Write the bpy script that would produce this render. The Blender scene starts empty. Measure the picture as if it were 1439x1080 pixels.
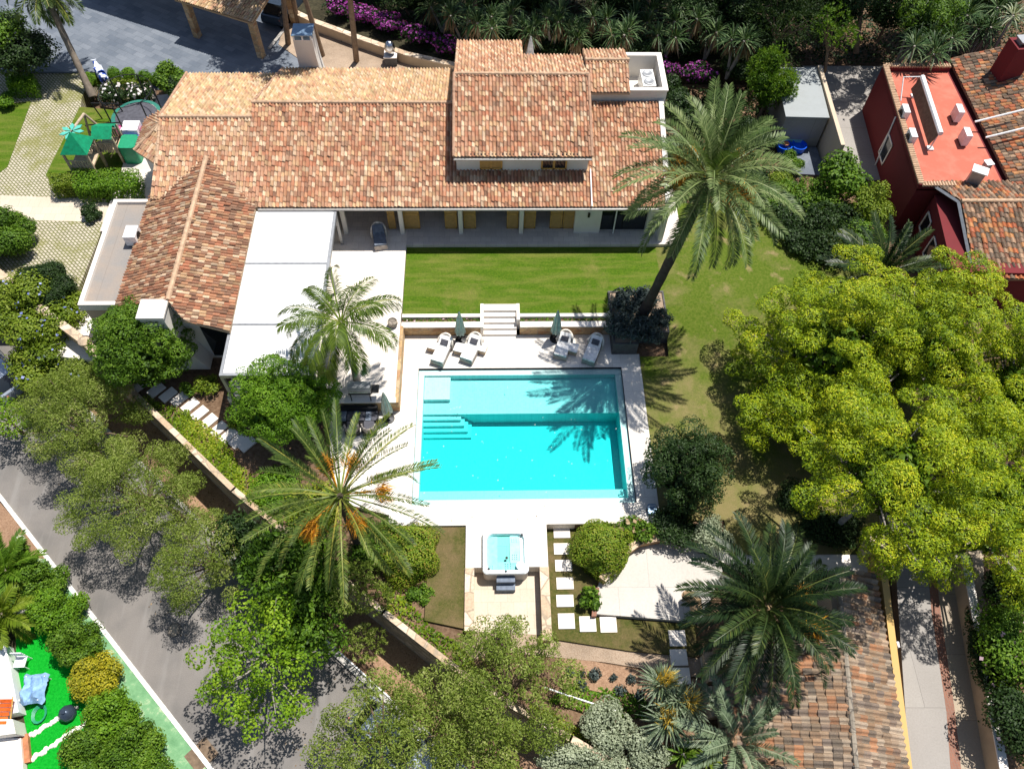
import bpy, math, random
import numpy as np
from mathutils import Vector, Matrix

# ------------------------------------------------------------------ camera, sky, sun, exposure
S = bpy.context.scene
COL = S.collection
CAM_F, CAM_P, CAM_Y, CAM_R = 1106.14, 0.562367, -0.0505689, 0.0355724
CAM_C = Vector((-1.58124, -19.16915, 35.01549))
cd = bpy.data.cameras.new('camera')
cd.sensor_width = 36.0
cd.lens = 36.0 * CAM_F / 1439.0
cd.clip_start = 0.5
cd.clip_end = 1500
cam = bpy.data.objects.new('camera', cd)
COL.objects.link(cam)
CAM_M = Matrix.Rotation(CAM_Y, 3, 'Z') @ Matrix.Rotation(CAM_P, 3, 'X') @ Matrix.Rotation(CAM_R, 3, 'Z')
cam.matrix_world = Matrix.Translation(CAM_C) @ CAM_M.to_4x4()
S.camera = cam

SUNV = Vector((0.29, 0.25, 1.0)).normalized()
w = bpy.data.worlds.new('World')
S.world = w
w.use_nodes = True
sky = w.node_tree.nodes.new('ShaderNodeTexSky')
sky.sky_type = 'NISHITA'
sky.sun_disc = False
sky.sun_elevation = math.asin(SUNV.z)
sky.sun_rotation = math.atan2(SUNV.x, SUNV.y)
bg = w.node_tree.nodes['Background']
bg.inputs[1].default_value = 0.082
w.node_tree.links.new(sky.outputs[0], bg.inputs[0])
sl = bpy.data.lights.new('sun', 'SUN')
sl.energy = 5.0
sl.angle = math.radians(0.5)
sl.color = (1.0, 0.96, 0.9)
sun = bpy.data.objects.new('sun', sl)
COL.objects.link(sun)
sun.rotation_euler = (-SUNV).to_track_quat('-Z', 'Y').to_euler()
S.view_settings.view_transform = 'Standard'
S.view_settings.look = 'None'
S.view_settings.exposure = 0.42
S.view_settings.gamma = 1.0
S.cycles.max_bounces = 6
S.cycles.diffuse_bounces = 3
S.cycles.glossy_bounces = 3
S.cycles.transparent_max_bounces = 12
S.cycles.caustics_reflective = False
S.cycles.caustics_refractive = False


def at(px, py, z):
    """ground-plan point seen at a place of the photograph, for a thing whose real height is z"""
    d = CAM_M @ Vector(((px - 719.5) / CAM_F, -(py - 540) / CAM_F, -1.0))
    return CAM_C + d * ((z - CAM_C.z) / d.z)


def P2(z, *pts):
    return [tuple(at(a, b, z)[:2]) for a, b in pts]


# ------------------------------------------------------------------ materials
class NB:
    def __init__(s, name):
        s.m = bpy.data.materials.new(name)
        s.m.use_nodes = True
        s.t = s.m.node_tree
        s.t.nodes.clear()
        s.out = s.n('ShaderNodeOutputMaterial')

    def n(s, typ, **k):
        o = s.t.nodes.new(typ)
        for a, b in k.items():
            setattr(o, a, b)
        return o

    def l(s, a, b):
        s.t.links.new(a, b)

    def pos(s, scale=(1, 1, 1), rot=0.0):
        g = s.n('ShaderNodeNewGeometry')
        mp = s.n('ShaderNodeMapping')
        mp.inputs['Scale'].default_value = scale
        mp.inputs['Rotation'].default_value = (0, 0, rot)
        s.l(g.outputs['Position'], mp.inputs[0])
        return mp.outputs[0]

    def noise(s, scale, detail=4, co=None, rough=0.55):
        o = s.n('ShaderNodeTexNoise')
        o.inputs['Scale'].default_value = scale
        o.inputs['Detail'].default_value = detail
        o.inputs['Roughness'].default_value = rough
        s.l(co if co is not None else s.pos(), o.inputs['Vector'])
        return o.outputs['Fac']

    def ramp(s, fac, stops, interp='LINEAR'):
        o = s.n('ShaderNodeValToRGB')
        o.color_ramp.interpolation = interp
        e = o.color_ramp.elements
        while len(e) < len(stops):
            e.new(0.5)
        for i, (p, c) in enumerate(stops):
            e[i].position = p
            e[i].color = (*c, 1) if len(c) == 3 else c
        s.l(fac, o.inputs[0])
        return o.outputs[0]

    def mix(s, fac, a, b, mode='MIX'):
        o = s.n('ShaderNodeMix', data_type='RGBA', blend_type=mode)
        for i, v in ((0, fac), (6, a), (7, b)):
            if isinstance(v, (int, float)):
                o.inputs[i].default_value = v
            elif isinstance(v, tuple):
                o.inputs[i].default_value = (*v, 1)
            else:
                s.l(v, o.inputs[i])
        return o.outputs[2]

    def math(s, op, a, b=0.0):
        o = s.n('ShaderNodeMath', operation=op)
        for i, v in ((0, a), (1, b)):
            if isinstance(v, (int, float)):
                o.inputs[i].default_value = v
            else:
                s.l(v, o.inputs[i])
        return o.outputs[0]

    def bump(s, h, strength=0.4, dist=0.02):
        o = s.n('ShaderNodeBump')
        o.inputs['Strength'].default_value = strength
        o.inputs['Distance'].default_value = dist
        s.l(h, o.inputs['Height'])
        return o.outputs[0]

    def done(s, col, rough=0.8, metal=0.0, bump=None, spec=0.3):
        p = s.n('ShaderNodeBsdfPrincipled')
        if isinstance(col, tuple):
            p.inputs['Base Color'].default_value = (*col, 1)
        else:
            s.l(col, p.inputs['Base Color'])
        p.inputs['Roughness'].default_value = rough
        p.inputs['Metallic'].default_value = metal
        p.inputs['Specular IOR Level'].default_value = spec
        if bump is not None:
            s.l(bump, p.inputs['Normal'])
        s.l(p.outputs[0], s.out.inputs[0])
        s.p = p
        return s.m


MAT = {}


def plain(name, col, rough=0.6, metal=0.0, var=0.12, scale=3.0, spec=0.3):
    b = NB(name)
    f = b.noise(scale, 3)
    d = tuple(c * (1 - var) for c in col)
    e = tuple(min(1, c * (1 + var)) for c in col)
    MAT[name] = b.done(b.ramp(f, [(0.3, d), (0.7, e)]), rough, metal, spec=spec)


def paving(name, c1, c2, mort, bw, rh, stain, rot=0.0, bumpy=0.3):
    b = NB(name)
    co = b.pos(rot=rot)
    br = b.n('ShaderNodeTexBrick')
    br.offset = 0.5
    br.inputs['Color1'].default_value = (*c1, 1)
    br.inputs['Color2'].default_value = (*c2, 1)
    br.inputs['Mortar'].default_value = (*mort, 1)
    br.inputs['Scale'].default_value = 1.0
    br.inputs['Mortar Size'].default_value = 0.008
    br.inputs['Mortar Smooth'].default_value = 0.2
    br.inputs['Bias'].default_value = 0.0
    br.inputs['Brick Width'].default_value = bw
    br.inputs['Row Height'].default_value = rh
    b.l(co, br.inputs['Vector'])
    n1 = b.ramp(b.noise(0.5, 6), [(0.42, (0, 0, 0)), (0.75, (1, 1, 1))])
    c = b.mix(b.math('MULTIPLY', n1, 0.45), br.outputs['Color'], stain)
    n2 = b.ramp(b.noise(14, 3), [(0.2, (0.86, 0.86, 0.86)), (0.8, (1.05, 1.05, 1.05))])
    c = b.mix(1.0, c, n2, 'MULTIPLY')
    MAT[name] = b.done(c, 0.75, bump=b.bump(br.outputs['Fac'], -bumpy, 0.01))


paving('cream paving', (0.80, 0.75, 0.68), (0.72, 0.67, 0.60), (0.55, 0.49, 0.42), 0.9, 0.6, (0.64, 0.57, 0.48))
paving('warm paving', (0.62, 0.53, 0.42), (0.55, 0.47, 0.37), (0.42, 0.35, 0.27), 0.6, 0.6, (0.5, 0.40, 0.28))
paving('terrace paving', (0.74, 0.67, 0.60), (0.62, 0.56, 0.51), (0.44, 0.4, 0.36), 0.6, 0.4, (0.4, 0.34, 0.3))
paving('patio paving', (0.84, 0.77, 0.69), (0.76, 0.69, 0.61), (0.58, 0.5, 0.42), 0.7, 0.5, (0.66, 0.56, 0.45))
paving('slate paving', (0.165, 0.185, 0.215), (0.10, 0.12, 0.15), (0.075, 0.085, 0.10), 0.85, 0.42, (0.23, 0.25, 0.28), rot=0.55)
paving('grey concrete', (0.34, 0.315, 0.285), (0.31, 0.285, 0.26), (0.12, 0.11, 0.1), 3.4, 2.6, (0.24, 0.22, 0.2), rot=0.02)
paving('pale concrete', (0.56, 0.52, 0.47), (0.53, 0.49, 0.44), (0.3, 0.28, 0.25), 2.9, 2.6, (0.42, 0.38, 0.33), rot=0.02)
paving('tan concrete', (0.42, 0.34, 0.24), (0.38, 0.31, 0.23), (0.15, 0.12, 0.1), 4.0, 2.7, (0.27, 0.22, 0.17), rot=0.02)
paving('red brick', (0.30, 0.13, 0.08), (0.24, 0.11, 0.075), (0.22, 0.17, 0.13), 0.22, 0.11, (0.2, 0.11, 0.08), rot=1.5)
paving('roof felt', (0.26, 0.245, 0.23), (0.24, 0.225, 0.21), (0.15, 0.14, 0.13), 1.1, 30, (0.46, 0.31, 0.19))


def grass_mat(name, g1, g2, g3, tan, amount, stripes=True):
    b = NB(name)
    fine = b.noise(9, 5, b.pos((1, 1, 1)))
    c = b.ramp(fine, [(0.25, g1), (0.5, g2), (0.75, g3)])
    if stripes:
        st = b.noise(1.6, 4, b.pos((0.25, 1.6, 1)))
        c = b.mix(b.ramp(st, [(0.42, (0, 0, 0)), (0.68, (0.65, 0.65, 0.65))]), c, tuple(0.5 * (x + y) for x, y in zip(g3, tan)))
    pt = b.noise(0.33, 7, rough=0.65)
    c = b.mix(b.ramp(pt, [(amount, (0, 0, 0)), (amount + 0.2, (0.85, 0.85, 0.85))]), c, tan)
    blade = b.noise(38, 2)
    c = b.mix(1.0, c, b.ramp(blade, [(0.25, (0.62, 0.62, 0.62)), (0.75, (1.25, 1.25, 1.25))]), 'MULTIPLY')
    MAT[name] = b.done(c, 0.9, bump=b.bump(blade, 0.5, 0.03), spec=0.1)


grass_mat('lawn grass', (0.040, 0.090, 0.004), (0.065, 0.125, 0.007), (0.105, 0.160, 0.012), (0.22, 0.18, 0.06), 0.585)


def side_lawn_mat():
    b = NB('dry lawn grass')
    fine = b.noise(8, 5)
    c = b.ramp(fine, [(0.25, (0.05, 0.09, 0.006)), (0.5, (0.085, 0.125, 0.013)), (0.75, (0.13, 0.15, 0.026))])
    sep = b.n('ShaderNodeSeparateXYZ')
    b.l(b.pos(), sep.inputs[0])
    pt = b.noise(0.4, 7, rough=0.68)
    # greener in the north, dry and tan towards the tree in the south
    f = b.math('ADD', pt, b.math('MULTIPLY', sep.outputs[1], -0.013))
    c = b.mix(b.ramp(f, [(0.34, (0, 0, 0)), (0.62, (0.95, 0.95, 0.95))]), c, (0.215, 0.175, 0.075))
    spot = b.noise(1.1, 5)
    c = b.mix(b.ramp(spot, [(0.6, (0, 0, 0)), (0.72, (0.7, 0.7, 0.7))]), c, (0.29, 0.21, 0.11))
    blade = b.noise(36, 2)
    c = b.mix(1.0, c, b.ramp(blade, [(0.25, (0.65, 0.65, 0.65)), (0.75, (1.25, 1.25, 1.25))]), 'MULTIPLY')
    MAT['dry lawn grass'] = b.done(c, 0.9, bump=b.bump(blade, 0.5, 0.03), spec=0.1)


side_lawn_mat()
grass_mat('rough grass', (0.045, 0.065, 0.012), (0.085, 0.085, 0.022), (0.125, 0.105, 0.038), (0.19, 0.13, 0.07), 0.45, False)
grass_mat('artificial grass', (0.0, 0.22, 0.012), (0.004, 0.31, 0.018), (0.01, 0.37, 0.025), (0.02, 0.22, 0.015), 0.6, False)


def soil_mat(name, a, c_, d, scale=6):
    b = NB(name)
    n = b.noise(scale, 7, rough=0.7)
    c = b.ramp(n, [(0.3, a), (0.5, c_), (0.72, d)])
    big = b.noise(0.6, 4)
    c = b.mix(1.0, c, b.ramp(big, [(0.3, (0.75, 0.75, 0.75)), (0.7, (1.2, 1.2, 1.2))]), 'MULTIPLY')
    MAT[name] = b.done(c, 0.95, bump=b.bump(n, 0.7, 0.05), spec=0.1)


soil_mat('brown soil', (0.09, 0.055, 0.032), (0.16, 0.10, 0.062), (0.24, 0.165, 0.105))
soil_mat('red mulch', (0.20, 0.115, 0.07), (0.31, 0.19, 0.12), (0.42, 0.28, 0.18), 14)
soil_mat('tan gravel', (0.25, 0.17, 0.115), (0.36, 0.27, 0.195), (0.46, 0.37, 0.28), 20)
soil_mat('dark soil', (0.02, 0.02, 0.012), (0.045, 0.04, 0.024), (0.08, 0.07, 0.04))


def asphalt():
    b = NB('asphalt')
    n = b.noise(30, 4)
    c = b.ramp(n, [(0.3, (0.16, 0.145, 0.13)), (0.7, (0.225, 0.205, 0.19))])
    st = b.noise(0.5, 6, b.pos((1, 1, 1)))
    c = b.mix(b.ramp(st, [(0.42, (0, 0, 0)), (0.66, (0.8, 0.8, 0.8))]), c, (0.125, 0.118, 0.112))
    st2 = b.noise(1.7, 3, b.pos((1, 0.12, 1), 0.78))
    c = b.mix(b.ramp(st2, [(0.52, (0, 0, 0)), (0.7, (0.5, 0.5, 0.5))]), c, (0.25, 0.235, 0.22))
    MAT['asphalt'] = b.done(c, 0.85, bump=b.bump(n, 0.2, 0.01))


asphalt()


def worn_paint():
    b = NB('worn green paint')
    n = b.noise(2.2, 8, rough=0.7)
    c = b.ramp(n, [(0.3, (0.10, 0.24, 0.11)), (0.55, (0.17, 0.34, 0.17)), (0.64, (0.36, 0.44, 0.27)), (0.72, (0.62, 0.60, 0.44))])
    MAT['worn green paint'] = b.done(c, 0.85)


worn_paint()


def tile_mat(name, cols, dirt=0.3):
    b = NB(name)
    uv = b.n('ShaderNodeUVMap', uv_map='tile')
    wn = b.n('ShaderNodeTexWhiteNoise', noise_dimensions='2D')
    b.l(uv.outputs[0], wn.inputs['Vector'])
    n = len(cols)
    c = b.ramp(wn.outputs['Value'], [(i / n, k) for i, k in enumerate(cols)], 'CONSTANT')
    sc = b.n('ShaderNodeSeparateColor')
    b.l(wn.outputs['Color'], sc.inputs[0])
    c = b.mix(1.0, c, b.ramp(sc.outputs[1], [(0, (0.72, 0.72, 0.72)), (1, (1.22, 1.22, 1.22))]), 'MULTIPLY')
    g = b.noise(1.1, 6, rough=0.7)
    c = b.mix(b.ramp(g, [(0.48, (0, 0, 0)), (0.75, (dirt, dirt, dirt))]), c, (0.10, 0.085, 0.06))
    f = b.noise(22, 4)
    c = b.mix(1.0, c, b.ramp(f, [(0.25, (0.78, 0.78, 0.78)), (0.75, (1.15, 1.15, 1.15))]), 'MULTIPLY')
    MAT[name] = b.done(c, 0.88, spec=0.15)


RED, ORG, BUF, PAL, BRN, PNK = (0.41, 0.175, 0.10), (0.46, 0.24, 0.135), (0.54, 0.36, 0.205), (0.63, 0.48, 0.33), (0.24, 0.135, 0.09), (0.47, 0.26, 0.165)
tile_mat('terracotta tiles', [RED, PNK, ORG, BUF, PNK, BUF, RED, BRN, PNK, ORG, PAL, PNK, RED, PAL])
tile_mat('buff tiles', [BUF, ORG, BUF, (0.58, 0.44, 0.24), BUF, PAL, (0.44, 0.29, 0.15), BUF, PAL, PNK, (0.52, 0.38, 0.2)], 0.35)
tile_mat('mixed tiles', [RED, BRN, ORG, BUF, BRN, RED, PAL, BRN, ORG, PAL, RED, BUF, (0.24, 0.12, 0.08)], 0.45)
tile_mat('pale red tiles', [ORG, PNK, (0.42, 0.24, 0.16), BUF, PAL, PNK, ORG, PAL, (0.45, 0.28, 0.18), RED, BUF], 0.15)
tile_mat('weathered tiles', [(0.12, 0.10, 0.075), (0.42, 0.13, 0.05), (0.16, 0.12, 0.09), (0.46, 0.22, 0.09), (0.09, 0.075, 0.06), (0.38, 0.26, 0.17), (0.40, 0.12, 0.06), (0.28, 0.2, 0.14)], 0.5)
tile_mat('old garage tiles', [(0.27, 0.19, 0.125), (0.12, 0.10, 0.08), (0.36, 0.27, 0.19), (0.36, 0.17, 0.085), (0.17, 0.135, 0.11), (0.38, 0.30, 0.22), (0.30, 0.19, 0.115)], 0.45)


def stone_wall(name, stops, scale, mort):
    b = NB(name)
    v = b.n('ShaderNodeTexVoronoi')
    v.inputs['Scale'].default_value = scale
    b.l(b.pos((0.8, 0.8, 1.4)), v.inputs['Vector'])
    e = b.n('ShaderNodeTexVoronoi', feature='DISTANCE_TO_EDGE')
    e.inputs['Scale'].default_value = scale
    b.l(b.pos((0.8, 0.8, 1.4)), e.inputs['Vector'])
    sc = b.n('ShaderNodeSeparateColor')
    b.l(v.outputs['Color'], sc.inputs[0])
    c = b.ramp(sc.outputs[0], stops)
    c = b.mix(b.ramp(e.outputs['Distance'], [(0.02, (1, 1, 1)), (0.06, (0, 0, 0))]), c, mort)
    c = b.mix(1.0, c, b.ramp(b.noise(9, 5), [(0.25, (0.75, 0.75, 0.75)), (0.75, (1.2, 1.2, 1.2))]), 'MULTIPLY')
    MAT[name] = b.done(c, 0.9, bump=b.bump(e.outputs['Distance'], 0.8, 0.04))


stone_wall('tan stone', [(0, (0.40, 0.24, 0.11)), (0.4, (0.55, 0.38, 0.20)), (0.7, (0.36, 0.19, 0.09)), (1, (0.62, 0.49, 0.32))], 2.6, (0.34, 0.25, 0.16))
stone_wall('grey stone', [(0, (0.17, 0.15, 0.12)), (0.5, (0.27, 0.23, 0.18)), (1, (0.36, 0.31, 0.25))], 2.2, (0.14, 0.12, 0.1))
stone_wall('cap stone', [(0, (0.44, 0.31, 0.2)), (0.5, (0.58, 0.45, 0.32)), (1, (0.66, 0.55, 0.42))], 1.8, (0.36, 0.28, 0.2))


def grid_pavers():
    b = NB('grass grid pavers')
    co = b.pos(rot=0.78)
    br = b.n('ShaderNodeTexBrick')
    br.offset = 0.5
    for k, v in (('Color1', (0.50, 0.44, 0.35, 1)), ('Color2', (0.42, 0.37, 0.29, 1)), ('Mortar', (0.13, 0.135, 0.05, 1))):
        br.inputs[k].default_value = v
    br.inputs['Scale'].default_value = 1.0
    br.inputs['Brick Width'].default_value = 0.27
    br.inputs['Row Height'].default_value = 0.165
    br.inputs['Mortar Size'].default_value = 0.034
    br.inputs['Mortar Smooth'].default_value = 0.3
    b.l(co, br.inputs['Vector'])
    g = b.noise(0.55, 6, rough=0.7)
    c = b.mix(b.ramp(g, [(0.46, (0, 0, 0)), (0.62, (0.7, 0.7, 0.7))]), br.outputs['Color'], (0.17, 0.17, 0.035))
    c = b.mix(1.0, c, b.ramp(b.noise(12, 4), [(0.25, (0.75, 0.75, 0.75)), (0.75, (1.2, 1.2, 1.2))]), 'MULTIPLY')
    MAT['grass grid pavers'] = b.done(c, 0.9, bump=b.bump(br.outputs['Fac'], -0.6, 0.03))


grid_pavers()


def render_mat(name, col, stain, amt=0.35):
    b = NB(name)
    n = b.noise(0.9, 6, b.pos((1, 1, 0.5)), 0.65)
    c = b.mix(b.ramp(n, [(0.45, (0, 0, 0)), (0.75, (amt, amt, amt))]), col, stain)
    f = b.noise(25, 3)
    MAT[name] = b.done(c, 0.85, bump=b.bump(f, 0.15, 0.01))


render_mat('white render', (0.70, 0.66, 0.60), (0.45, 0.40, 0.33))
render_mat('cream render', (0.55, 0.44, 0.32), (0.42, 0.33, 0.23))
render_mat('yellow render', (0.56, 0.36, 0.13), (0.48, 0.33, 0.16), 0.5)
render_mat('tan render', (0.50, 0.38, 0.25), (0.3, 0.23, 0.15), 0.6)
render_mat('red render', (0.155, 0.020, 0.023), (0.11, 0.02, 0.02), 0.5)
render_mat('red roof paint', (0.47, 0.125, 0.08), (0.52, 0.21, 0.145), 0.75)
render_mat('white panel', (0.82, 0.81, 0.79), (0.74, 0.73, 0.7), 0.2)
render_mat('shed roof', (0.31, 0.33, 0.33), (0.26, 0.27, 0.26), 0.6)
render_mat('white stone', (0.80, 0.74, 0.67), (0.66, 0.58, 0.48), 0.4)
for nm, c, r, m in (('grey metal', (0.33, 0.34, 0.35), 0.45, 0.5), ('white metal', (0.75, 0.75, 0.74), 0.4, 0.0), ('black metal', (0.02, 0.02, 0.022), 0.45, 0.2),
                    ('steel', (0.6, 0.61, 0.62), 0.22, 1.0), ('blue metal', (0.20, 0.30, 0.42), 0.4, 0.3), ('oak wood', (0.50, 0.29, 0.08), 0.6, 0), ('weathered wood', (0.42, 0.33, 0.24), 0.8, 0),
                    ('shutter wood', (0.46, 0.27, 0.085), 0.65, 0), ('cream wicker', (0.66, 0.60, 0.52), 0.8, 0), ('grey wicker', (0.33, 0.29, 0.26), 0.85, 0), ('tan wicker', (0.50, 0.38, 0.26), 0.85, 0),
                    ('white cushion', (0.80, 0.78, 0.75), 0.9, 0), ('grey cushion', (0.08, 0.08, 0.095), 0.9, 0), ('blue grey cushion', (0.16, 0.19, 0.24), 0.9, 0),
                    ('sage fabric', (0.38, 0.43, 0.37), 0.9, 0), ('green canvas', (0.0, 0.21, 0.095), 0.8, 0), ('green plastic', (0.02, 0.26, 0.13), 0.4, 0), ('teal plastic', (0.09, 0.42, 0.34), 0.4, 0),
                    ('dark teal', (0.03, 0.17, 0.13), 0.5, 0), ('blue plastic', (0.0, 0.09, 0.62), 0.35, 0), ('pale teal plastic', (0.25, 0.55, 0.50), 0.4, 0), ('pink plastic', (0.6, 0.06, 0.24), 0.4, 0), ('white plastic', (0.78, 0.78, 0.8), 0.35, 0), ('turquoise plastic', (0.05, 0.5, 0.5), 0.35, 0),
                    ('lime plastic', (0.25, 0.5, 0.04), 0.4, 0), ('orange fabric', (0.7, 0.14, 0.02), 0.8, 0), ('blue cloth', (0.24, 0.40, 0.62), 0.9, 0), ('dark rubber', (0.015, 0.015, 0.016), 0.7, 0),
                    ('car paint silver', (0.42, 0.47, 0.54), 0.22, 0.5), ('car paint dark', (0.05, 0.07, 0.1), 0.22, 0.4), ('tub shell', (0.75, 0.78, 0.78), 0.25, 0), ('tub cabinet', (0.50, 0.47, 0.44), 0.6, 0),
                    ('cow white', (0.75, 0.78, 0.85), 0.4, 0), ('cow blue', (0.03, 0.08, 0.4), 0.4, 0), ('terracotta', (0.42, 0.17, 0.08), 0.8, 0), ('gutter', (0.42, 0.40, 0.37), 0.5, 0.2), ('ridge clay', (0.46, 0.31, 0.20), 0.85, 0),
                    ('bark', (0.17, 0.12, 0.08), 0.95, 0), ('grey bark', (0.30, 0.27, 0.235), 0.95, 0), ('pine bark', (0.20, 0.135, 0.085), 0.95, 0), ('palm bark', (0.21, 0.17, 0.13), 0.95, 0), ('dark palm bark', (0.06, 0.045, 0.035), 0.95, 0), ('fibre', (0.34, 0.23, 0.13), 0.95, 0),
                    ('kerb white', (0.72, 0.70, 0.66), 0.8, 0), ('kerb grey', (0.40, 0.38, 0.35), 0.85, 0), ('dark concrete', (0.10, 0.095, 0.09), 0.9, 0), ('tile edge', (0.38, 0.23, 0.15), 0.9, 0)):
    plain(nm, c, r, m, 0.14 if r < 0.7 else 0.25, 5.0)


def glass_dark():
    b = NB('dark glass')
    MAT['dark glass'] = b.done((0.012, 0.016, 0.02), 0.06, spec=0.6)


glass_dark()


def water(name, absorb, dens):
    b = NB(name)
    tr = b.n('ShaderNodeBsdfTransparent')
    gl = b.n('ShaderNodeBsdfGlossy')
    gl.inputs['Roughness'].default_value = 0.03
    fr = b.n('ShaderNodeFresnel')
    fr.inputs['IOR'].default_value = 1.33
    nz = b.noise(2.3, 3)
    bp = b.bump(nz, 0.25, 0.05)
    b.l(bp, gl.inputs['Normal'])
    b.l(bp, fr.inputs['Normal'])
    mx = b.n('ShaderNodeMixShader')
    b.l(fr.outputs[0], mx.inputs[0])
    b.l(tr.outputs[0], mx.inputs[1])
    b.l(gl.outputs[0], mx.inputs[2])
    b.l(mx.outputs[0], b.out.inputs[0])
    va = b.n('ShaderNodeVolumeAbsorption')
    va.inputs['Color'].default_value = (*absorb, 1)
    va.inputs['Density'].default_value = dens
    b.l(va.outputs[0], b.out.inputs['Volume'])
    MAT[name] = b.m


water('pool water', (0.0, 0.945, 0.95), 1.15)
water('tub water', (0.0, 0.955, 0.94), 4.5)


def mosaic():
    b = NB('pool mosaic')
    br = b.n('ShaderNodeTexBrick')
    br.offset = 0.0
    for k, v in (('Color1', (0.70, 0.79, 0.77, 1)), ('Color2', (0.60, 0.72, 0.71, 1)), ('Mortar', (0.72, 0.79, 0.78, 1))):
        br.inputs[k].default_value = v
    br.inputs['Scale'].default_value = 1.0
    br.inputs['Brick Width'].default_value = 0.1
    br.inputs['Row Height'].default_value = 0.1
    br.inputs['Mortar Size'].default_value = 0.006
    b.l(b.pos(), br.inputs['Vector'])
    MAT['pool mosaic'] = b.done(br.outputs['Color'], 0.5)


mosaic()


def leaf_mat(name, stops, trans=0.28, rough=0.55):
    b = NB(name)
    a = b.n('ShaderNodeAttribute', attribute_name='rnd')
    c = b.ramp(a.outputs['Fac'], stops)
    p = b.n('ShaderNodeBsdfPrincipled')
    b.l(c, p.inputs['Base Color'])
    p.inputs['Roughness'].default_value = rough
    p.inputs['Specular IOR Level'].default_value = 0.25
    t = b.n('ShaderNodeBsdfTranslucent')
    b.l(b.mix(1.0, c, (1.15, 1.2, 0.5), 'MULTIPLY'), t.inputs['Color'])
    mx = b.n('ShaderNodeMixShader')
    mx.inputs[0].default_value = trans
    b.l(p.outputs[0], mx.inputs[1])
    b.l(t.outputs[0], mx.inputs[2])
    b.l(mx.outputs[0], b.out.inputs[0])
    MAT[name] = b.m


leaf_mat('pine needles', [(0.0, (0.045, 0.105, 0.004)), (0.35, (0.155, 0.235, 0.005)), (0.7, (0.32, 0.395, 0.007)), (1, (0.54, 0.50, 0.018))], 0.16)
leaf_mat('bright pine needles', [(0.0, (0.04, 0.09, 0.006)), (0.5, (0.10, 0.20, 0.010)), (1, (0.21, 0.30, 0.02))])
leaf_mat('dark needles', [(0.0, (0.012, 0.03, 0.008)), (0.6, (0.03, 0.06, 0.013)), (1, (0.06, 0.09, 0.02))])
leaf_mat('olive leaves', [(0.0, (0.07, 0.11, 0.014)), (0.45, (0.19, 0.26, 0.035)), (0.8, (0.31, 0.37, 0.085)), (1, (0.45, 0.44, 0.19))], 0.4)
leaf_mat('green leaves', [(0.0, (0.035, 0.08, 0.006)), (0.5, (0.09, 0.185, 0.010)), (1, (0.20, 0.31, 0.03))], 0.32)
leaf_mat('hedge leaves', [(0.0, (0.05, 0.12, 0.006)), (0.5, (0.115, 0.24, 0.010)), (1, (0.22, 0.36, 0.024))], 0.32)
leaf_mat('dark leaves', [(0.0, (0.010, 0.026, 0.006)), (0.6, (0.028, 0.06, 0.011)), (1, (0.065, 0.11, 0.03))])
leaf_mat('lime leaves', [(0.0, (0.06, 0.14, 0.006)), (0.5, (0.16, 0.29, 0.010)), (1, (0.31, 0.43, 0.025))], 0.35)
leaf_mat('yellow green leaves', [(0.0, (0.07, 0.12, 0.006)), (0.5, (0.15, 0.22, 0.012)), (1, (0.27, 0.32, 0.04))])
leaf_mat('yellow leaves', [(0.0, (0.14, 0.16, 0.010)), (0.5, (0.36, 0.33, 0.018)), (1, (0.56, 0.46, 0.03))])
leaf_mat('mottled hedge leaves', [(0.0, (0.07, 0.13, 0.008)), (0.45, (0.17, 0.26, 0.014)), (0.75, (0.26, 0.30, 0.03)), (1, (0.42, 0.16, 0.06))])
leaf_mat('silver leaves', [(0.0, (0.14, 0.17, 0.10)), (0.5, (0.30, 0.34, 0.22)), (1, (0.50, 0.54, 0.38))])
leaf_mat('ground cover leaves', [(0.0, (0.07, 0.13, 0.005)), (0.5, (0.20, 0.29, 0.010)), (0.8, (0.36, 0.38, 0.03)), (1, (0.5, 0.42, 0.16))], 0.32)
leaf_mat('blue grey leaves', [(0.0, (0.025, 0.04, 0.04)), (0.5, (0.06, 0.085, 0.08)), (1, (0.14, 0.17, 0.15))])
leaf_mat('phoenix fronds', [(0.0, (0.03, 0.065, 0.014)), (0.45, (0.10, 0.155, 0.042)), (0.8, (0.25, 0.30, 0.12)), (1, (0.42, 0.42, 0.2))], 0.2, 0.45)
leaf_mat('olive fronds', [(0.0, (0.022, 0.05, 0.010)), (0.5, (0.075, 0.12, 0.02)), (0.8, (0.19, 0.23, 0.045)), (1, (0.50, 0.42, 0.075))], 0.2, 0.45)
leaf_mat('dark fronds', [(0.0, (0.008, 0.022, 0.008)), (0.5, (0.022, 0.045, 0.014)), (0.85, (0.075, 0.11, 0.025)), (1, (0.2, 0.2, 0.05))], 0.2, 0.4)
leaf_mat('queen fronds', [(0.0, (0.03, 0.055, 0.008)), (0.5, (0.09, 0.15, 0.014)), (0.85, (0.20, 0.25, 0.04)), (1, (0.33, 0.27, 0.10))], 0.25, 0.45)
leaf_mat('sword leaves', [(0.0, (0.02, 0.05, 0.015)), (0.5, (0.06, 0.12, 0.035)), (1, (0.17, 0.23, 0.10))], 0.2, 0.45)
leaf_mat('sage sword leaves', [(0.0, (0.08, 0.12, 0.06)), (0.5, (0.17, 0.23, 0.13)), (1, (0.34, 0.40, 0.26))], 0.2, 0.45)
leaf_mat('dead leaves', [(0.0, (0.14, 0.085, 0.04)), (0.5, (0.28, 0.19, 0.10)), (1, (0.45, 0.34, 0.20))], 0.15, 0.8)
leaf_mat('orange fruit', [(0.0, (0.30, 0.10, 0.01)), (0.5, (0.55, 0.23, 0.01)), (1, (0.75, 0.38, 0.03))], 0.1)
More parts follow.
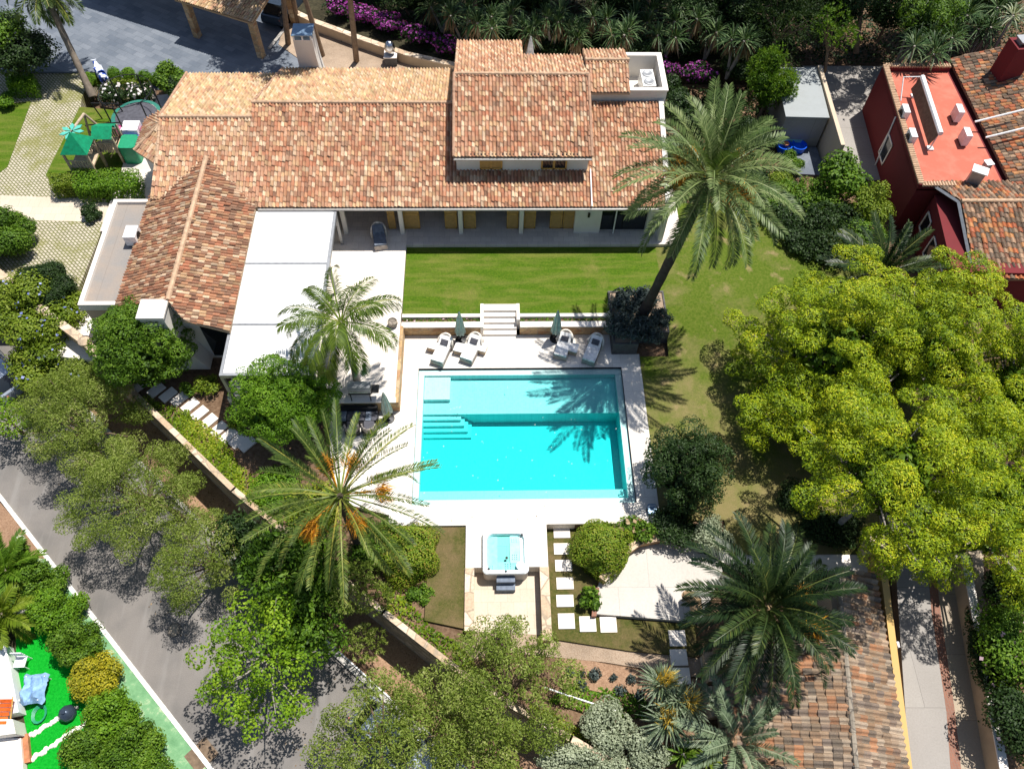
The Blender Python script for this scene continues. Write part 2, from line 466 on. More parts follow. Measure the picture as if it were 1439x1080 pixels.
leaf_mat('yellow flowers', [(0.0, (0.45, 0.28, 0.03)), (0.5, (0.62, 0.42, 0.04)), (1, (0.75, 0.56, 0.16))], 0.2)
leaf_mat('magenta flowers', [(0.0, (0.10, 0.008, 0.09)), (0.5, (0.26, 0.025, 0.24)), (1, (0.5, 0.12, 0.45))], 0.25)
leaf_mat('white flowers', [(0.0, (0.45, 0.36, 0.36)), (0.5, (0.68, 0.62, 0.60)), (1, (0.8, 0.78, 0.76))], 0.2)
leaf_mat('pink flowers', [(0.0, (0.5, 0.25, 0.32)), (0.5, (0.65, 0.42, 0.48)), (1, (0.78, 0.62, 0.64))], 0.2)
leaf_mat('blue flowers', [(0.0, (0.10, 0.12, 0.4)), (0.5, (0.2, 0.24, 0.55)), (1, (0.34, 0.38, 0.66))], 0.2)
# ------------------------------------------------------------------ object helpers
def tag(o, label=None, cat=None, group=None, kind=None):
    for k, v in (('label', label), ('category', cat), ('group', group), ('kind', kind)):
        if v:
            o[k] = v
    return o


def thing(name, label, cat, loc, group=None):
    o = bpy.data.objects.new(name, None)
    COL.objects.link(o)
    o.location = loc
    o.empty_display_size = 0.2
    return tag(o, label, cat, group)


def link_mesh(name, me, parent):
    o = bpy.data.objects.new(name, me)
    COL.objects.link(o)
    if parent is not None:
        o.parent = parent
    return o


def world_loc(o):
    v = Vector((0, 0, 0))
    while o is not None:
        v += o.location
        o = o.parent
    return v


class MB:
    """collects boxes, prisms and tubes in world coordinates; build() links them as one mesh object"""

    def __init__(s):
        s.v, s.f, s.mi, s.cur, s.uv = [], [], [], 0, None

    def add(s, vs, fs):
        b = len(s.v)
        s.v += [tuple(p) for p in vs]
        s.f += [[i + b for i in f] for f in fs]
        s.mi += [s.cur] * len(fs)
        return s

    def box(s, x0, x1, y0, y1, z0, z1):
        return s.prism([(x0, y0), (x1, y0), (x1, y1), (x0, y1)], z0, z1)

    def obox(s, c, sx, sy, z0, z1, rot=0.0):
        ca, sa = math.cos(rot), math.sin(rot)
        return s.prism([(c[0] + x * ca - y * sa, c[1] + x * sa + y * ca) for x, y in
                        ((-sx / 2, -sy / 2), (sx / 2, -sy / 2), (sx / 2, sy / 2), (-sx / 2, sy / 2))], z0, z1)

    def prism(s, poly, z0, z1, z1b=None):
        a = sum(poly[i][0] * poly[(i + 1) % len(poly)][1] - poly[(i + 1) % len(poly)][0] * poly[i][1] for i in range(len(poly)))
        if a < 0:
            poly = poly[::-1]
        n = len(poly)
        zt = z1 if isinstance(z1, (list, tuple)) else [z1] * n
        if a < 0 and isinstance(z1, (list, tuple)):
            zt = list(z1)[::-1]
        vs = [(x, y, z0) for x, y in poly] + [(x, y, z) for (x, y), z in zip(poly, zt)]
        fs = [list(range(n))[::-1], list(range(n, 2 * n))] + [[i, (i + 1) % n, n + (i + 1) % n, n + i] for i in range(n)]
        return s.add(vs, fs)

    def poly(s, pts):
        return s.add(pts, [list(range(len(pts)))])

    def slab(s, pts, t):
        """a planar polygon of 3D points given thickness t downwards"""
        n = len(pts)
        return s.add([tuple(p) for p in pts] + [(p[0], p[1], p[2] - t) for p in pts],
                     [list(range(n)), list(range(n, 2 * n))[::-1]] + [[(i + 1) % n, i, n + i, n + (i + 1) % n] for i in range(n)])

    def tube(s, pts, rad, n=6, cap=True):
        pts = [Vector(p) for p in pts]
        if isinstance(rad, (int, float)):
            rad = [rad] * len(pts)
        vs, fs = [], []
        for i, p in enumerate(pts):
            d = (pts[min(i + 1, len(pts) - 1)] - pts[max(i - 1, 0)]).normalized()
            a = d.orthogonal().normalized() if abs(d.z) > 0.9 else d.cross(Vector((0, 0, 1))).normalized()
            b = d.cross(a)
            for k in range(n):
                t = 2 * math.pi * k / n
                vs.append(p + (a * math.cos(t) + b * math.sin(t)) * rad[i])
        for i in range(len(pts) - 1):
            for k in range(n):
                fs.append([i * n + k, i * n + (k + 1) % n, (i + 1) * n + (k + 1) % n, (i + 1) * n + k])
        if cap:
            fs += [list(range(n))[::-1], [(len(pts) - 1) * n + k for k in range(n)]]
        return s.add(vs, fs)

    def lathe(s, c, prof, n=16, sx=1.0, sy=1.0):
        vs, fs = [], []
        for r, z in prof:
            for k in range(n):
                t = 2 * math.pi * k / n
                vs.append((c[0] + r * math.cos(t) * sx, c[1] + r * math.sin(t) * sy, c[2] + z))
        for i in range(len(prof) - 1):
            for k in range(n):
                fs.append([i * n + k, i * n + (k + 1) % n, (i + 1) * n + (k + 1) % n, (i + 1) * n + k])
        fs += [list(range(n))[::-1], [(len(prof) - 1) * n + k for k in range(n)]]
        return s.add(vs, fs)

    def ball(s, c, r, n=10):
        r = r if isinstance(r, (tuple, list)) else (r, r, r)
        pr = [(math.sin(math.pi * (i + 0.02) / (n + 0.04)), -math.cos(math.pi * (i + 0.02) / (n + 0.04)) * r[2]) for i in range(n + 1)]
        return s.lathe(c, pr, 2 * n, r[0], r[1])

    def build(s, name, mat, parent=None, smooth=False):
        me = bpy.data.meshes.new(name)
        off = world_loc(parent) if parent is not None else Vector((0, 0, 0))
        me.from_pydata([(x - off.x, y - off.y, z - off.z) for x, y, z in s.v], [], s.f)
        for m in (mat if isinstance(mat, (list, tuple)) else [mat]):
            me.materials.append(MAT[m])
        me.polygons.foreach_set('material_index', s.mi)
        if smooth:
            me.polygons.foreach_set('use_smooth', [True] * len(s.f))
            try:
                me.set_sharp_from_angle(angle=math.radians(40))
            except Exception:
                pass
        me.update()
        return link_mesh(name, me, parent)


def struct(name, mb, mat):
    return tag(mb.build(name, mat), kind='structure')


class FM:
    """fast foliage mesh: many quads as numpy arrays, with a per-face 'rnd' value"""

    def __init__(s):
        s.V, s.M, s.R, s.n = [], [], [], 0

    def quads(s, Q, rnd, mat=0):
        Q = np.asarray(Q, dtype=np.float32).reshape(-1, 4, 3)
        s.V.append(Q.reshape(-1, 3))
        k = len(Q)
        s.M.append(np.full(k, mat, np.int32))
        s.R.append(np.broadcast_to(np.asarray(rnd, np.float32), (k,)).copy())
        s.n += k

    def leaves(s, P, N, L, W, rnd, rng, mat=0, along=None):
        n = len(P)
        if n == 0:
            return
        t = rng.normal(size=(n, 3)) if along is None else along
        t = t - N * np.sum(t * N, 1, keepdims=True)
        t /= np.linalg.norm(t, axis=1, keepdims=True) + 1e-9
        b = np.cross(N, t)
        l = (L * rng.uniform(0.7, 1.3, (n, 1))) / 2
        w_ = (W * rng.uniform(0.7, 1.3, (n, 1))) / 2
        s.quads(np.stack([P - t * l, P + b * w_ - t * l * 0.1, P + t * l, P - b * w_ - t * l * 0.1], 1), rnd, mat)

    def blades(s, P, D, L, W, rnd, rng, mat=0):
        n = len(P)
        D = D / (np.linalg.norm(D, axis=1, keepdims=True) + 1e-9)
        b = np.cross(D, rng.normal(size=(n, 3)))
        b /= np.linalg.norm(b, axis=1, keepdims=True) + 1e-9
        L = np.asarray(L).reshape(-1, 1) * rng.uniform(0.75, 1.25, (n, 1))
        mid = P + D * L * 0.45
        s.quads(np.stack([P, mid + b * W / 2, P + D * L, mid - b * W / 2], 1), rnd, mat)

    def build(s, name, mats, parent=None):
        V = np.concatenate(s.V)
        if parent is not None:
            V = V - np.array(world_loc(parent), np.float32)
        n = s.n
        me = bpy.data.meshes.new(name)
        me.vertices.add(4 * n)
        me.loops.add(4 * n)
        me.polygons.add(n)
        me.vertices.foreach_set('co', V.astype(np.float32).ravel())
        me.loops.foreach_set('vertex_index', np.arange(4 * n, dtype=np.int32))
        me.polygons.foreach_set('loop_start', np.arange(0, 4 * n, 4, dtype=np.int32))
        me.polygons.foreach_set('loop_total', np.full(n, 4, np.int32))
        for m in (mats if isinstance(mats, (list, tuple)) else [mats]):
            me.materials.append(MAT[m])
        me.polygons.foreach_set('material_index', np.concatenate(s.M))
        a = me.attributes.new('rnd', 'FLOAT', 'FACE')
        a.data.foreach_set('value', np.clip(np.concatenate(s.R), 0, 1))
        me.update(calc_edges=True)
        return link_mesh(name, me, parent)


def dirs(n, rng, zmin=-1.0):
    z = rng.uniform(zmin, 1, n)
    a = rng.uniform(0, 2 * math.pi, n)
    r = np.sqrt(np.maximum(0, 1 - z * z))
    return np.stack([r * np.cos(a), r * np.sin(a), z], 1)


def fill_lobes(fm, lobes, L, W, dens, rng, style='leaf', zmin=-0.5, depth=0.35, mat=0, flower=None, spread=0.7, keep=0.72):
    """leaves through the outer part of each lobe (cx,cy,cz,rx,ry,rz)"""
    LB = np.array(lobes, float)
    for i, lb in enumerate(LB):
        c, r = lb[:3], lb[3:6]
        area = 4 * math.pi * ((r[0] * r[1]) ** 1.6 / 3 + (r[0] * r[2]) ** 1.6 / 3 + (r[1] * r[2]) ** 1.6 / 3) ** (1 / 1.6) * (1 - zmin) / 2
        n = int(dens * area / (L * W * (5 if style == 'tuft' else 1)))
        n = max(n, 12)
        d = dirs(n, rng, zmin)
        f = rng.normal(size=(3, 3)) * 2.6
        bumpy = 0.10 * np.sin(d @ f[0] + 1) + 0.08 * np.sin(d @ (f[1] * 1.8)) + 0.05 * np.sin(d @ (f[2] * 3.2))
        rad = 1 + bumpy - depth * rng.random(n) ** 2
        p = c + d * r * rad[:, None]
        ok = np.ones(n, bool)
        for j, o in enumerate(LB):
            if j != i:
                q = (p - o[:3]) / o[3:6]
                ok &= np.sum(q * q, 1) > keep * keep
        p, d = p[ok], d[ok]
        n = len(p)
        if not n:
            continue
        nn = d / r
        nn /= np.linalg.norm(nn, axis=1, keepdims=True)
        nn = nn + rng.normal(size=(n, 3)) * spread * 0.6 + np.array([0, 0, 0.25])
        nn /= np.linalg.norm(nn, axis=1, keepdims=True)
        base = rng.random()
        rnd = np.clip(0.35 * base + 0.65 * rng.random(n), 0, 0.999)
        if style == 'leaf':
            fm.leaves(p, nn, L, W, rnd, rng, mat)
        else:
            k = 6
            pp = np.repeat(p, k, 0)
            dd = np.repeat(nn, k, 0) + rng.normal(size=(n * k, 3)) * 0.62
            fm.blades(pp, dd, np.full(n * k, L), W, np.clip(np.repeat(rnd, k) + rng.normal(size=n * k) * 0.1, 0, 0.999), rng, mat)
        if flower:
            q = rng.random(n) < flower[0]
            fm.leaves(p[q] + nn[q] * 0.06, nn[q], flower[1], flower[1], rng.random(q.sum()), rng, flower[2])


def core_quads(fm, lobes, k, rng, mat=0, n=5):
    """coarse inner foliage that keeps daylight from passing straight through a dense crown"""
    for lb in lobes:
        c, r = np.array(lb[:3]), np.array(lb[3:6]) * k
        size = max(0.16, 0.2 * float(r.mean()))
        m = int(4 * math.pi * (r.mean() ** 2) * 3.2 / (size * size * 0.5)) + 20
        d = dirs(m, rng)
        P = c + d * r * (0.72 + 0.28 * rng.random((m, 1)))
        N = d + rng.normal(size=(m, 3)) * 0.5
        N /= np.linalg.norm(N, axis=1, keepdims=True)
        fm.leaves(P, N, size, size * 0.55, rng.random(m) * 0.3, rng, mat)  # dark end of the ramp only: shade inside the crown put into colour


def make_lobes(c, rx, ry, rz, n, rng, size=0.42, zlow=-0.2, fill=True):
    L = []
    if fill:
        L.append((c[0], c[1], c[2] - 0.12 * rz, rx * 0.66, ry * 0.66, rz * 0.72))
    i = 0
    while len(L) < n + (1 if fill else 0):
        i += 1
        z = zlow + (1 - zlow) * ((i * 0.618 + rng.random() * 0.25) % 1.0)
        a = i * 2.39996 + rng.random() * 0.7
        h = math.sqrt(max(0.0, 1 - z * z))
        k = rng.uniform(0.58, 0.74)
        s = size * rng.uniform(0.75, 1.2)
        L.append((c[0] + math.cos(a) * h * rx * k, c[1] + math.sin(a) * h * ry * k, c[2] + z * rz * k, rx * s, ry * s, rz * s * rng.uniform(0.75, 1.05)))
    return L


def puffs(c, rx, ry, rz, n, s, rng, zlow=-0.5, inner=0.3):
    """many small needle clouds spread over a dome, some of them deeper inside"""
    L = []
    for i in range(n):
        z = zlow + (1 - zlow) * ((i + rng.random()) / n)
        a = i * 2.39996 + rng.normal() * 0.35
        h = math.sqrt(max(0.0, 1 - z * z))
        k = rng.uniform(0.82, 1.0) if rng.random() > inner else rng.uniform(0.45, 0.78)
        r = s * rng.uniform(0.65, 1.35)
        L.append((c[0] + math.cos(a) * h * rx * k, c[1] + math.sin(a) * h * ry * k, c[2] + z * rz * k, r, r * rng.uniform(0.8, 1.15), r * rng.uniform(0.55, 0.8)))
    return L


def boughs(c, rx, ry, rz, nb, rb, per, s, rng, zlow=-0.5):
    """pine crown: separate boughs, each a flattish cloud of needle puffs, with dark gaps between them"""
    L = []
    for i in range(nb):
        z = zlow + (1 - zlow) * ((i + rng.random()) / nb)
        a = i * 2.39996 + rng.normal() * 0.4
        h = math.sqrt(max(0.0, 1 - z * z))
        k = rng.uniform(0.66, 1.04)
        bx, by, bz = c[0] + math.cos(a) * h * rx * k, c[1] + math.sin(a) * h * ry * k, c[2] + z * rz * k
        q = rb * rng.uniform(0.7, 1.25)
        for m in range(per):
            t, u = rng.uniform(0, 6.283), math.sqrt(rng.random())
            r = s * rng.uniform(0.6, 1.25)
            L.append((bx + math.cos(t) * u * q, by + math.sin(t) * u * q, bz + (0.45 - u * u * 0.75) * q * 0.6 + rng.normal() * 0.12, r, r, r * rng.uniform(0.5, 0.75)))
    return L


def limbs(mb, base, top, r0, lobes, rng, k=8):
    base, top = Vector(base), Vector(top)
    mid = base.lerp(top, 0.5) + Vector((rng.normal() * 0.08, rng.normal() * 0.08, 0)) * (top - base).length
    mb.tube([base, mid, top], [r0, r0 * 0.75, r0 * 0.5], 8)
    for lb in lobes[:k]:
        e = Vector(lb[:3]) + Vector((0, 0, lb[5] * (0.95 if k > 10 else 0.3)))
        m = top.lerp(e, 0.5) + Vector((0, 0, -0.1 * (e - top).length))
        mb.tube([mid.lerp(top, 0.6), m, e], [r0 * 0.42, r0 * 0.28, r0 * 0.1], 5)


def tree(name, label, px, py, zc, r, rz, gz, mat, seed, n=9, L=0.14, W=0.08, dens=1.0, style='leaf', size=0.42, zlow=-0.2, ry=None, group=None, cat='tree',
         trunk='bark', tr=0.13, flower=None, mats=None, zmin=-0.5, core=0.0, fill=True, base=None, depth=0.35, twigs=0, spread=0.7, keep=0.72, loc=None, puff=0, inner=.3, bough=None):
    rng = np.random.default_rng(seed)
    c = at(px, py, zc) if loc is None else Vector((loc[0], loc[1], zc))
    b = (c.x, c.y, gz) if base is None else (base[0], base[1], gz)
    t = thing(name, label, cat, b, group)
    if bough:
        lobes = boughs(c, r, ry or r, rz, n, bough[0], bough[1], puff, rng, zlow)
    else:
        lobes = puffs(c, r, ry or r, rz, n, puff, rng, zlow, inner) if puff else make_lobes(c, r, ry or r, rz, n, rng, size, zlow, fill)
    fm = FM()
    fill_lobes(fm, lobes, L, W, dens, rng, style, zmin, depth, 0, flower, spread, keep)
    if core:
        core_quads(fm, [(c.x, c.y, c.z - rz * .1, r * core, (ry or r) * core, rz * core)] if puff else lobes, core if not puff else 1.0, rng)
    fm.build('crown', mats or mat, t)
    mb = MB()
    limbs(mb, b, (c.x, c.y, c.z - rz * 0.25), tr, lobes[::3][:40] if puff else lobes[1 if fill else 0:], rng, 40 if puff else 10)
    for i in range(twigs):
        lb = lobes[rng.integers(0, len(lobes))]
        d = dirs(1, rng, 0.1)[0]
        e = np.array(lb[:3]) + d * np.array(lb[3:6]) * 1.02
        s0 = np.array(lb[:3]) + d * np.array(lb[3:6]) * 0.55 + rng.normal(size=3) * 0.25
        mb.tube([s0, (s0 + e) / 2 + rng.normal(size=3) * 0.08, e], [0.035, 0.025, 0.012], 4)
    mb.build('trunk', trunk, t)
    return t


def shrub(name, label, px, py, zc, r, rz, mat, seed, n=7, L=0.11, W=0.065, dens=1.3, style='leaf', size=0.45, zlow=0.0, ry=None, group=None, cat='shrub', flower=None,
          mats=None, core=0.86, zmin=-0.35, depth=0.22, fill=True, spread=0.7, keep=0.72, loc=None, puff=0, inner=.15):
    rng = np.random.default_rng(seed)
    c = at(px, py, zc) if loc is None else Vector((loc[0], loc[1], zc))
    lobes = puffs(c, r, ry or r, rz, n, puff, rng, zlow, inner) if puff else make_lobes(c, r, ry or r, rz, n, rng, size, zlow, fill) if n else [(c.x, c.y, c.z, r, ry or r, rz)]
    fm = FM()
    fill_lobes(fm, lobes, L, W, dens, rng, style, zmin, depth, 0, flower, spread, keep)
    if core:
        core_quads(fm, [(c.x, c.y, c.z - rz * .08, r * core, (ry or r) * core, rz * core)] if puff else lobes, 1.0 if puff else core, rng)
    return tag(fm.build(name, mats or mat), label, cat, group)


def box_hedge(name, label, poly, z0, z1, mat, seed, L=0.09, W=0.06, dens=1.5, cat='hedge', group=None, flower=None, mats=None):
    rng = np.random.default_rng(seed)
    fm = FM()
    P = [Vector((x, y)) for x, y in poly]
    n = len(P)
    ctr = sum(P, Vector((0, 0))) / n
    cnt = lambda a: int(dens * a / (L * W))
    A = 0.5 * abs(sum(P[i].x * P[(i + 1) % n].y - P[(i + 1) % n].x * P[i].y for i in range(n)))
    pts, nor = [], []
    k = cnt(A)
    u = rng.random((k, 3))
    for i in range(k):   # fan sampling of the top
        j = rng.integers(0, n)
        a, b = P[j], P[(j + 1) % n]
        s, t = math.sqrt(u[i, 0]), u[i, 1]
        q = ctr * (1 - s) + a * (s * (1 - t)) + b * (s * t)
        pts.append((q.x, q.y, z1 + (u[i, 2] - 0.6) * 0.12))
        nor.append((0, 0, 1))
    for j in range(n):
        a, b = P[j], P[(j + 1) % n]
        e = b - a
        m = Vector((e.y, -e.x)).normalized()
        if m.dot((a + b) / 2 - ctr) < 0:
            m = -m
        for i in range(cnt(e.length * (z1 - z0))):
            t = rng.random()
            q = a.lerp(b, t) + m * (rng.random() - 0.6) * 0.12
            pts.append((q.x, q.y, z0 + (z1 - z0) * rng.random()))
            nor.append((m.x, m.y, 0.2))
    pts, nor = np.array(pts), np.array(nor, float)
    pts += 0.05 * np.sin(pts[:, [1, 2, 0]] * 3.1)
    nor += rng.normal(size=nor.shape) * 0.45
    nor /= np.linalg.norm(nor, axis=1, keepdims=True)
    fm.leaves(pts, nor, L, W, rng.random(len(pts)) * 0.99, rng)
    if flower:
        q = rng.random(len(pts)) < flower[0]
        fm.leaves(pts[q] + nor[q] * 0.08, nor[q], flower[1], flower[1], rng.random(q.sum()), rng, flower[2])
    m = int(3 * (A + cnt(1) * 0 + 2 * (z1 - z0) * math.sqrt(A)) / 0.04)
    Q = []
    for i in range(m):
        j = rng.integers(0, n)
        s_, t_ = 0.92 * math.sqrt(rng.random()), rng.random()
        q = ctr * (1 - s_) + P[j] * (s_ * (1 - t_)) + P[(j + 1) % n] * (s_ * t_)
        Q.append((q.x, q.y, z0 + (z1 - z0 - .12) * rng.random() ** .5))
    Nn = rng.normal(size=(m, 3)) + np.array([0, 0, 1.0])
    Nn /= np.linalg.norm(Nn, axis=1, keepdims=True)
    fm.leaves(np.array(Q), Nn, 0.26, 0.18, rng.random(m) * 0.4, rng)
    return tag(fm.build(name, mats or mat), label, cat, group)


def patch(name, label, poly, z, mat, seed, L=0.12, W=0.07, dens=1.6, h=0.25, cat='ground cover', kind='stuff', flower=None, mats=None, style='leaf', zfun=None):
    """low planting over a ground polygon"""
    rng = np.random.default_rng(seed)
    Pn = np.array(poly)
    lo, hi = Pn.min(0), Pn.max(0)
    n = int(dens * (hi - lo).prod() / (L * W))
    q = rng.uniform(lo, hi, (n, 2))
    ins = np.zeros(n, bool)
    j = len(Pn) - 1
    for i in range(len(Pn)):
        a, b = Pn[i], Pn[j]
        c = ((a[1] > q[:, 1]) != (b[1] > q[:, 1])) & (q[:, 0] < (b[0] - a[0]) * (q[:, 1] - a[1]) / (b[1] - a[1] + 1e-12) + a[0])
        ins ^= c
        j = i
    q = q[ins]
    n = len(q)
    lump = 0.5 + 0.25 * np.sin(q[:, 0] * 2.3 + 1) * np.sin(q[:, 1] * 2.7) + 0.25 * np.sin(q[:, 0] * 5.1) * np.sin(q[:, 1] * 4.4 + 2)
    zz = z + h * lump * (0.6 + 0.4 * rng.random(n))
    P = np.column_stack([q, zz])
    N = rng.normal(size=(n, 3)) * 0.5 + np.array([0, 0, 1.0])
    N /= np.linalg.norm(N, axis=1, keepdims=True)
    fm = FM()
    rnd = np.clip(rng.random(n) * 0.7 + 0.3 * np.sin(q[:, 0] * 1.1) * np.sin(q[:, 1] * 0.9 + 1), 0, 0.99)
    if style == 'leaf':
        fm.leaves(P, N, L, W, rnd, rng)
    else:
        fm.blades(P - N * L * 0.4, N, np.full(n, L), W, rnd, rng)
    if flower:
        k = rng.random(n) < flower[0]
        fm.leaves(P[k] + np.array([0, 0, 0.06]), N[k], flower[1], flower[1], rng.random(k.sum()), rng, flower[2])
    return tag(fm.build(name, mats or mat), label, cat, kind=kind)


def frond(fm, p0, az, elev, L, droop, ll, npair, w_, rng, vee=0.35, fwd=0.7, rnd=0.5, hang=0.0, mat=0, twist=0.0, bare=0.12):
    k = 14
    t = np.linspace(0, 1, k)
    e = elev - droop * t ** 1.4
    st = L / (k - 1)
    h = np.array([math.cos(az), math.sin(az), 0.0])
    side = np.array([-h[1], h[0], 0.0]) + np.array([0, 0, twist])
    side /= np.linalg.norm(side)
    D = np.cos(e)[:, None] * h + np.sin(e)[:, None] * np.array([0, 0, 1.0]) + side * (twist * 0.6 * t ** 2)[:, None]
    R = np.vstack([np.zeros(3), np.cumsum(D[:-1] * st, 0)]) + np.array(p0)
    U = np.cross(D, side)
    U /= np.linalg.norm(U, axis=1, keepdims=True)
    # rachis
    q = []
    for i in range(k - 1):
        a, b = 0.045 * (1 - t[i] * 0.8), 0.045 * (1 - t[i + 1] * 0.8)
        q.append([R[i] - side * a, R[i] + side * a, R[i + 1] + side * b, R[i + 1] - side * b])
    fm.quads(q, np.full(k - 1, min(0.97, 0.55 + 0.4 * rng.random())), mat)
    s = bare + (1 - bare) * (np.arange(npair) + 0.5) / npair
    s = np.repeat(s, 2)
    sg = np.tile([1.0, -1.0], npair)
    s = np.clip(s + rng.normal(size=len(s)) * 0.006, 0, 1)
    x = np.array([np.interp(s, t, R[:, i]) for i in range(3)]).T
    d = np.array([np.interp(s, t, D[:, i]) for i in range(3)]).T
    u = np.array([np.interp(s, t, U[:, i]) for i in range(3)]).T
    prof = np.sin(np.pi * (0.10 + 0.82 * s)) ** 0.55
    l = (ll * prof * rng.uniform(0.85, 1.1, len(s)))[:, None]
    f = (fwd + 0.5 * s)[:, None]
    ld = side * sg[:, None] + d * f + u * (vee + rng.normal(size=(len(s), 1)) * 0.18)
    ld /= np.linalg.norm(ld, axis=1, keepdims=True)
    mid = x + ld * l * 0.5
    tip = x + ld * l + np.array([0, 0, -1.0]) * l * (hang + 0.12)
    mid = mid + np.array([0, 0, -1.0]) * l * hang * 0.25
    b = np.cross(ld, u)
    b = b / (np.linalg.norm(b, axis=1, keepdims=True) + 1e-9) + u * 0.25
    fm.quads(np.stack([x, mid + b * w_ / 2, tip, mid - b * w_ / 2], 1), np.clip(rnd + rng.normal(size=len(s)) * 0.12, 0, 0.99), mat)


def palm(name, label, px, py, zc, base, gz, n, L, ll, mat, seed, tr=0.22, fruit=0, droop=(0.9, 1.5), emax=82, emin=-25, npair=62, bare=.12, w_=0.05, hang=0.0, vee=0.35, fwd=0.75, trunk='palm bark', lean=None, group=None, dead=0, skirt=0.5):
    rng = np.random.default_rng(seed)
    c = at(px, py, zc)
    b = Vector((base[0], base[1], gz)) if base is not None else Vector((c.x, c.y, gz))
    t = thing(name, label, 'palm tree', b, group)
    fm = FM()
    for i in range(n):
        q = (i + 0.5) / n
        el = math.radians(emax + (emin - emax) * q ** 0.85 + rng.normal() * 5)
        az = i * 2.39996 + rng.normal() * 0.12
        old = max(0, q - 0.75) * 0.9
        frond(fm, (c.x + math.cos(az) * tr * 0.5, c.y + math.sin(az) * tr * 0.5, c.z), az, el, L * rng.uniform(0.86, 1.08) * (0.78 + 0.22 * min(1, q * 3)), droop[0] + (droop[1] - droop[0]) * rng.random(), ll, npair, w_, rng, vee, fwd,
              0.25 + 0.4 * rng.random() + old * 0.5, hang, 0, rng.normal() * 0.25, bare)
    for i in range(dead):
        frond(fm, (c.x, c.y, c.z - 0.3), rng.uniform(0, 6.28), math.radians(-45), L * 0.7, 0.9, ll * 0.6, 30, w_, rng, vee, fwd, 0.6, 0.2, 1)
    fm.build('crown', [mat, 'dead leaves'], t)
    mb = MB()
    k = 16
    pts, rr = [], []
    for i in range(k + 1):
        s = i / k
        p = b.lerp(c, s)
        if lean:
            p += Vector(lean) * math.sin(math.pi * s)
        pts.append(p)
        rr.append(tr * (1.25 - 0.35 * min(1, s * 5) + (skirt * max(0, s - 0.88) * 6)) * (1.06 if i % 2 else 0.97))
    mb.tube(pts, rr, 12)
    mb.build('trunk', trunk, t, True)
    for i in range(fruit):
        ff = FM()
        az = rng.uniform(0, 6.28)
        q = np.array([c.x + math.cos(az) * 0.25, c.y + math.sin(az) * 0.25, c.z + 0.1])
        e = q + np.array([math.cos(az), math.sin(az), 0.12]) * rng.uniform(0.9, 1.5)
        d = rng.normal(size=(170, 3)) * 0.55 + np.array([math.cos(az), math.sin(az), -0.55])
        ff.blades(np.repeat([e], 170, 0) + rng.normal(size=(170, 3)) * 0.12, d, np.full(170, 0.62), 0.035, rng.random(170), rng)
        ff.blades(np.repeat([q], 12, 0), np.repeat([e - q], 12, 0) + rng.normal(size=(12, 3)) * 0.05, np.full(12, 1.3), 0.05, rng.random(12), rng)
        ff.build('fruit_cluster', 'orange fruit', t)
    return t


def rosette(fm, c, n, L, W, rng, mat=0, emin=-20, emax=85, bend=0.25):
    az = np.arange(n) * 2.39996
    el = np.radians(rng.uniform(emin, emax, n))
    D = np.stack([np.cos(az) * np.cos(el), np.sin(az) * np.cos(el), np.sin(el)], 1)
    P = np.repeat([c], n, 0) + D * 0.08
    l = (L * rng.uniform(0.75, 1.15, n))[:, None]
    b = np.cross(D, np.array([0, 0, 1.0]))
    b /= np.linalg.norm(b, axis=1, keepdims=True) + 1e-6
    m1 = P + D * l * 0.5
    m2 = P + D * l * 0.8 + np.array([0, 0, -1.0]) * l * bend * 0.35
    tip = P + D * l * 1.02 + np.array([0, 0, -1.0]) * l * bend
    r = rng.random(n) * 0.99
    fm.quads(np.stack([P, m1 + b * W / 2, m2, m1 - b * W / 2], 1), r, mat)
    fm.quads(np.stack([m1 + b * W / 2, m2 + b * W * 0.2, tip, m2 - b * W * 0.2], 1), r, mat)
    fm.quads(np.stack([m1 - b * W / 2, m1 + b * W / 2, m2 + b * W * 0.3, m2 - b * W * 0.3], 1), r, mat)


def sword_plant(name, label, px, py, zc, gz, heads, L, W, mat, seed, n=55, group=None, cat='yucca', dead=False, flower=False, spread=0.6, tr=0.09, trunk='grey bark', emin=-30):
    rng = np.random.default_rng(seed)
    c = at(px, py, zc)
    t = thing(name, label, cat, (c.x, c.y, gz), group)
    fm = FM()
    mb = MB()
    fl = FM()
    for i in range(heads):
        a = i * 2.4 + rng.random()
        k = 0 if heads == 1 else spread * (0.4 + 0.6 * rng.random())
        p = np.array([c.x + math.cos(a) * k, c.y + math.sin(a) * k, zc + rng.normal() * 0.25 * (heads > 1)])
        rosette(fm, p, n, L, W, rng, 0, emin)
        if dead:
            d = np.stack([rng.normal(size=40) * 0.25, rng.normal(size=40) * 0.25, -np.ones(40)], 1)
            fm.blades(np.repeat([p], 40, 0) + rng.normal(size=(40, 3)) * 0.05, d, np.full(40, L * 1.1), W * 1.3, rng.random(40), rng, 1)
        if zc - gz > 0.3:
            mb.tube([(c.x, c.y, gz), ((c.x + p[0]) / 2 + 0.05, (c.y + p[1]) / 2, (gz + p[2]) / 2), tuple(p)], [tr * 1.3, tr, tr * 0.8], 7)
        if flower:
            d = rng.normal(size=(150, 3)) * 0.5 + np.array([rng.normal() * 0.3, 0.2, 0.75])
            fl.blades(np.repeat([p + np.array([0, 0.1, 0.35])], 150, 0) + rng.normal(size=(150, 3)) * 0.14, d, np.full(150, 0.55), 0.035, rng.random(150), rng)
    fm.build('leaf_rosette', [mat, 'dead leaves'], t)
    if mb.v:
        mb.build('stem', trunk, t)
    if flower:
        fl.build('blossom', 'yellow flowers', t)
    return t


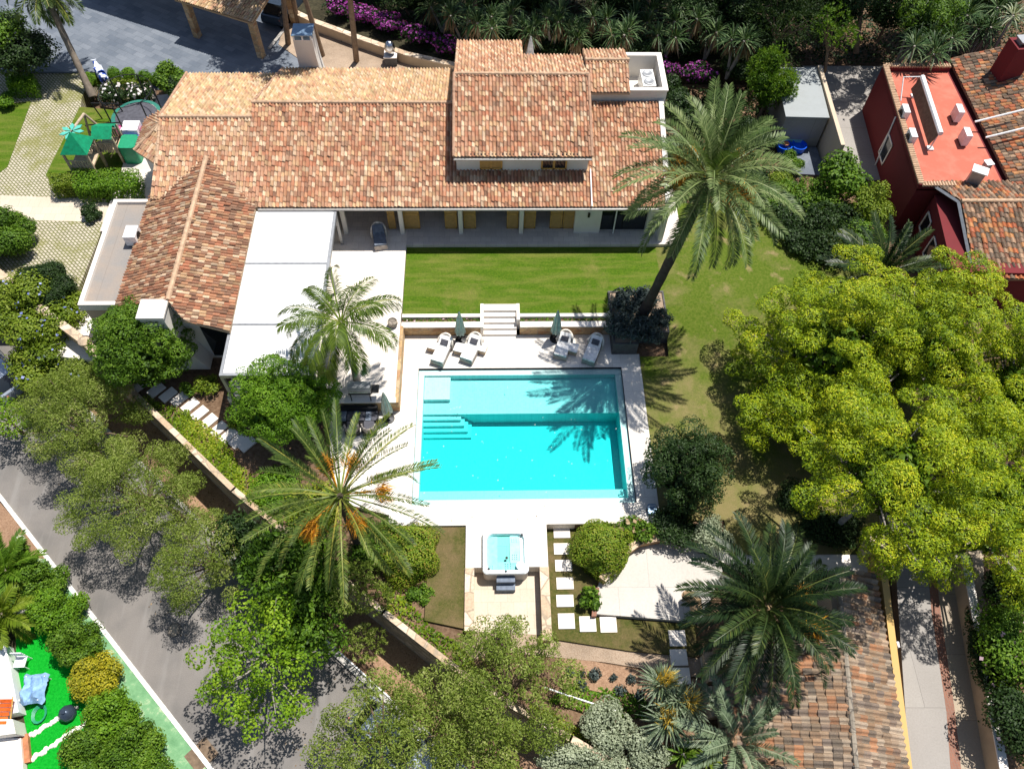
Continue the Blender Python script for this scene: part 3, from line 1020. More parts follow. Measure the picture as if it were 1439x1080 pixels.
# ------------------------------------------------------------------ barrel tile roofs
def tile_roof(name, pts, u, v, mat, parent, du=0.19, dv=0.31, h=0.08, seed=0, thick=0.12):
    """planar polygon pts (3D) covered with barrel tiles; u runs along the eave, v up the slope"""
    rng = np.random.default_rng(seed)
    u = Vector(u).normalized()
    v = Vector(v)
    v = (v - u * v.dot(u)).normalized()
    nrm = u.cross(v).normalized()
    if nrm.z < 0:
        nrm = -nrm
    o = Vector(pts[0])
    q = [((Vector(p) - o).dot(u), (Vector(p) - o).dot(v)) for p in pts]
    u0, u1 = min(a for a, _ in q), max(a for a, _ in q)
    v0 = min(b for _, b in q)
    prof = [0.12, 0.78, 1.0, 0.78, 0.12, -0.25]
    m = len(prof)
    ncol = max(1, round((u1 - u0) / du))
    du = (u1 - u0) / ncol

    def lim(x):
        x = min(max(x, u0 + 1e-5), u1 - 1e-5)
        ys = []
        for i in range(len(q)):
            (a, b), (c, d) = q[i], q[(i + 1) % len(q)]
            if (a - x) * (c - x) <= 0 and abs(a - c) > 1e-9:
                ys.append(b + (d - b) * (x - a) / (c - a))
        return (min(ys), max(ys)) if ys else (0, 0)

    xs = [u0 + du * (i / m) for i in range(ncol * m + 1)]
    lims = [lim(x) for x in xs]
    V, F, UV = [], [], []
    jit = rng.normal(size=(ncol + 1, 200)) * 0.012
    sh = rng.normal(size=ncol + 1) * 0.03
    for i in range(ncol * m):
        col = i // m
        ha, hb = prof[i % m], prof[(i + 1) % m]
        la, lb = lims[i], lims[i + 1]
        r0 = int(math.floor((min(la[0], lb[0]) - v0) / dv)) - 1
        r1 = int(math.ceil((max(la[1], lb[1]) - v0) / dv)) + 1
        for r in range(r0, r1):
            a, b = v0 + r * dv + sh[col], v0 + (r + 1) * dv + 0.04 + sh[col]
            pa0, pa1 = max(a, la[0]), min(b, la[1])
            pb0, pb1 = max(a, lb[0]), min(b, lb[1])
            if pa1 - pa0 < 1e-4 and pb1 - pb0 < 1e-4:
                continue
            pa1, pb1 = max(pa0, pa1), max(pb0, pb1)
            j = jit[col, r % 200]
            k = len(V)
            for x, y, hh in ((xs[i], pa0, ha), (xs[i + 1], pb0, hb), (xs[i + 1], pb1, hb), (xs[i], pa1, ha)):
                lift = 0.03 * (1 - (y - a) / (b - a)) + 0.01 + j
                V.append(o + u * (x + j * 0.6) + v * y + nrm * (hh * h + lift))
            F.append((k, k + 1, k + 2, k + 3))
            UV += [(col + 0.37, r + 0.71)] * 4
    me = bpy.data.meshes.new(name)
    off = world_loc(parent)
    nt = len(V)
    # deck below the tiles
    n = len(pts)
    low = [Vector(p) - nrm * 0.03 for p in pts]
    V += low + [p - Vector((0, 0, thick)) for p in low]
    F += [tuple(range(nt, nt + n)), tuple(range(nt + 2 * n - 1, nt + n - 1, -1))] + [(nt + (i + 1) % n, nt + i, nt + n + i, nt + n + (i + 1) % n) for i in range(n)]
    me.from_pydata([tuple(p - off) for p in V], [], F)
    uvl = me.uv_layers.new(name='tile')
    flat = [c for p in UV for c in p]
    flat += [0.5] * (2 * len(me.loops) - len(flat))
    uvl.data.foreach_set('uv', flat)
    me.materials.append(MAT[mat])
    me.update()
    return link_mesh(name, me, parent)


def ridge_tiles(name, a, b, parent, r=0.12, mat='ridge clay', step=0.4):
    a, b = Vector(a), Vector(b)
    n = max(1, int((b - a).length / step))
    mb = MB()
    for i in range(n):
        p, q = a.lerp(b, i / n), a.lerp(b, (i + 1.08) / n)
        mb.tube([p + Vector((0, 0, 0.0)), q + Vector((0, 0, 0.015))], [r * 0.92, r * 1.06], 8)
    return mb.build(name, mat, parent, True)
# ------------------------------------------------------------------ the ground
struct('ground', MB().prism([(-400, -400), (400, -400), (400, 400), (-400, 400)], -4.0, -3.3), 'brown soil')
KR = [(-60, 35.5), (-45, 22.1), (-30.5, 9.05), (-16.1, -3.9), (-9.9, -9.4), (-3.9, -14.4), (8, -25), (30, -45)]     # kerb on the house side
KL = [(-60, 30.8), (-45, 16.1), (-27.1, -1.6), (-13.7, -14.8), (0, -28.3), (18, -46)]                              # kerb on the far side
struct('road', MB().prism(KR + KL[::-1], -3.4, -3.0), 'asphalt')


def strip(line, off, z0, z1, name, mat):
    """a band between a line and the same line moved sideways"""
    mb = MB()
    for a, b in zip(line[:-1], line[1:]):
        d = Vector((b[0] - a[0], b[1] - a[1])).normalized()
        m = Vector((-d.y, d.x)) * off
        a2, b2 = (a[0] + m.x, a[1] + m.y), (b[0] + m.x, b[1] + m.y)
        mb.prism([a, b, b2, a2], z0, z1)
    return struct(name, mb, mat)


strip(KL, -0.19, -3.4, -2.86, 'kerb', 'kerb white')
strip(KR, 0.22, -3.4, -2.86, 'kerb', 'kerb grey')
strip([(-15.6, -4.0), (-9.65, -9.28), (-3.65, -14.28), (8, -24.7)], 0.07, -2.9, -2.78, 'kerb_rail', 'white metal')
off = lambda L, dx, dy: [(x + dx, y + dy) for x, y in L]
KLo = off(KL, -0.2, -0.2)
struct('verge', MB().prism([KLo[1], KLo[2], (-23.4, -5.3), (-26.2, -5.2), (-47, 15)], -3.4, -2.89), 'red mulch')
struct('pavement', MB().prism([(-23.4, -5.3), (-13.84, -14.98), (-0.2, -28.5), (-2.2, -29.8), (-15.2, -15.6), (-19.9, -9.8), (-24.6, -5.2)], -3.4, -2.885), 'worn green paint')
struct('garden_soil', MB().prism([(-26.4, -5.2), (-24.5, -5.4), (-19.8, -9.9), (-15.2, -15.7), (-3, -30), (-60, -30), (-60, 15)], -3.4, -2.92), 'dark soil')
struct('artificial_turf', MB().prism(P2(-2.9, (22, 890), (70, 870), (120, 960), (180, 1000), (110, 1110), (38, 1100), (40, 1040), (24, 960)), -3.0, -2.9), 'artificial grass')
struct('soil_strip', MB().prism([KR[1], KR[2], KR[3], KR[4], KR[5], (8, -24.8), (14, -18), (2.5, -14), (-2, -11.6), (-6, -8.7), (-13.6, -2.6), (-19.6, 2.9), (-24.6, 7.2), (-29.3, 10.8), (-44, 24)], -3.4, -2.9), 'red mulch')
# the plateau the house and garden stand on
WALL = [(-44, 23.5), (-29.5, 10.4), (-24.9, 6.9), (-20.0, 2.5), (-14.0, -3.0), (-10.2, -6.0), (-6.4, -9.0), (-2.2, -12.2), (1.6, -14.3), (9, -18.5)]
struct('garden_bed', MB().prism(WALL[:7] + [(-2.9, -11.6), (-2.9, -4.0), (-6.5, -4.0), (-6.5, 9), (-23.8, 9), (-23.8, 40), (-44, 40)], -3.4, -0.3), 'brown soil')
struct('garden_bed', MB().prism(WALL[6:] + [(60, -18.5), (60, -5.0), (3.4, -5.0), (1.0, -4.5), (-2.9, -4.5), (-2.9, -11.6)], -3.4, -0.8), 'brown soil')
struct('garden_bed', MB().prism(P2(0, (846, 815), (868, 782), (898, 761), (940, 752), (1014, 760)) + [(60, -6.2), (60, 60), (5.6, 60), (5.6, -4.4), (1.0, -4.4), (1.0, -4.9), (3.2, -4.98)], -3.4, -0.12), 'brown soil')
struct('garden_bed', MB().prism([(-23.8, 9.0), (-6.5, 9.0), (5.5, 9.0), (5.5, 60), (-23.8, 60)], -3.4, 0.3), 'brown soil')
struct('garden_bed', MB().prism([(-60, 40), (60, 40), (60, 90), (-60, 90)], -3.4, 0.6), 'dark soil')
# driveway, slate forecourt, terrace, patio
struct('driveway', MB().prism([(-36, 8.6), (-24.2, 8.6), (-23.9, 15.5), (-26.3, 16), (-28.3, 24.8), (-28.2, 27.3), (-36, 27.6)], -0.5, 0.78), 'grass grid pavers')
struct('path', MB().prism(P2(0.8, (0, 274), (150, 280), (152, 312), (0, 308)), 0.7, 0.787), 'warm paving')
struct('lawn', MB().prism(P2(0.8, (64, 246), (112, 150), (215, 160), (225, 230), (215, 262), (90, 275)), -0.5, 0.8), 'lawn grass')
struct('lawn', MB().prism(P2(0.8, (-30, 150), (44, 142), (10, 235), (-30, 262)), 0.6, 0.8), 'lawn grass')
struct('forecourt', MB().prism([(-45, 27.4), (-27.9, 27.35), (-26, 26.0), (-21.5, 25.2), (-12.6, 25.5), (-12.4, 28.2), (-16.5, 32.5), (-16, 60), (-45, 60)], -0.5, 0.9), 'slate paving')
struct('garden_bed', MB().prism(P2(0.8, (140, 108), (262, 100), (262, 150), (215, 160), (140, 150)), 0.2, 0.84), 'brown soil')
struct('gravel_bed', MB().prism([(-16.2, 30.4), (-12.3, 26.5), (-3.8, 26.3), (-3.8, 27.2), (-6.5, 28.9), (-10.9, 31.6), (-14.3, 33.6), (-16.1, 33)], 0.2, 0.94), 'tan gravel')
struct('terrace', MB().prism([(-24, 12.9), (-6.38, 12.9), (-6.38, 11.78), (9.62, 11.78), (9.62, 24), (-3.7, 26.6), (-12.2, 26.6), (-24, 24.8)], -0.5, 0.95), 'terrace paving')
struct('patio', MB().prism([(-14.8, 1.55), (-6.41, 1.55), (-6.41, 6.9), (-6.38, 6.9), (-6.38, 12.9), (-14.8, 12.9)], -0.5, 0.953), 'patio paving')
struct('path', MB().prism([(-25.2, 4.8), (-21.2, 4.2), (-21.2, 9.2), (-24.0, 9.2)], -0.5, 0.25), 'cream paving')
# lawns
struct('lawn', MB().prism([(-6.36, 6.9), (-2.1, 6.9), (-2.1, 7.6), (0.0, 7.6), (0.0, 6.9), (4.95, 6.9), (4.95, 8.42), (8.02, 8.42), (8.02, 11.77), (-6.36, 11.77)], -0.4, 0.75), 'lawn grass')
mb = MB()
gx = [6.44, 7.2, 8.0] + [8.0 + 0.75 * i for i in range(1, 18)]
gy = [-6.6, -6.0] + [-5.4 + 0.55 * i for i in range(0, 19)] + [5.0, 5.5, 6.2, 7.0, 7.7, 8.42] + [9.0 + 0.7 * i for i in range(10)]


def lawn_z(x, y):
    t = min(1, max(0, (y - 3.0) / 5.2))
    z = -0.02 + 0.765 * t * t * (3 - 2 * t)
    z += 0.05 * math.sin(x * 0.5) * math.sin(y * 0.45 + 1) * min(1, max(0, (x - 8) / 3))
    return z


for i in range(len(gx) - 1):
    for j in range(len(gy) - 1):
        xa, xb, ya, yb = gx[i], gx[i + 1], gy[j], gy[j + 1]
        if xb <= 8.01 and yb > 4.72:
            continue
        if (xa < 7.1 and ya < -4.6) or (xa < 9.5 and ya < -5.3):
            continue
        mb.poly([(xa, ya, lawn_z(xa, ya)), (xb, ya, lawn_z(xb, ya)), (xb, yb, lawn_z(xb, yb)), (xa, yb, lawn_z(xa, yb))])
struct('lawn', mb, 'dry lawn grass')
struct('lawn', MB().prism([(-4.5, -4.94), (-2.8, -4.94), (-2.8, -9.75), (-4.6, -9.35)], -1.0, -0.14), 'rough grass')
struct('lawn', MB().prism([(1.0, -4.97), (3.2, -4.97), (3.6, -6.9), (3.1, -9.2), (7.6, -9.6), (7.4, -11.0), (4.5, -10.7), (0.95, -10.1)], -1.0, -0.62), 'rough grass')
struct('gravel_path', MB().prism(P2(-0.75, (585, 868), (655, 886), (770, 892), (840, 905), (985, 925), (985, 952), (850, 930), (700, 915), (640, 935)), -1.0, -0.74), 'tan gravel')
struct('flower_bed', MB().prism(P2(-0.75, (790, 918), (850, 932), (985, 955), (985, 990), (900, 985), (790, 960)), -1.0, -0.752), 'red mulch')
# pool deck round the basin, with the tongue to the hot tub
PX, PY = 5.4, 3.9
struct('pool_deck', MB().prism([(-6.45, PY), (PX, PY), (6.45, PY), (6.45, 4.75), (4.95, 4.75), (4.95, 6.06), (-6.45, 6.06)], -2.6, 0.0), 'cream paving')
struct('pool_deck', MB().prism([(-6.45, -4.95), (6.45, -4.95), (6.45, -PY), (-6.45, -PY)], -2.6, 0.001), 'cream paving')
struct('pool_deck', MB().box(-6.45, -PX, -PY, PY, -2.6, 0.0).box(PX, 6.45, -PY, PY, -2.6, 0.0), 'cream paving')
struct('pool_deck', MB().box(-2.42, 0.62, -7.02, -4.95, -1.2, 0.0), 'cream paving')
struct('pavement', MB().prism([(-9.9, 1.3), (-6.45, 1.3), (-6.45, -4.4), (-9.2, -3.6)], -0.5, -0.004), 'cream paving')
struct('tub_court', MB().prism([(-2.42, -7.02), (0.62, -7.02), (0.62, -10.05), (-2.42, -9.85)], -1.2, -0.75), 'warm paving')
arc = [at(*p, -0.4) for p in ((838, 862), (838, 830), (846, 806), (866, 780), (896, 761), (940, 752), (1014, 758), (1016, 800), (985, 874))]
struct('round_patio', MB().prism([(p.x, p.y) for p in arc], -1.0, -0.4), 'pale concrete')
struct('path', MB().prism(P2(-0.15, (1014, 766), (1232, 782), (1232, 808), (1190, 804), (1014, 790)), -1.0, -0.1), 'white stone')
# lane on the right, two surfaces with a brick band between
LY = -0.21
lane = lambda *p: P2(LY, *p)
struct('lane', MB().prism(lane((1252, 700), (1296, 700), (1309, 860), (1330, 1000), (1338, 1110), (1280, 1110)), -1.0, LY), 'grey concrete')
struct('lane_band', MB().prism(lane((1296, 700), (1303, 700), (1322, 860), (1342, 1000), (1354, 1110), (1338, 1110), (1330, 1000), (1309, 860)), -1.0, LY + 0.004), 'red brick')
struct('lane', MB().prism(lane((1303, 700), (1380, 700), (1384, 860), (1392, 1000), (1398, 1110), (1354, 1110), (1342, 1000), (1322, 860)), -1.0, LY + 0.001), 'tan concrete')
struct('back_yard', MB().prism([(20.6, 18), (23.4, 18), (23.9, 24.3), (30, 24.5), (30, 29.5), (20.4, 29.5)], -0.5, 0.02), 'grey concrete')

# ------------------------------------------------------------------ swimming pool
m_ = MB()
m_.box(-PX, PX, -PY, PY, -2.6, -1.5)                       # deep floor
m_.box(-PX, PX, 1.42, PY - 0.34, -1.55, -0.55)               # upper shelf
m_.box(-5.08, -3.72, 2.15, PY - 0.36, -0.6, -0.28)           # raised square
m_.box(-PX, PX, PY - 0.34, PY, -1.55, -0.15)                  # rim ledges
m_.box(-PX, -PX + 0.3, -PY, PY - 0.34, -1.55, -0.15)
m_.box(PX - 0.34, PX, -PY, PY - 0.34, -1.55, -0.17)
m_.box(-PX + 0.3, PX - 0.34, -PY, -PY + 0.32, -1.55, -0.16)
m_.box(-PX + 0.3, PX - 0.34, -PY + 0.32, -PY + 0.98, -1.55, -0.6)
for k in range(4):
    m_.box(-PX + 0.3, -3.15 + 0.18 * k, 1.42 - 0.24 * (k + 1), 1.42 - 0.24 * k, -1.55, -0.72 - 0.2 * k)
    m_.box(-3.15 + 0.18 * k - 0.18, -3.15 + 0.18 * k, 1.42 - 0.24 * k, 1.42, -1.55, -0.72 - 0.2 * k - 0.003)
pool = thing('swimming_pool', 'large turquoise swimming pool with steps and shallow shelf in the cream deck', 'swimming pool', (0, 0, 0))
m_.build('basin', 'pool mosaic', pool)
c_ = MB()
for x0, x1, y0, y1 in ((-PX - 0.02, PX + 0.02, PY, PY + 0.02), (-PX - 0.02, PX + 0.02, -PY - 0.02, -PY), (-PX - 0.02, -PX, -PY, PY), (PX, PX + 0.02, -PY, PY)):
    c_.box(x0, x1, y0, y1, -0.2, 0.006)
c_.build('overflow_slot', 'kerb grey', pool)
tag(MB().box(-PX - 0.01, PX + 0.01, -PY - 0.01, PY + 0.01, -1.52, -0.035).build('water', 'pool water', pool))

# ------------------------------------------------------------------ walls, planters, steps
t = thing('retaining_wall', 'long stone retaining wall with pale capping along the roadside soil strip', 'wall', (-6, -9, -2.9))
for n_, z0, z1, wd, mt in (('wall_face', -3.3, 0.0, 0.30, 'grey stone'), ('capping', 0.0, 0.06, 0.27, 'cap stone')):  # darker stone on the face puts the shade of that side into its colour
    mb = MB()
    for a, b in zip(WALL[3:-1], WALL[4:]):
        d = Vector((b[0] - a[0], b[1] - a[1])).normalized()
        m = Vector((-d.y, d.x)) * wd / 2
        e = d * 0.05
        zt = z1
        mb.prism([(a[0] - m.x - e.x, a[1] - m.y - e.y), (b[0] - m.x + e.x, b[1] - m.y + e.y), (b[0] + m.x + e.x, b[1] + m.y + e.y), (a[0] + m.x - e.x, a[1] + m.y - e.y)], z0, zt)
    mb.build(n_, mt, t)
t = thing('boundary_wall', 'tall tan boundary wall with round-topped piers beside the left wing', 'wall', (-27, 8.6, -2.9))
for n_, z0, z1, wd, mt in (('wall_face', -3.3, 1.15, 0.3, 'tan render'), ('capping', 1.15, 1.25, 0.42, 'cap stone')):
    mb = MB()
    L = [(-33, 13.5), (-29.4, 10.3), (-25.4, 7.0), (-22.6, 4.9), (-20.0, 2.5)]
    for a, b in zip(L[:-1], L[1:]):
        d = Vector((b[0] - a[0], b[1] - a[1])).normalized()
        m = Vector((-d.y, d.x)) * wd / 2
        mb.prism([(a[0] - m.x, a[1] - m.y), (b[0] - m.x, b[1] - m.y), (b[0] + m.x, b[1] + m.y), (a[0] + m.x, a[1] + m.y)], z0, z1)
    mb.build(n_, mt, t)
for p in ((-25.4, 7.0), (-22.6, 4.9)):
    mb = MB().lathe((p[0], p[1], -3.2), [(0.27, 0), (0.27, 4.4), (0.33, 4.42), (0.33, 4.55), (0.1, 4.75)], 14)
    mb.build('pier', 'cap stone', t)

t = thing('planter_wall', 'stone-faced planter wall with white copings left of the garden steps', 'planter', (-4.2, 6.4, 0))
MB().box(-6.36, -2.12, 6.08, 6.36, 0, 0.72).build('stone_face', 'tan stone', t)
MB().box(-6.36, -2.12, 6.04, 6.40, 0.72, 0.78).box(-6.36, -2.12, 6.72, 6.93, 0.2, 0.80).build('coping', 'white stone', t)
MB().box(-6.36, -2.12, 6.38, 6.72, 0, 0.62).build('soil', 'brown soil', t)
t = thing('planter_wall', 'stone-faced planter wall with white copings right of the garden steps', 'planter', (2.4, 6.4, 0))
MB().box(0.02, 4.93, 6.08, 6.36, 0, 0.72).build('stone_face', 'tan stone', t)
MB().box(0.02, 4.93, 6.04, 6.40, 0.72, 0.78).box(0.02, 4.93, 6.72, 6.93, 0.2, 0.80).build('coping', 'white stone', t)
MB().box(0.02, 4.93, 6.38, 6.72, 0, 0.62).build('soil', 'brown soil', t)
t = thing('planter_box', 'dark raised planter bed around the foot of the tall date palm', 'planter', (6.5, 6.6, 0))
mb = MB()
for x0, x1, y0, y1 in ((4.95, 8.05, 8.3, 8.4), (7.96, 8.05, 5.55, 8.3), (6.3, 7.96, 5.55, 5.65), (4.95, 5.06, 4.78, 8.3), (5.06, 6.3, 4.78, 4.9), (6.2, 6.3, 4.9, 5.65)):
    mb.box(x0, x1, y0, y1, -0.3, 0.9)
mb.build('side_wall', 'dark concrete', t)
MB().prism([(5.06, 4.9), (6.2, 4.9), (6.2, 5.65), (7.96, 5.65), (7.96, 8.3), (5.06, 8.3)], 0, 0.84).build('soil', 'tan gravel', t)
t = thing('garden_steps', 'white stone garden steps from the lawn down to the pool deck', 'steps', (-1.05, 6.8, 0))
for k in range(5):
    MB().box(-1.95, -0.15, 6.02 + 0.29 * k, 6.34 + 0.29 * k if k < 4 else 7.6, -0.1, 0.155 * (k + 1)).build('step', 'white stone', t)
MB().box(-2.12, -1.95, 6.02, 7.6, -0.1, 0.82).build('cheek', 'white stone', t)
MB().box(-0.15, 0.02, 6.5, 7.6, -0.1, 0.82).build('cheek', 'white stone', t)

t = thing('patio_wall', 'tan stone wall edging the raised patio above the outdoor sofa', 'wall', (-8, 1.4, 0))
MB().box(-9.9, -6.4, 1.3, 1.545, -0.3, 0.9).build('stone_face', 'tan stone', t)
MB().box(-6.4, -6.24, 1.3, 6.06, -0.3, 0.9).build('side_face', 'tan stone', t)
MB().box(-9.9, -6.36, 1.26, 1.54, 0.9, 0.97).build('coping', 'white stone', t)

for lab, x0, x1, y1 in (('tan stone wall left of the sunken hot tub court', -2.8, -2.42, -9.85), ('tan stone wall between hot tub court and stepping slabs', 0.62, 1.0, -10.3)):
    t = thing('court_wall', lab, 'wall', ((x0 + x1) / 2, -8.5, -0.75))
    MB().box(x0, x1, y1, -4.955, -1.2, -0.07).build('wall_face', 'tan stone', t)
    MB().box(x0 - 0.02, x1 + 0.02, y1 - 0.02, -7.03, -0.07, 0.0).build('capping', 'cap stone', t)
    MB().box(x0, x1, -7.03, -4.956, -0.07, -0.002).build('paving_edge', 'cream paving', t)

pts = [at(*p, 0.0) for p in ((846, 815), (868, 782), (898, 761), (940, 752), (1014, 760))]
t = thing('curved_wall', 'low curved stone wall behind the round grey patio', 'wall', (pts[2].x, pts[2].y, -0.4))
for n_, z0, z1, wd, mt in (('wall_face', -1.0, 0.08, 0.3, 'tan stone'), ('capping', 0.08, 0.15, 0.38, 'cap stone')):
    mb = MB()
    P = []
    for i in range(len(pts) - 1):
        for k in range(4):
            P.append(pts[i].lerp(pts[i + 1], k / 4))
    P.append(pts[-1])
    for a, b in zip(P[:-1], P[1:]):
        d = (b - a).normalized()
        m = Vector((-d.y, d.x, 0)) * wd / 2
        mb.prism([tuple((a - m)[:2]), tuple((b - m)[:2]), tuple((b + m)[:2]), tuple((a + m)[:2])], z0, z1)
    mb.build(n_, mt, t)
a, b = at(838, 866, -0.4), at(842, 826, -0.4)
tag(MB().prism([(a.x - .22, a.y), (a.x, a.y), (b.x, b.y), (b.x - .22, b.y)], -1, -0.3).build('edging', 'red brick'), 'short brick edging beside the round patio and stepping slabs', 'edging')

# curved retaining wall of the north garden
t = thing('garden_wall', 'curved pale retaining wall below the purple bougainvillea', 'wall', (-9, 31, 0.9))
L = [at(*p, 1.6) for p in ((395, 8), (440, 30), (500, 52), (570, 76), (640, 92))]
mb, m2 = MB(), MB()
for a, b in zip(L[:-1], L[1:]):
    d = (b - a).normalized()
    m = Vector((-d.y, d.x, 0)) * 0.16
    mb.prism([tuple((a - m)[:2]), tuple((b - m)[:2]), tuple((b + m)[:2]), tuple((a + m)[:2])], 0.2, 1.6)
    m *= 1.3
    m2.prism([tuple((a - m)[:2]), tuple((b - m)[:2]), tuple((b + m)[:2]), tuple((a + m)[:2])], 1.6, 1.68)
mb.build('wall_face', 'tan render', t)
m2.build('capping', 'cap stone', t)
struct('hillside', MB().prism([(L[0].x, L[0].y + 0.3), (L[2].x, L[2].y + 0.3), (L[4].x, L[4].y + 0.3), (20, 27.6), (20, 70), (-16, 70)], -0.5, 1.25), 'dark soil')

# yellow wall of the lane and the far lane wall
t = thing('lane_wall', 'yellow rendered wall between the tiled garage and the lane', 'wall', (16, -10, -0.2))
a, b = at(1233, 770, 1.2), at(1270, 1085, 0.6)
wv = Vector((0.3, 0.02))
MB().prism([(a.x, a.y), (a.x + .3, a.y), (b.x + .3, b.y), (b.x, b.y)], -1, [1.25, 1.25, 0.75, 0.75]).build('wall_face', 'yellow render', t)
MB().prism([(a.x + .3, a.y), (a.x + .48, a.y), (b.x + .42, b.y), (b.x + .3, b.y)], -1, [-0.05, -0.05, -0.1, -0.1]).build('brick_footing', 'red brick', t)
MB().prism([(a.x - .35, a.y - .1), (a.x + .38, a.y - .1), (a.x + .42, a.y + .55), (a.x - .3, a.y + .55)], -1, 1.4).build('gate_pier', 'cream render', t)
mm = MB().obox(tuple(at(1257, 908, 0.35)[:2]), 0.1, 0.24, 0.2, 0.75)
mm.build('meter_box', 'white plastic', t)
a, b = at(1352, 780, 0.9), at(1408, 1090, 0.9)
t = thing('lane_wall', 'pale wall on the far side of the lane under climbing plants', 'wall', (20, -10, -0.2))
MB().prism([(a.x, a.y), (a.x + .28, a.y), (b.x + .28, b.y), (b.x, b.y)], -1, 0.85).build('wall_face', 'tan render', t)
MB().prism([(a.x - .04, a.y), (a.x + .32, a.y), (b.x + .32, b.y), (b.x - .04, b.y)], 0.85, 0.92).build('capping', 'white stone', t)

# ------------------------------------------------------------------ the villa
villa = thing('villa', 'large cream villa with terracotta tile roofs behind the lawn', 'house', (-4, 17, 0.95))
SL = 0.32
fz = lambda y: 3.6 + SL * (y - 12.1)
X, Y = Vector((1, 0, 0)), Vector((0, 1, 0))
up = Vector((0, 1, SL))
dn = Vector((0, -1, SL))
mb = MB()
mb.box(-19.7, -14.5, 13.6, 23.9, 0.3, 3.0)
mb.box(-14.5, 8.2, 15.0, 23.4, 0.3, 3.7)
mb.box(3.3, 4.8, 12.68, 15, 0.9, 3.58).box(7.46, 8.2, 12.68, 15, 0.9, 3.58).box(4.8, 7.46, 12.72, 13.1, 3.2, 3.58)
mb.box(-3.38, 0.4, 14.22, 24.1, 3.5, 5.2).box(0.4, 3.88, 14.22, 21.6, 3.5, 5.2)
mb.poly([(-3.38, 14.22, 5.2), (-3.38, 24.1, 5.2), (-3.38, 18.78, 6.95)]).poly([(3.88, 14.22, 5.2), (3.88, 21.6, 6.0), (3.88, 18.78, 6.95)])
mb.box(3.95, 6.4, 18.5, 21.7, 3.7, 6.15)
mb.poly([(-14.45, 17.9, 4.6), (-14.45, 18.3, 5.5), (-14.45, 23.6, 3.8), (-14.45, 23.6, 3.2)])
mb.box(-14.45, -3.4, 18.0, 23.4, 3.6, 3.8)
mb.build('wall', 'white render', villa)
MB().prism([(8.14, 12.0), (8.42, 12.0), (8.42, 18.4), (8.14, 18.4)], 0.9, [3.66, 3.66, 5.75, 5.75]).build('end_wall', 'white render', villa)
# roofs
tile_roof('roof', [(-14.95, 12.1, fz(12.1)), (8.14, 12.1, fz(12.1)), (8.14, 18.4, fz(18.4)), (-14.95, 18.27, fz(18.27))], X, up, 'terracotta tiles', villa, seed=1)
tile_roof('roof', [(-20.05, 12.6, fz(12.6)), (-14.9, 12.1, fz(12.1)), (-14.9, 17.38, fz(17.38)), (-20.05, 17.38, fz(17.38))], X, up, 'pale red tiles', villa, seed=2)
tile_roof('roof', [(-3.4, 23.75, fz(18.27) - SL * 5.48), (-14.35, 23.75, fz(18.27) - SL * 5.48), (-14.9, 18.27, fz(18.27)), (-3.4, 18.27, fz(18.27))], X, dn, 'buff tiles', villa, seed=3)
tile_roof('roof', [(-14.3, 24.2, fz(17.38) - SL * 6.82), (-20.6, 24.2, fz(17.38) - SL * 6.82), (-20.05, 17.38, fz(17.38)), (-14.8, 17.38, fz(17.38))], X, dn, 'buff tiles', villa, seed=4)
uz = lambda y: 5.546 + SL * (y - 13.92)
tile_roof('roof', [(-3.5, 13.9, uz(13.9)), (4.0, 13.9, uz(13.9)), (4.0, 18.78, uz(18.78)), (-3.5, 18.78, uz(18.78))], X, up, 'terracotta tiles', villa, seed=5)
bz = lambda y: uz(18.78) - SL * (y - 18.78)
tile_roof('roof', [(3.98, 21.97, bz(21.97)), (0.47, 21.97, bz(21.97)), (0.47, 18.78, bz(18.78)), (3.98, 18.78, bz(18.78))], X, dn, 'pale red tiles', villa, seed=6)
tile_roof('roof', [(0.47, 24.5, bz(24.5)), (-3.52, 24.5, bz(24.5)), (-3.52, 18.78, bz(18.78)), (0.47, 18.78, bz(18.78))], X, dn, 'pale red tiles', villa, seed=7)
az_ = lambda y: 6.3 + SL * (y - 18.3)
tile_roof('roof', [(3.95, 18.3, az_(18.3)), (6.4, 18.3, az_(18.3)), (6.4, 20.3, az_(20.3)), (3.95, 20.3, az_(20.3))], X, up, 'pale red tiles', villa, seed=8)
tile_roof('roof', [(6.45, 22.1, az_(20.3) - SL * 1.8), (3.95, 22.1, az_(20.3) - SL * 1.8), (3.95, 20.3, az_(20.3)), (6.45, 20.3, az_(20.3))], X, dn, 'pale red tiles', villa, seed=9)
A_ = Vector((-20.0, 16.95, fz(16.95) - 0.05))
O_ = [Vector((-20.2, 19.6, 4.35)), at(205, 168, 4.25), at(190, 212, 4.25), at(221, 232, 4.35)]
for i in range(3):
    a, b = O_[i], O_[i + 1]
    u_ = (b - a).normalized()
    v_ = (A_ - (a + b) / 2)
    v_ = (v_ - u_ * v_.dot(u_)).normalized()
    tile_roof('bay_roof', [a, b, A_], u_, v_, 'pale red tiles', villa, seed=20 + i)
    ridge_tiles('hip_ridge', A_ + Vector((0, 0, .06)), (a if i == 0 else b) + Vector((0, 0, .08)), villa, 0.09)
MB().prism([(-20, 19.2), (-21.2, 18.3), (-21.2, 16.1), (-20, 15.0)], 0.3, 4.1).build('bay_wall', 'white render', villa)
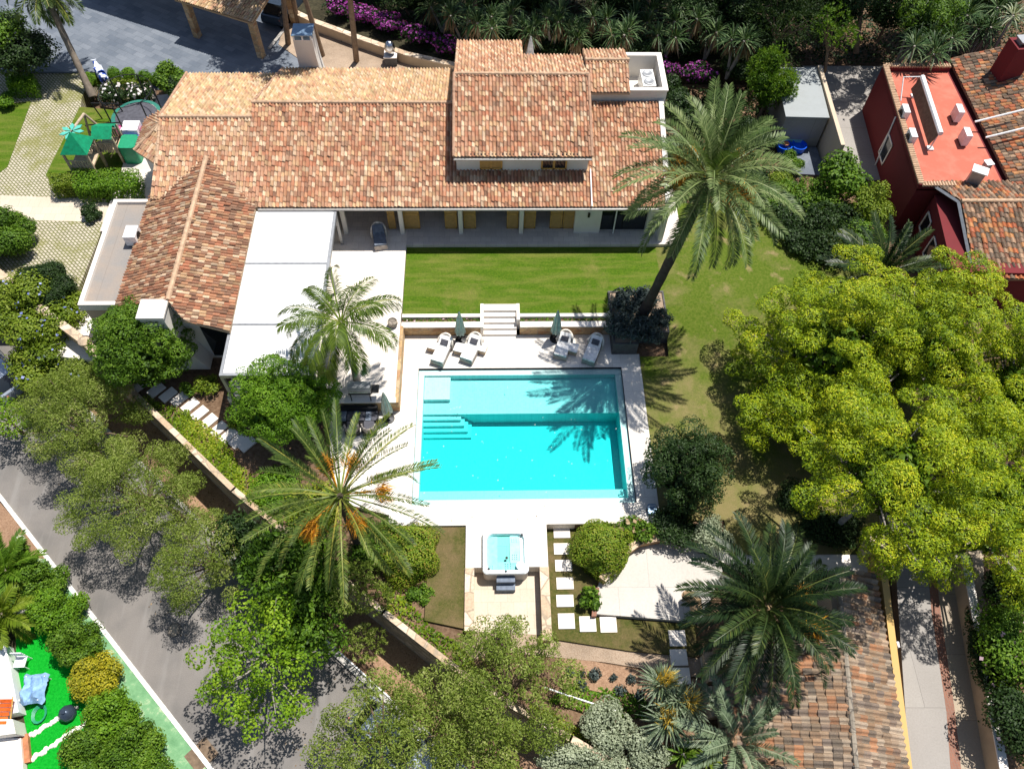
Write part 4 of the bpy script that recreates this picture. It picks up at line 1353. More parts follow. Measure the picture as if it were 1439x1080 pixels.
# the left wing with its own ridge
WR = -17.2
tile_roof('wing_roof', [(-20.28, 5.45, 3.47), (-20.28, 13.1, 3.47), (WR, 15.2, 4.55), (WR, 4.9, 4.55)], Y, Vector((1, 0, .35)), 'mixed tiles', villa, seed=11)
tile_roof('wing_roof', [(-14.3, 12.5, 3.6), (-14.3, 3.75, 3.6), (-16.35, 3.95, 4.27), (WR, 4.9, 4.55), (WR, 15.2, 4.55)], Y, Vector((-1, 0, .3276)), 'mixed tiles', villa, seed=12)
ridge_tiles('wing_ridge', (WR, 4.95, 4.6), (WR, 14.9, 4.6), villa, 0.13)
MB().box(-19.9, -14.6, 4.9, 13.4, -0.3, 3.2).build('wing_wall', 'white render', villa)
MB().poly([(-20.1, 5.2, 3.1), (-14.5, 4.9, 3.1), (-14.5, 4.9, 3.55), (WR, 5.0, 4.45), (-20.1, 5.2, 3.45)]).build('gable', 'white render', villa)
MB().box(-16.3, -14.75, 4.84, 4.95, 0.0, 2.6).build('window', 'dark glass', villa)
for nm, a, b in (('main_ridge', (-14.95, 18.27, fz(18.27) + .05), (-3.5, 18.27, fz(18.27) + .05)), ('left_ridge', (-20.05, 17.38, fz(17.38) + .05), (-14.9, 17.38, fz(17.38) + .05)), ('upper_ridge', (-3.5, 18.78, uz(18.78) + .05), (3.98, 18.78, uz(18.78) + .05)),
                 ('annex_ridge', (3.95, 20.3, az_(20.3) + .05), (6.42, 20.3, az_(20.3) + .05))):
    ridge_tiles(nm, a, b, villa, 0.11)
for nm, a, b in (('roof_verge', (-3.5, 13.9, uz(13.9) + .06), (-3.5, 18.78, uz(18.78) + .06)), ('roof_verge', (4.0, 13.9, uz(13.9) + .06), (4.0, 18.78, uz(18.78) + .06)), ('roof_verge', (-20.03, 17.4, fz(17.38) + .05), (-20.58, 24.2, fz(17.38) - SL * 6.82 + .05)),
                 ('roof_verge', (-14.32, 23.75, fz(18.27) - SL * 5.48 + .05), (-14.9, 18.27, fz(18.27) + .05)), ('roof_verge', (-3.4, 18.27, fz(18.27) + .03), (-3.4, 23.75, fz(18.27) - SL * 5.48 + .05))):
    ridge_tiles(nm, a, b, villa, 0.085, 'tile edge')
# gutters and pipes
MB().tube([(-14.2, 12.03, 3.5), (8.14, 12.03, 3.5)], 0.07, 8).build('gutter', 'gutter', villa)
MB().tube([(-3.5, 13.84, 5.42), (4.0, 13.84, 5.42)], 0.06, 8).build('gutter', 'gutter', villa)
MB().tube([(4.05, 14.2, 4.42), (4.05, 12.05, 3.72)], 0.04, 6).build('drainpipe', 'white metal', villa)
MB().tube([(5.6, 12.6, 3.4), (5.6, 12.6, 1.0)], 0.04, 6).build('drainpipe', 'white metal', villa)
# porch posts, folding shutters, glazed openings
for px in (487, 566, 648, 732):
    p = at(px, 328, 0.95)
    MB().box(p.x - 0.12, p.x + 0.12, 12.62, 12.86, 0.9, 3.62).build('porch_post', 'white render', villa)
for a, b in ((547, 557), (568, 591), (626, 643), (652, 669), (712, 728), (736, 752), (772, 789), (790, 806)):
    p, q = at(a, 321, 0.95).x, at(b, 321, 0.95).x
    sh = MB()
    for x0, x1, z0, z1 in ((p, p + .07, .97, 3.35), (q - .07, q, .97, 3.35), (p, q, .97, 1.06), (p, q, 3.26, 3.35), (p, q, 2.1, 2.18)):
        sh.box(x0, x1, 13.0, 13.06, z0, z1)
    s_ = sh.build('shutter', 'oak wood', villa)
    sl_ = MB()
    for k in range(24):
        z = 1.08 + 2.16 * k / 24
        sl_.add([(p + .07, 13.005, z), (q - .07, 13.005, z), (q - .07, 13.045, z + .075), (p + .07, 13.045, z + .075)], [[0, 1, 2, 3]])
    sl_.build('slats', 'shutter wood', s_)
for a, b in ((-13.8, -9.9), (-8.8, -6.2), (-5, -2.4), (-1.6, 1.2), (1.7, 3.2)):
    f_ = MB().box(a, b, 14.93, 14.985, 0.97, 3.25).build('glazed_door', 'oak wood', villa)
    MB().box(a + .08, (a + b) / 2 - .04, 14.9, 14.92, 1.05, 3.17).box((a + b) / 2 + .04, b - .08, 14.9, 14.92, 1.05, 3.17).build('pane', 'dark glass', f_)
f_ = MB().box(4.8, 7.46, 12.95, 13.0, 0.95, 3.2).build('picture_window', 'black metal', villa)
MB().box(4.86, 6.08, 12.92, 12.94, 1.0, 3.15).box(6.16, 7.4, 12.92, 12.94, 1.0, 3.15).build('pane', 'dark glass', f_)
MB().obox((4.05, 12.62), 0.12, 0.1, 2.3, 2.6).build('wall_lamp', 'black metal', villa)


def aty(px, py, y):
    d = CAM_M @ Vector(((px - 719.5) / CAM_F, -(py - 540) / CAM_F, -1.0))
    return CAM_C + d * ((y - CAM_C.y) / d.y)


for k, (a, b) in enumerate(((674, 706), (761, 796))):
    p, q = aty(a, 219, 14.2), aty(b, 237, 14.2)
    f_ = MB()
    for x0, x1, z0, z1 in ((p.x, p.x + .09, q.z, p.z), (q.x - .09, q.x, q.z, p.z), (p.x, q.x, q.z, q.z + .09), (p.x, q.x, p.z - .08, p.z), ((p.x + q.x) / 2 - .06, (p.x + q.x) / 2 + .06, q.z, p.z)):
        f_.box(x0, x1, 14.13, 14.21, z0, z1)
    f_ = f_.build('window', 'oak wood', villa)
    mid = (p.x + q.x) / 2
    MB().box(p.x + .09, mid - .06, 14.17, 14.2, q.z + .09, p.z - .08).box(mid + .06, q.x - .09, 14.17, 14.2, q.z + .09, p.z - .08).build('pane', 'dark glass' if k else 'shutter wood', f_)
    MB().tube([(p.x - .6, 14.05, p.z + .22), (q.x + .6, 14.05, p.z + .22)], 0.06, 6).build('blind_rail', 'black metal', villa)
# air conditioner well on the right
mb = MB()
for x0, x1, y0, y1 in ((6.4, 8.55, 18.5, 18.7), (6.4, 8.55, 21.65, 21.85), (8.33, 8.55, 18.7, 21.65), (6.4, 6.45, 18.7, 21.65)):
    mb.box(x0, x1, y0, y1, 3.6, 6.28)
mb.box(6.4, 8.5, 18.6, 21.7, 3.6, 4.9)
mb.build('well_wall', 'white render', villa)
mb = MB()
for x0, x1, y0, y1 in ((6.42, 8.6, 18.46, 18.72), (6.42, 8.6, 21.62, 21.9), (8.3, 8.6, 18.72, 21.62)):
    mb.box(x0, x1, y0, y1, 6.28, 6.35)
mb.build('coping', 'white stone', villa)
# flat roof beside the wing
MB().box(-22.1, -20.15, 5.7, 12.8, -0.3, 3.25).build('annex_wall', 'cream render', villa)
MB().box(-21.98, -20.2, 5.8, 12.7, 3.25, 3.27).build('flat_roof', 'roof felt', villa)
mb = MB()
for x0, x1, y0, y1 in ((-22.2, -21.98, 5.58, 12.9), (-21.98, -20.3, 12.7, 12.9), (-21.98, -20.25, 5.58, 5.8)):
    mb.box(x0, x1, y0, y1, 3.0, 3.45)
mb.build('parapet', 'white stone', villa)


def flared_chimney(parent, name, cx, y0, y1, zb, zt, wb, wt, mat, cap):
    """a stack that widens towards its foot"""
    mb = MB()
    n = 8
    for i in range(n):
        s0, s1 = i / n, (i + 1) / n
        f = lambda s: (wt + (wb - wt) * (1 - s) ** 2.2) / 2
        a, b = f(s0), f(s1)
        za, zc = zb + (zt - zb) * s0, zb + (zt - zb) * s1
        mb.add([(cx - wt / 2, y0, za), (cx - wt / 2 + wt / 2 + a, y0, za), (cx + a, y1, za), (cx - wt / 2, y1, za), (cx - wt / 2, y0, zc), (cx + b, y0, zc), (cx + b, y1, zc), (cx - wt / 2, y1, zc)],
               [[0, 1, 5, 4], [1, 2, 6, 5], [2, 3, 7, 6], [3, 0, 4, 7], [4, 5, 6, 7]])
    c = mb.build(name, mat, parent)
    if cap == 'metal':
        MB().box(cx - wt / 2 - .05, cx + wt / 2 + .05, y0 - .05, y1 + .05, zt + .28, zt + .34).build('cowl', 'blue metal', c)
        m = MB()
        for sx in (-1, 0, 1):
            for y in (y0, y1 - .08):
                m.box(cx + sx * (wt / 2 - .06) - .05, cx + sx * (wt / 2 - .06) + .05, y, y + .08, zt, zt + .28)
        m.build('cowl_leg', 'white metal', c)
    else:
        a = wt / 2 + .08
        MB().add([(cx - a, y0 - .08, zt), (cx + a, y0 - .08, zt), (cx + a, y1 + .08, zt), (cx - a, y1 + .08, zt), (cx - a, y0 - .08, zt + .12), (cx + a, y0 - .08, zt + .12), (cx + a, y1 + .08, zt + .12), (cx - a, y1 + .08, zt + .12), (cx, (y0 + y1) / 2, zt + .42)],
                 [[0, 1, 5, 4], [1, 2, 6, 5], [2, 3, 7, 6], [3, 0, 4, 7], [4, 5, 8], [5, 6, 8], [6, 7, 8], [7, 4, 8]]).build('cap', 'white stone', c)
    return c


flared_chimney(villa, 'chimney', -12.75, 23.8, 24.9, 0.9, 5.75, 2.4, 1.15, 'white render', 'metal')
p = at(211, 430, 4.6)
flared_chimney(villa, 'chimney', p.x + .1, 3.95, 4.95, 0.0, 4.45, 3.0, 1.15, 'white render', 'stone')

# white pergola over the patio
per = thing('pergola', 'white louvred pergola of three flat panels over the patio', 'pergola', (-12.2, 6.8, 0.95))
for y0, y1 in ((8.34, 12.0), (4.42, 8.2), (1.5, 4.28)):
    pan = MB()
    n_ = int((y1 - y0) / 0.2)
    for k in range(n_):
        a = y0 + (y1 - y0) * k / n_
        pan.add([(-14.3, a, 3.40), (-10.12, a, 3.40), (-10.12, a + .192, 3.425), (-14.3, a + .192, 3.425), (-14.3, a, 3.36), (-10.12, a, 3.36), (-10.12, a + .192, 3.36), (-14.3, a + .192, 3.36)],
                [[0, 1, 2, 3], [7, 6, 5, 4], [0, 4, 5, 1], [1, 5, 6, 2], [2, 6, 7, 3], [3, 7, 4, 0]])
    pan.build('roof_panel', 'white panel', per)
mb = MB()
for x0, x1, y0, y1 in ((-14.45, -9.95, 1.32, 1.48), (-14.45, -9.95, 4.29, 4.41), (-14.45, -9.95, 8.21, 8.33), (-14.45, -14.31, 1.48, 4.29), (-10.11, -9.95, 1.48, 4.29), (-10.11, -9.95, 4.41, 8.21), (-10.11, -9.95, 8.33, 12.0)):
    mb.box(x0, x1, y0, y1, 3.2, 3.44)
mb.build('frame', 'grey metal', per)
MB().box(-14.45, -14.31, 4.3, 12.0, 3.2, 3.46).build('gutter', 'white metal', per)
for x, y, z in ((-10.03, 1.4, .95), (-10.03, 4.35, .95), (-10.03, 8.27, .95), (-10.03, 11.9, .95), (-14.38, 1.4, -.3)):
    MB().box(x - .08, x + .08, y - .08, y + .08, z, 3.2).build('post', 'grey metal', per)

# ------------------------------------------------------------------ red house on the right
red = thing('red_house', 'dark red neighbouring house with salmon roof terrace and weathered tile roofs', 'house', (27, 18, 0))
RX0, RY0, RY1 = 23.0, 13.94, 24.6
RC = [(22.95, 13.9), (28.2, 13.9), (28.2, 24.75), (23.85, 24.75)]
MB().prism(RC, -0.5, 3.2).prism([(23.2, 7.9), (30.5, 7.7), (30.5, 13.6), (24.0, 13.6)], -0.5, 3.0).prism([(28.2, 13.6), (40, 13.2), (40, 26), (28.2, 26)], -0.5, 2.9).build('wall', 'red render', red)
MB().prism([(23.15, 14.1), (28.1, 14.1), (28.1, 24.5), (24.0, 24.5)], 3.2, 3.21).build('roof_terrace', 'red roof paint', red)
mb = MB()
mb.prism([(22.95, 13.9), (23.17, 13.9), (24.05, 24.75), (23.85, 24.75)], 3.1, 3.55)
mb.prism([(23.17, 13.9), (25.2, 13.9), (25.2, 14.08), (23.18, 14.08)], 3.1, 3.5)
mb.prism([(24.03, 24.52), (28.2, 24.52), (28.2, 24.75), (24.05, 24.75)], 3.1, 3.55)
mb.build('parapet', 'red render', red)


def edge_tiles(a, b, z):
    a, b = Vector(a), Vector(b)
    n = int((b - a).length / 0.16)
    d = (b - a).normalized()
    m = Vector((-d.y, d.x, 0)) * 0.17
    mb = MB()
    for i in range(n):
        c = a.lerp(b, (i + .5) / n) + Vector((0, 0, z))
        mb.tube([c - m, c + m], 0.075, 6)
    return mb.build('parapet_tiles', 'ridge clay', red)


edge_tiles((23.06, 13.95, 0), (23.95, 24.7, 0), 3.57)
edge_tiles((23.95, 24.64, 0), (28.2, 24.64, 0), 3.57)
edge_tiles((23.1, 13.98, 0), (25.1, 13.98, 0), 3.52)
# tiled roofs: the slope east of the terrace, and the gabled front part
a0, a1 = Vector((28.45, 13.9, 3.35)), Vector((28.55, 25.6, 3.35))
tile_roof('side_roof', [a1, a0, a0 + Vector((7.5, -0.2, 2.1)), a1 + Vector((7.5, 0.2, 2.1))], Y, Vector((1, 0, .28)), 'weathered tiles', red, du=0.27, seed=31)
ridge_tiles('side_ridge', a0 + Vector((7.5, -0.2, 2.15)), a1 + Vector((7.5, 0.2, 2.15)), red, 0.12)
rz = 3.9
tile_roof('front_roof', [(24.45, 7.6, 2.75), (40, 7.6, 2.75), (40, 12.2, rz), (24.6, 12.2, rz)], X, Vector((0, 4.6, 1.15)), 'weathered tiles', red, du=0.27, seed=32)
tile_roof('front_roof', [(38.9, 14.4, 3.3), (23.9, 14.4, 3.3), (24.6, 12.2, rz), (39.5, 12.2, rz)], X, Vector((0, -2.2, .6)), 'weathered tiles', red, du=0.27, seed=33)
ridge_tiles('front_ridge', (24.6, 12.2, rz + .05), (40, 12.2, rz + .05), red, 0.12)
mb = MB()
mb.tube([(24.4, 7.5, 2.7), (24.5, 12.2, rz - .05)], 0.1, 4).tube([(24.5, 12.2, rz - .05), (23.8, 14.3, 3.25)], 0.1, 4)
mb.build('bargeboard', 'grey metal', red)
for nm, q in (('window', [(1249, 186), (1255, 204), (1240, 233), (1235, 213)]),):
    P = []
    for a, b in q:
        d = CAM_M @ Vector(((a - 719.5) / CAM_F, -(b - 540) / CAM_F, -1.0))
        # meet the west wall: the vertical plane through (22.95,13.9) and (23.85,24.75)
        n_ = Vector((10.85, -0.9, 0))
        t_ = (Vector((22.95, 13.9, 0)) - CAM_C).dot(n_) / d.dot(n_)
        P.append(CAM_C + d * t_)
    ys = [p.y for p in P]
    zs = [p.z for p in P]
    ya, yb, za, zb = min(ys), max(ys), min(zs), max(zs)
    xw = lambda y: 22.95 + (y - 13.9) * 0.9 / 10.85
    fr = MB()
    for y0, y1, z0, z1 in ((ya, yb, za, za + .12), (ya, yb, zb - .12, zb), (ya, ya + .12, za, zb), (yb - .12, yb, za, zb)):
        fr.prism([(xw(y0) - .05, y0), (xw(y1) - .05, y1), (xw(y1) + .02, y1), (xw(y0) + .02, y0)], z0, z1)
    f_ = fr.build('window', 'white stone', red)
    MB().prism([(xw(ya) - .015, ya), (xw(yb) - .015, yb), (xw(yb) + .02, yb), (xw(ya) + .02, ya)], za, zb).build('pane', 'dark glass', f_)
for ya, yb, za, zb in ((12.2, 13.2, 0.9, 2.2), (10.4, 11.3, 0.7, 2.2), (8.5, 9.5, 0.7, 2.2)):
    xx = lambda y: 23.2 + (y - 7.9) * 0.8 / 5.7
    fr = MB()
    for y0, y1, z0, z1 in ((ya, yb, za, za + .1), (ya, yb, zb - .1, zb), (ya, ya + .1, za, zb), (yb - .1, yb, za, zb)):
        fr.prism([(xx(y0) - .06, y0), (xx(y1) - .06, y1), (xx(y1) + .02, y1), (xx(y0) + .02, y0)], z0, z1)
    f_ = fr.build('window', 'white stone', red)
    MB().prism([(xx(ya) - .02, ya), (xx(yb) - .02, yb), (xx(yb) + .02, yb), (xx(ya) + .02, ya)], za, zb).build('pane', 'dark glass', f_)
a = at(1253, 152, 3.3)
MB().tube([(22.95 + (20.0 - 13.9) * .083 - .05, 20.0, 3.3), (22.95 + (19.4 - 13.9) * .083 - .06, 19.4, 0.0)], 0.05, 6).build('drainpipe', 'white metal', red)
# chimneys of the red house
p = at(1365, 258, 3.3)
ch = MB().obox((p.x, p.y), 0.7, 0.5, 3.2, 4.3, -0.5).build('chimney', 'grey metal', red)
MB().obox((p.x, p.y), 0.85, 0.65, 4.3, 4.36, -0.5).build('chimney_cap', 'white panel', ch)
p = at(1382, 240, 3.6)
ch = MB().obox((p.x, p.y), 0.35, 0.35, 3.2, 4.2, 0.2).build('chimney', 'grey metal', red)
MB().obox((p.x, p.y), 0.45, 0.45, 4.2, 4.25, 0.2).build('chimney_cap', 'white panel', ch)
p = at(1430, 75, 5.5)
ch = MB().obox((p.x, p.y), 1.3, 1.2, 3.0, 6.2, 0.1).build('chimney', 'red render', red)
MB().obox((p.x, p.y), 0.9, 0.8, 6.4, 6.5, 0.1).obox((p.x - .35, p.y), 0.1, .5, 6.2, 6.4, .1).obox((p.x + .35, p.y), .1, .5, 6.2, 6.4, .1).build('chimney_cap', 'grey metal', ch)
for q in ((1322, 176), (1337, 198)):
    a = at(q[0] + 45, q[1], 3.6)
    MB().tube([(a.x, a.y, 3.85), (a.x + 5, a.y + .4, 5.2)], 0.06, 6).build('roof_pipe', 'white metal', red)

# ------------------------------------------------------------------ shed, garage, carport
shed = thing('shed', 'grey flat-roofed shed beside the back yard', 'shed', (18.5, 23, 0))
MB().prism([(17.2, 21.2), (19.85, 21.1), (20.2, 25.9), (17.5, 25.9)], -0.3, 2.35).build('wall', 'grey concrete', shed)
MB().prism([(17.1, 21.1), (19.86, 21.0), (20.2, 26), (17.4, 26)], 2.35, 2.42).build('roof', 'shed roof', shed)
MB().prism([(19.87, 18.3), (20.12, 18.3), (20.45, 26), (20.2, 26)], -0.3, 2.6).build('side_wall', 'cream render', shed)
MB().prism([(17.4, 18.6), (19.87, 18.4), (19.87, 21.0), (17.5, 21.1)], -0.3, 0.05).build('floor', 'slate paving', shed)

gar = thing('garage', 'low garage with old tile roof beside the yellow lane wall', 'garage', (12, -12, -0.8))
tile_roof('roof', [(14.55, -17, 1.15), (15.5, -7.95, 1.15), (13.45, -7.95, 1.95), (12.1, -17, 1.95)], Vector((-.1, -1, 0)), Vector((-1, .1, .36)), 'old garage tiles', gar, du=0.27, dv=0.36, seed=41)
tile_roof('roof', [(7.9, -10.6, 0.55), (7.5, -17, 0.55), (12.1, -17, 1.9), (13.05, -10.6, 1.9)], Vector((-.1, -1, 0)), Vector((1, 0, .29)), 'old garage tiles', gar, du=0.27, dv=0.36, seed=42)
ridge_tiles('ridge', (13.45, -7.95, 2.0), (12.1, -17, 2.0), gar, 0.12, 'grey stone')
MB().prism([(13.4, -8.1), (15.3, -8.1), (14.4, -17), (12.1, -17)], -0.9, 1.1).prism([(8.1, -10.8), (13.3, -10.8), (12.4, -17), (7.8, -17)], -0.9, 0.5).build('wall', 'cream render', gar)
# stone bench wall by the garage corner
for q, lab in (((1000, 936), 'stone pier beside the stepping slabs under the dark palm'), ((1003, 985), 'longer low stone pier beside the sprawling sago palm')):
    c = at(q[0], q[1], 0.1)
    tag(MB().obox((c.x, c.y), 0.42, 1.15, -0.9, 0.1, 0.06).obox((c.x, c.y), 0.5, 1.22, 0.1, 0.16, 0.06).build('stone_pier', 'cap stone'), lab, 'pier')

car = thing('carport', 'carport with weathered tile roof on brick pillars over the forecourt', 'carport', (-20, 33, 0.9))
C0 = Vector((-17.0, 28.6, 3.7))
U_, V_ = Vector((-.906, .424, 0)), Vector((.424, .906, 0))
tile_roof('roof', [C0, C0 + U_ * 6.2, C0 + U_ * 6.2 + V_ * 5 + Vector((0, 0, 1.3)), C0 + V_ * 5 + Vector((0, 0, 1.3))], U_, V_ + Vector((0, 0, .26)), 'buff tiles', car, seed=51)
D0 = C0 + U_ * 6.2 + V_ * 0.75
tile_roof('roof', [D0, D0 + U_ * 9, D0 + U_ * 9 + V_ * 5 + Vector((0, 0, 1.3)), D0 + V_ * 5 + Vector((0, 0, 1.3))], U_, V_ + Vector((0, 0, .26)), 'buff tiles', car, seed=52)
for q in (C0 + U_ * 0.35 + V_ * .35, C0 + U_ * 5.6 + V_ * .35, C0 + U_ * 0.35 + V_ * 4.6):
    MB().obox((q.x, q.y), 0.42, 0.42, 0.9, 3.65, math.atan2(U_.y, U_.x)).build('pillar', 'tan stone', car)
MB().tube([C0 + U_ * .1 + V_ * .3 - Vector((0, 0, .12)), C0 + U_ * 6.1 + V_ * .3 - Vector((0, 0, .12))], 0.1, 4).build('beam', 'weathered wood', car)
# ------------------------------------------------------------------ furniture and small things
ORD = ['first', 'second', 'third', 'fourth', 'fifth', 'sixth', 'seventh', 'eighth', 'ninth', 'tenth', 'eleventh', 'twelfth', 'thirteenth', 'fourteenth', 'fifteenth', 'sixteenth']


def lounger(foot, head, z, lab, cush='white cushion', pillow='grey cushion', name='sun_lounger', cat='sun lounger', group='sun loungers by the pool', length=None, shade=False):
    f, h = at(foot[0], foot[1], z + .35), at(head[0], head[1], z + .35)
    d = Vector((h.x - f.x, h.y - f.y, 0))
    L = length or d.length
    d.normalize()
    s = Vector((-d.y, d.x, 0))
    t = thing(name, lab, cat, (f.x, f.y, z), group)
    q = lambda a, b: (f.x + d.x * a + s.x * b, f.y + d.y * a + s.y * b)
    W = .36
    MB().prism([q(-.05, -W), q(L, -W), q(L, W), q(-.05, W)], z + .02, z + .36).build('base', 'grey wicker', t)
    MB().prism([q(-.02, -W + .02), q(L * .62, -W + .02), q(L * .62, W - .02), q(-.02, W - .02)], z + .362, z + .47).build('seat_cushion', cush, t)
    mb = MB()
    n = 14
    for i in range(n):
        a0, a1 = math.pi * (i / n - .5), math.pi * ((i + 1) / n - .5)
        P = [q(L * .72 + math.cos(a) * r * 0.95, math.sin(a) * r) for a, r in ((a0, .46), (a1, .46), (a1, .37), (a0, .37))]
        hh = [z + .5 + .38 * math.cos(a0), z + .5 + .38 * math.cos(a1)]
        mb.prism(P, z + .02, [hh[0], hh[1], hh[1], hh[0]])
    mb.build('back_shell', 'cream wicker', t)
    c = MB()
    P = [q(L * .6, -W + .03), q(L * .6, W - .03), q(L * .9, W - .06), q(L * .9, -W + .06)]
    c.prism(P, z + .36, [z + .5, z + .5, z + .8, z + .8])
    c.build('back_cushion', cush, t)
    P = [q(L * .62, -.2), q(L * .62, .2), q(L * .76, .2), q(L * .76, -.2)]
    MB().prism(P, z + .5, [z + .6, z + .6, z + .74, z + .74]).build('pillow', pillow, t)
    return t


lounger((614, 508), (629.5, 475), 0, 'wicker sun lounger nearest the left pool corner, beside the left parasol')
lounger((655, 505), (671, 474), 0, 'wicker sun lounger between left parasol and garden steps')
lounger((787, 500), (796, 471), 0, 'wicker sun lounger beside the right parasol under palm shadow')
lounger((827, 507), (840, 475), 0, 'wicker sun lounger nearest the dark planter box')
lounger((535, 345), (532, 326), .955, 'curved wicker lounge chair with blue-grey cushions on the shaded terrace', 'blue grey cushion', 'blue grey cushion', 'lounge_chair', 'chair', None, 1.35)
for q, lab in (((609, 486), 'cube side table left of the leftmost sun lounger'), ((646, 490), 'cube side table between the two left loungers'), ((677, 489), 'cube side table right of the lounger near the steps'), ((805, 490), 'cube side table between the two right loungers')):
    c = at(q[0], q[1], .25)
    t = thing('side_table', lab, 'side table', (c.x, c.y, 0), 'cube side tables between loungers')
    MB().obox((c.x, c.y), .50, .50, .01, .36, -.3).build('body', 'tan wicker', t)
    MB().obox((c.x, c.y), .56, .56, .36, .40, -.3).build('table_top', 'white cushion', t)


def parasol(px, py, z, lab, h=2.5, fab='sage fabric', base='black metal'):
    c = at(px, py, z)
    t = thing('closed_parasol', lab, 'parasol', (c.x, c.y, z), 'closed parasols')
    MB().lathe((c.x, c.y, z), [(.3, 0), (.3, .07), (.06, .12), (.05, .35)], 14).build('base', base, t)
    MB().tube([(c.x, c.y, z + .1), (c.x, c.y, z + h)], .03, 8).build('pole', 'white metal', t)
    n, vs, fs = 24, [], []
    prof = [(.20, .62), (.235, .8), (.19, 1.3), (.13, 1.9), (.06, 2.35), (.02, 2.55)]
    for r, zz in prof:
        for k in range(n):
            a = 2 * math.pi * k / n
            rr = r * (1 + .28 * (1 if k % 3 == 0 else -.5))
            vs.append((c.x + rr * math.cos(a), c.y + rr * math.sin(a), z + zz * h / 2.5))
    for i in range(len(prof) - 1):
        for k in range(n):
            fs.append([i * n + k, i * n + (k + 1) % n, (i + 1) * n + (k + 1) % n, (i + 1) * n + k])
    MB().add(vs, fs).build('canopy', fab, t)
    return t


parasol(647.5, 478, 0, 'closed sage green parasol between the two left sun loungers')
parasol(780, 476, 0, 'closed sage green parasol beside the two right sun loungers')
parasol(546.5, 588, 0, 'closed sage green parasol by the patio wall near the outdoor sofa')
parasol(744, 100, 2.0, 'closed white parasol behind the villa upper roof', 2.5, 'white cushion')

# hot tub
hx, hy = -0.96, -6.36


def rrect(cx, cy, w_, h_, r, n=6):
    P = []
    for sx, sy, a0 in ((1, 1, 0), (-1, 1, 90), (-1, -1, 180), (1, -1, 270)):
        for k in range(n + 1):
            a = math.radians(a0 + 90 * k / n)
            P.append((cx + sx * (w_ / 2 - r) + math.cos(a) * r, cy + sy * (h_ / 2 - r) + math.sin(a) * r))
    return P


t = thing('hot_tub', 'square white hot tub full of turquoise water set into the paving', 'hot tub', (hx, hy, -.75))
def rings(L, name, mat, smooth=True, cap=False):
    vs, fs = [], []
    n = len(L[0][0])
    for P, z in L:
        vs += [(x, y, z) for x, y in P]
    for i in range(len(L) - 1):
        fs += [[i * n + k, i * n + (k + 1) % n, (i + 1) * n + (k + 1) % n, (i + 1) * n + k] for k in range(n)]
    if cap:
        fs.append([(len(L) - 1) * n + k for k in range(n)])
    return MB().add(vs, fs).build(name, mat, t, smooth)


rr_ = lambda s_, r: rrect(hx, hy, s_, s_, r)
rings([(rr_(2.06, .22), -.75), (rr_(2.06, .22), .12)], 'cabinet', 'tub cabinet')
rings([(rr_(2.06, .22), .12), (rr_(2.12, .25), .13), (rr_(2.12, .25), .2), (rr_(2.04, .24), .25), (rr_(1.76, .3), .25), (rr_(1.68, .3), .15), (rr_(1.6, .3), -.6)], 'rim', 'tub shell', True, True)
for x0, x1, y0, y1, z in ((-.84, -.38, -.84, .84, .03), (-.38, .2, .32, .84, -.06), (.2, .66, -.5, .84, .06), (-.38, .84, -.84, -.42, .02), (-.2, .05, -.42, -.05, -.2), (.66, .84, -.5, .84, .11)):
    MB().prism(rrect(hx + (x0 + x1) / 2, hy + (y0 + y1) / 2, x1 - x0, y1 - y0, .08), -.6, z).build('seat', 'tub shell', t, True)
tag(MB().prism(rr_(1.675, .3), -.59, .135).build('water', 'tub water', t))
for x, y in [(-.7 + .1 * i, -.62 - .1 * j) for i in range(2) for j in range(2)] + [(.0 + .12 * i, -.52 - .1 * j) for i in range(3) for j in range(3)] + [(.32 + .1 * i, .55 + .1 * j) for i in range(3) for j in range(2)] + [(.33 + .1 * i, -.1 - .1 * j) for i in range(3) for j in range(3)]:
    MB().lathe((hx + x, hy + y, (.03 if y < -.4 else .06) if x > -.38 else .03), [(.03, 0), (.03, .03), (.012, .034)], 8).build('jet', 'grey metal', t)
for x, y in ((.05, -.3), (.78, .8), (-.78, -.82), (0, -.94)):
    MB().lathe((hx + x, hy + y, .2), [(.06, 0), (.06, .06), (.03, .07)], 10).build('control_knob', 'black metal', t)
MB().lathe((hx + .68, hy - .68, .2), [(.2, 0), (.2, .06), (.16, .075)], 16).build('filter_lid', 'white plastic', t)
t = thing('tub_steps', 'two grey plastic steps at the front of the hot tub', 'steps', (hx + .03, -7.6, -.75))
MB().box(hx - .42, hx + .42, -7.68, -7.42, -.75, -.12).build('upper_step', 'blue grey cushion', t)
MB().box(hx - .43, hx + .43, -7.95, -7.66, -.75, -.42).build('lower_step', 'blue grey cushion', t)

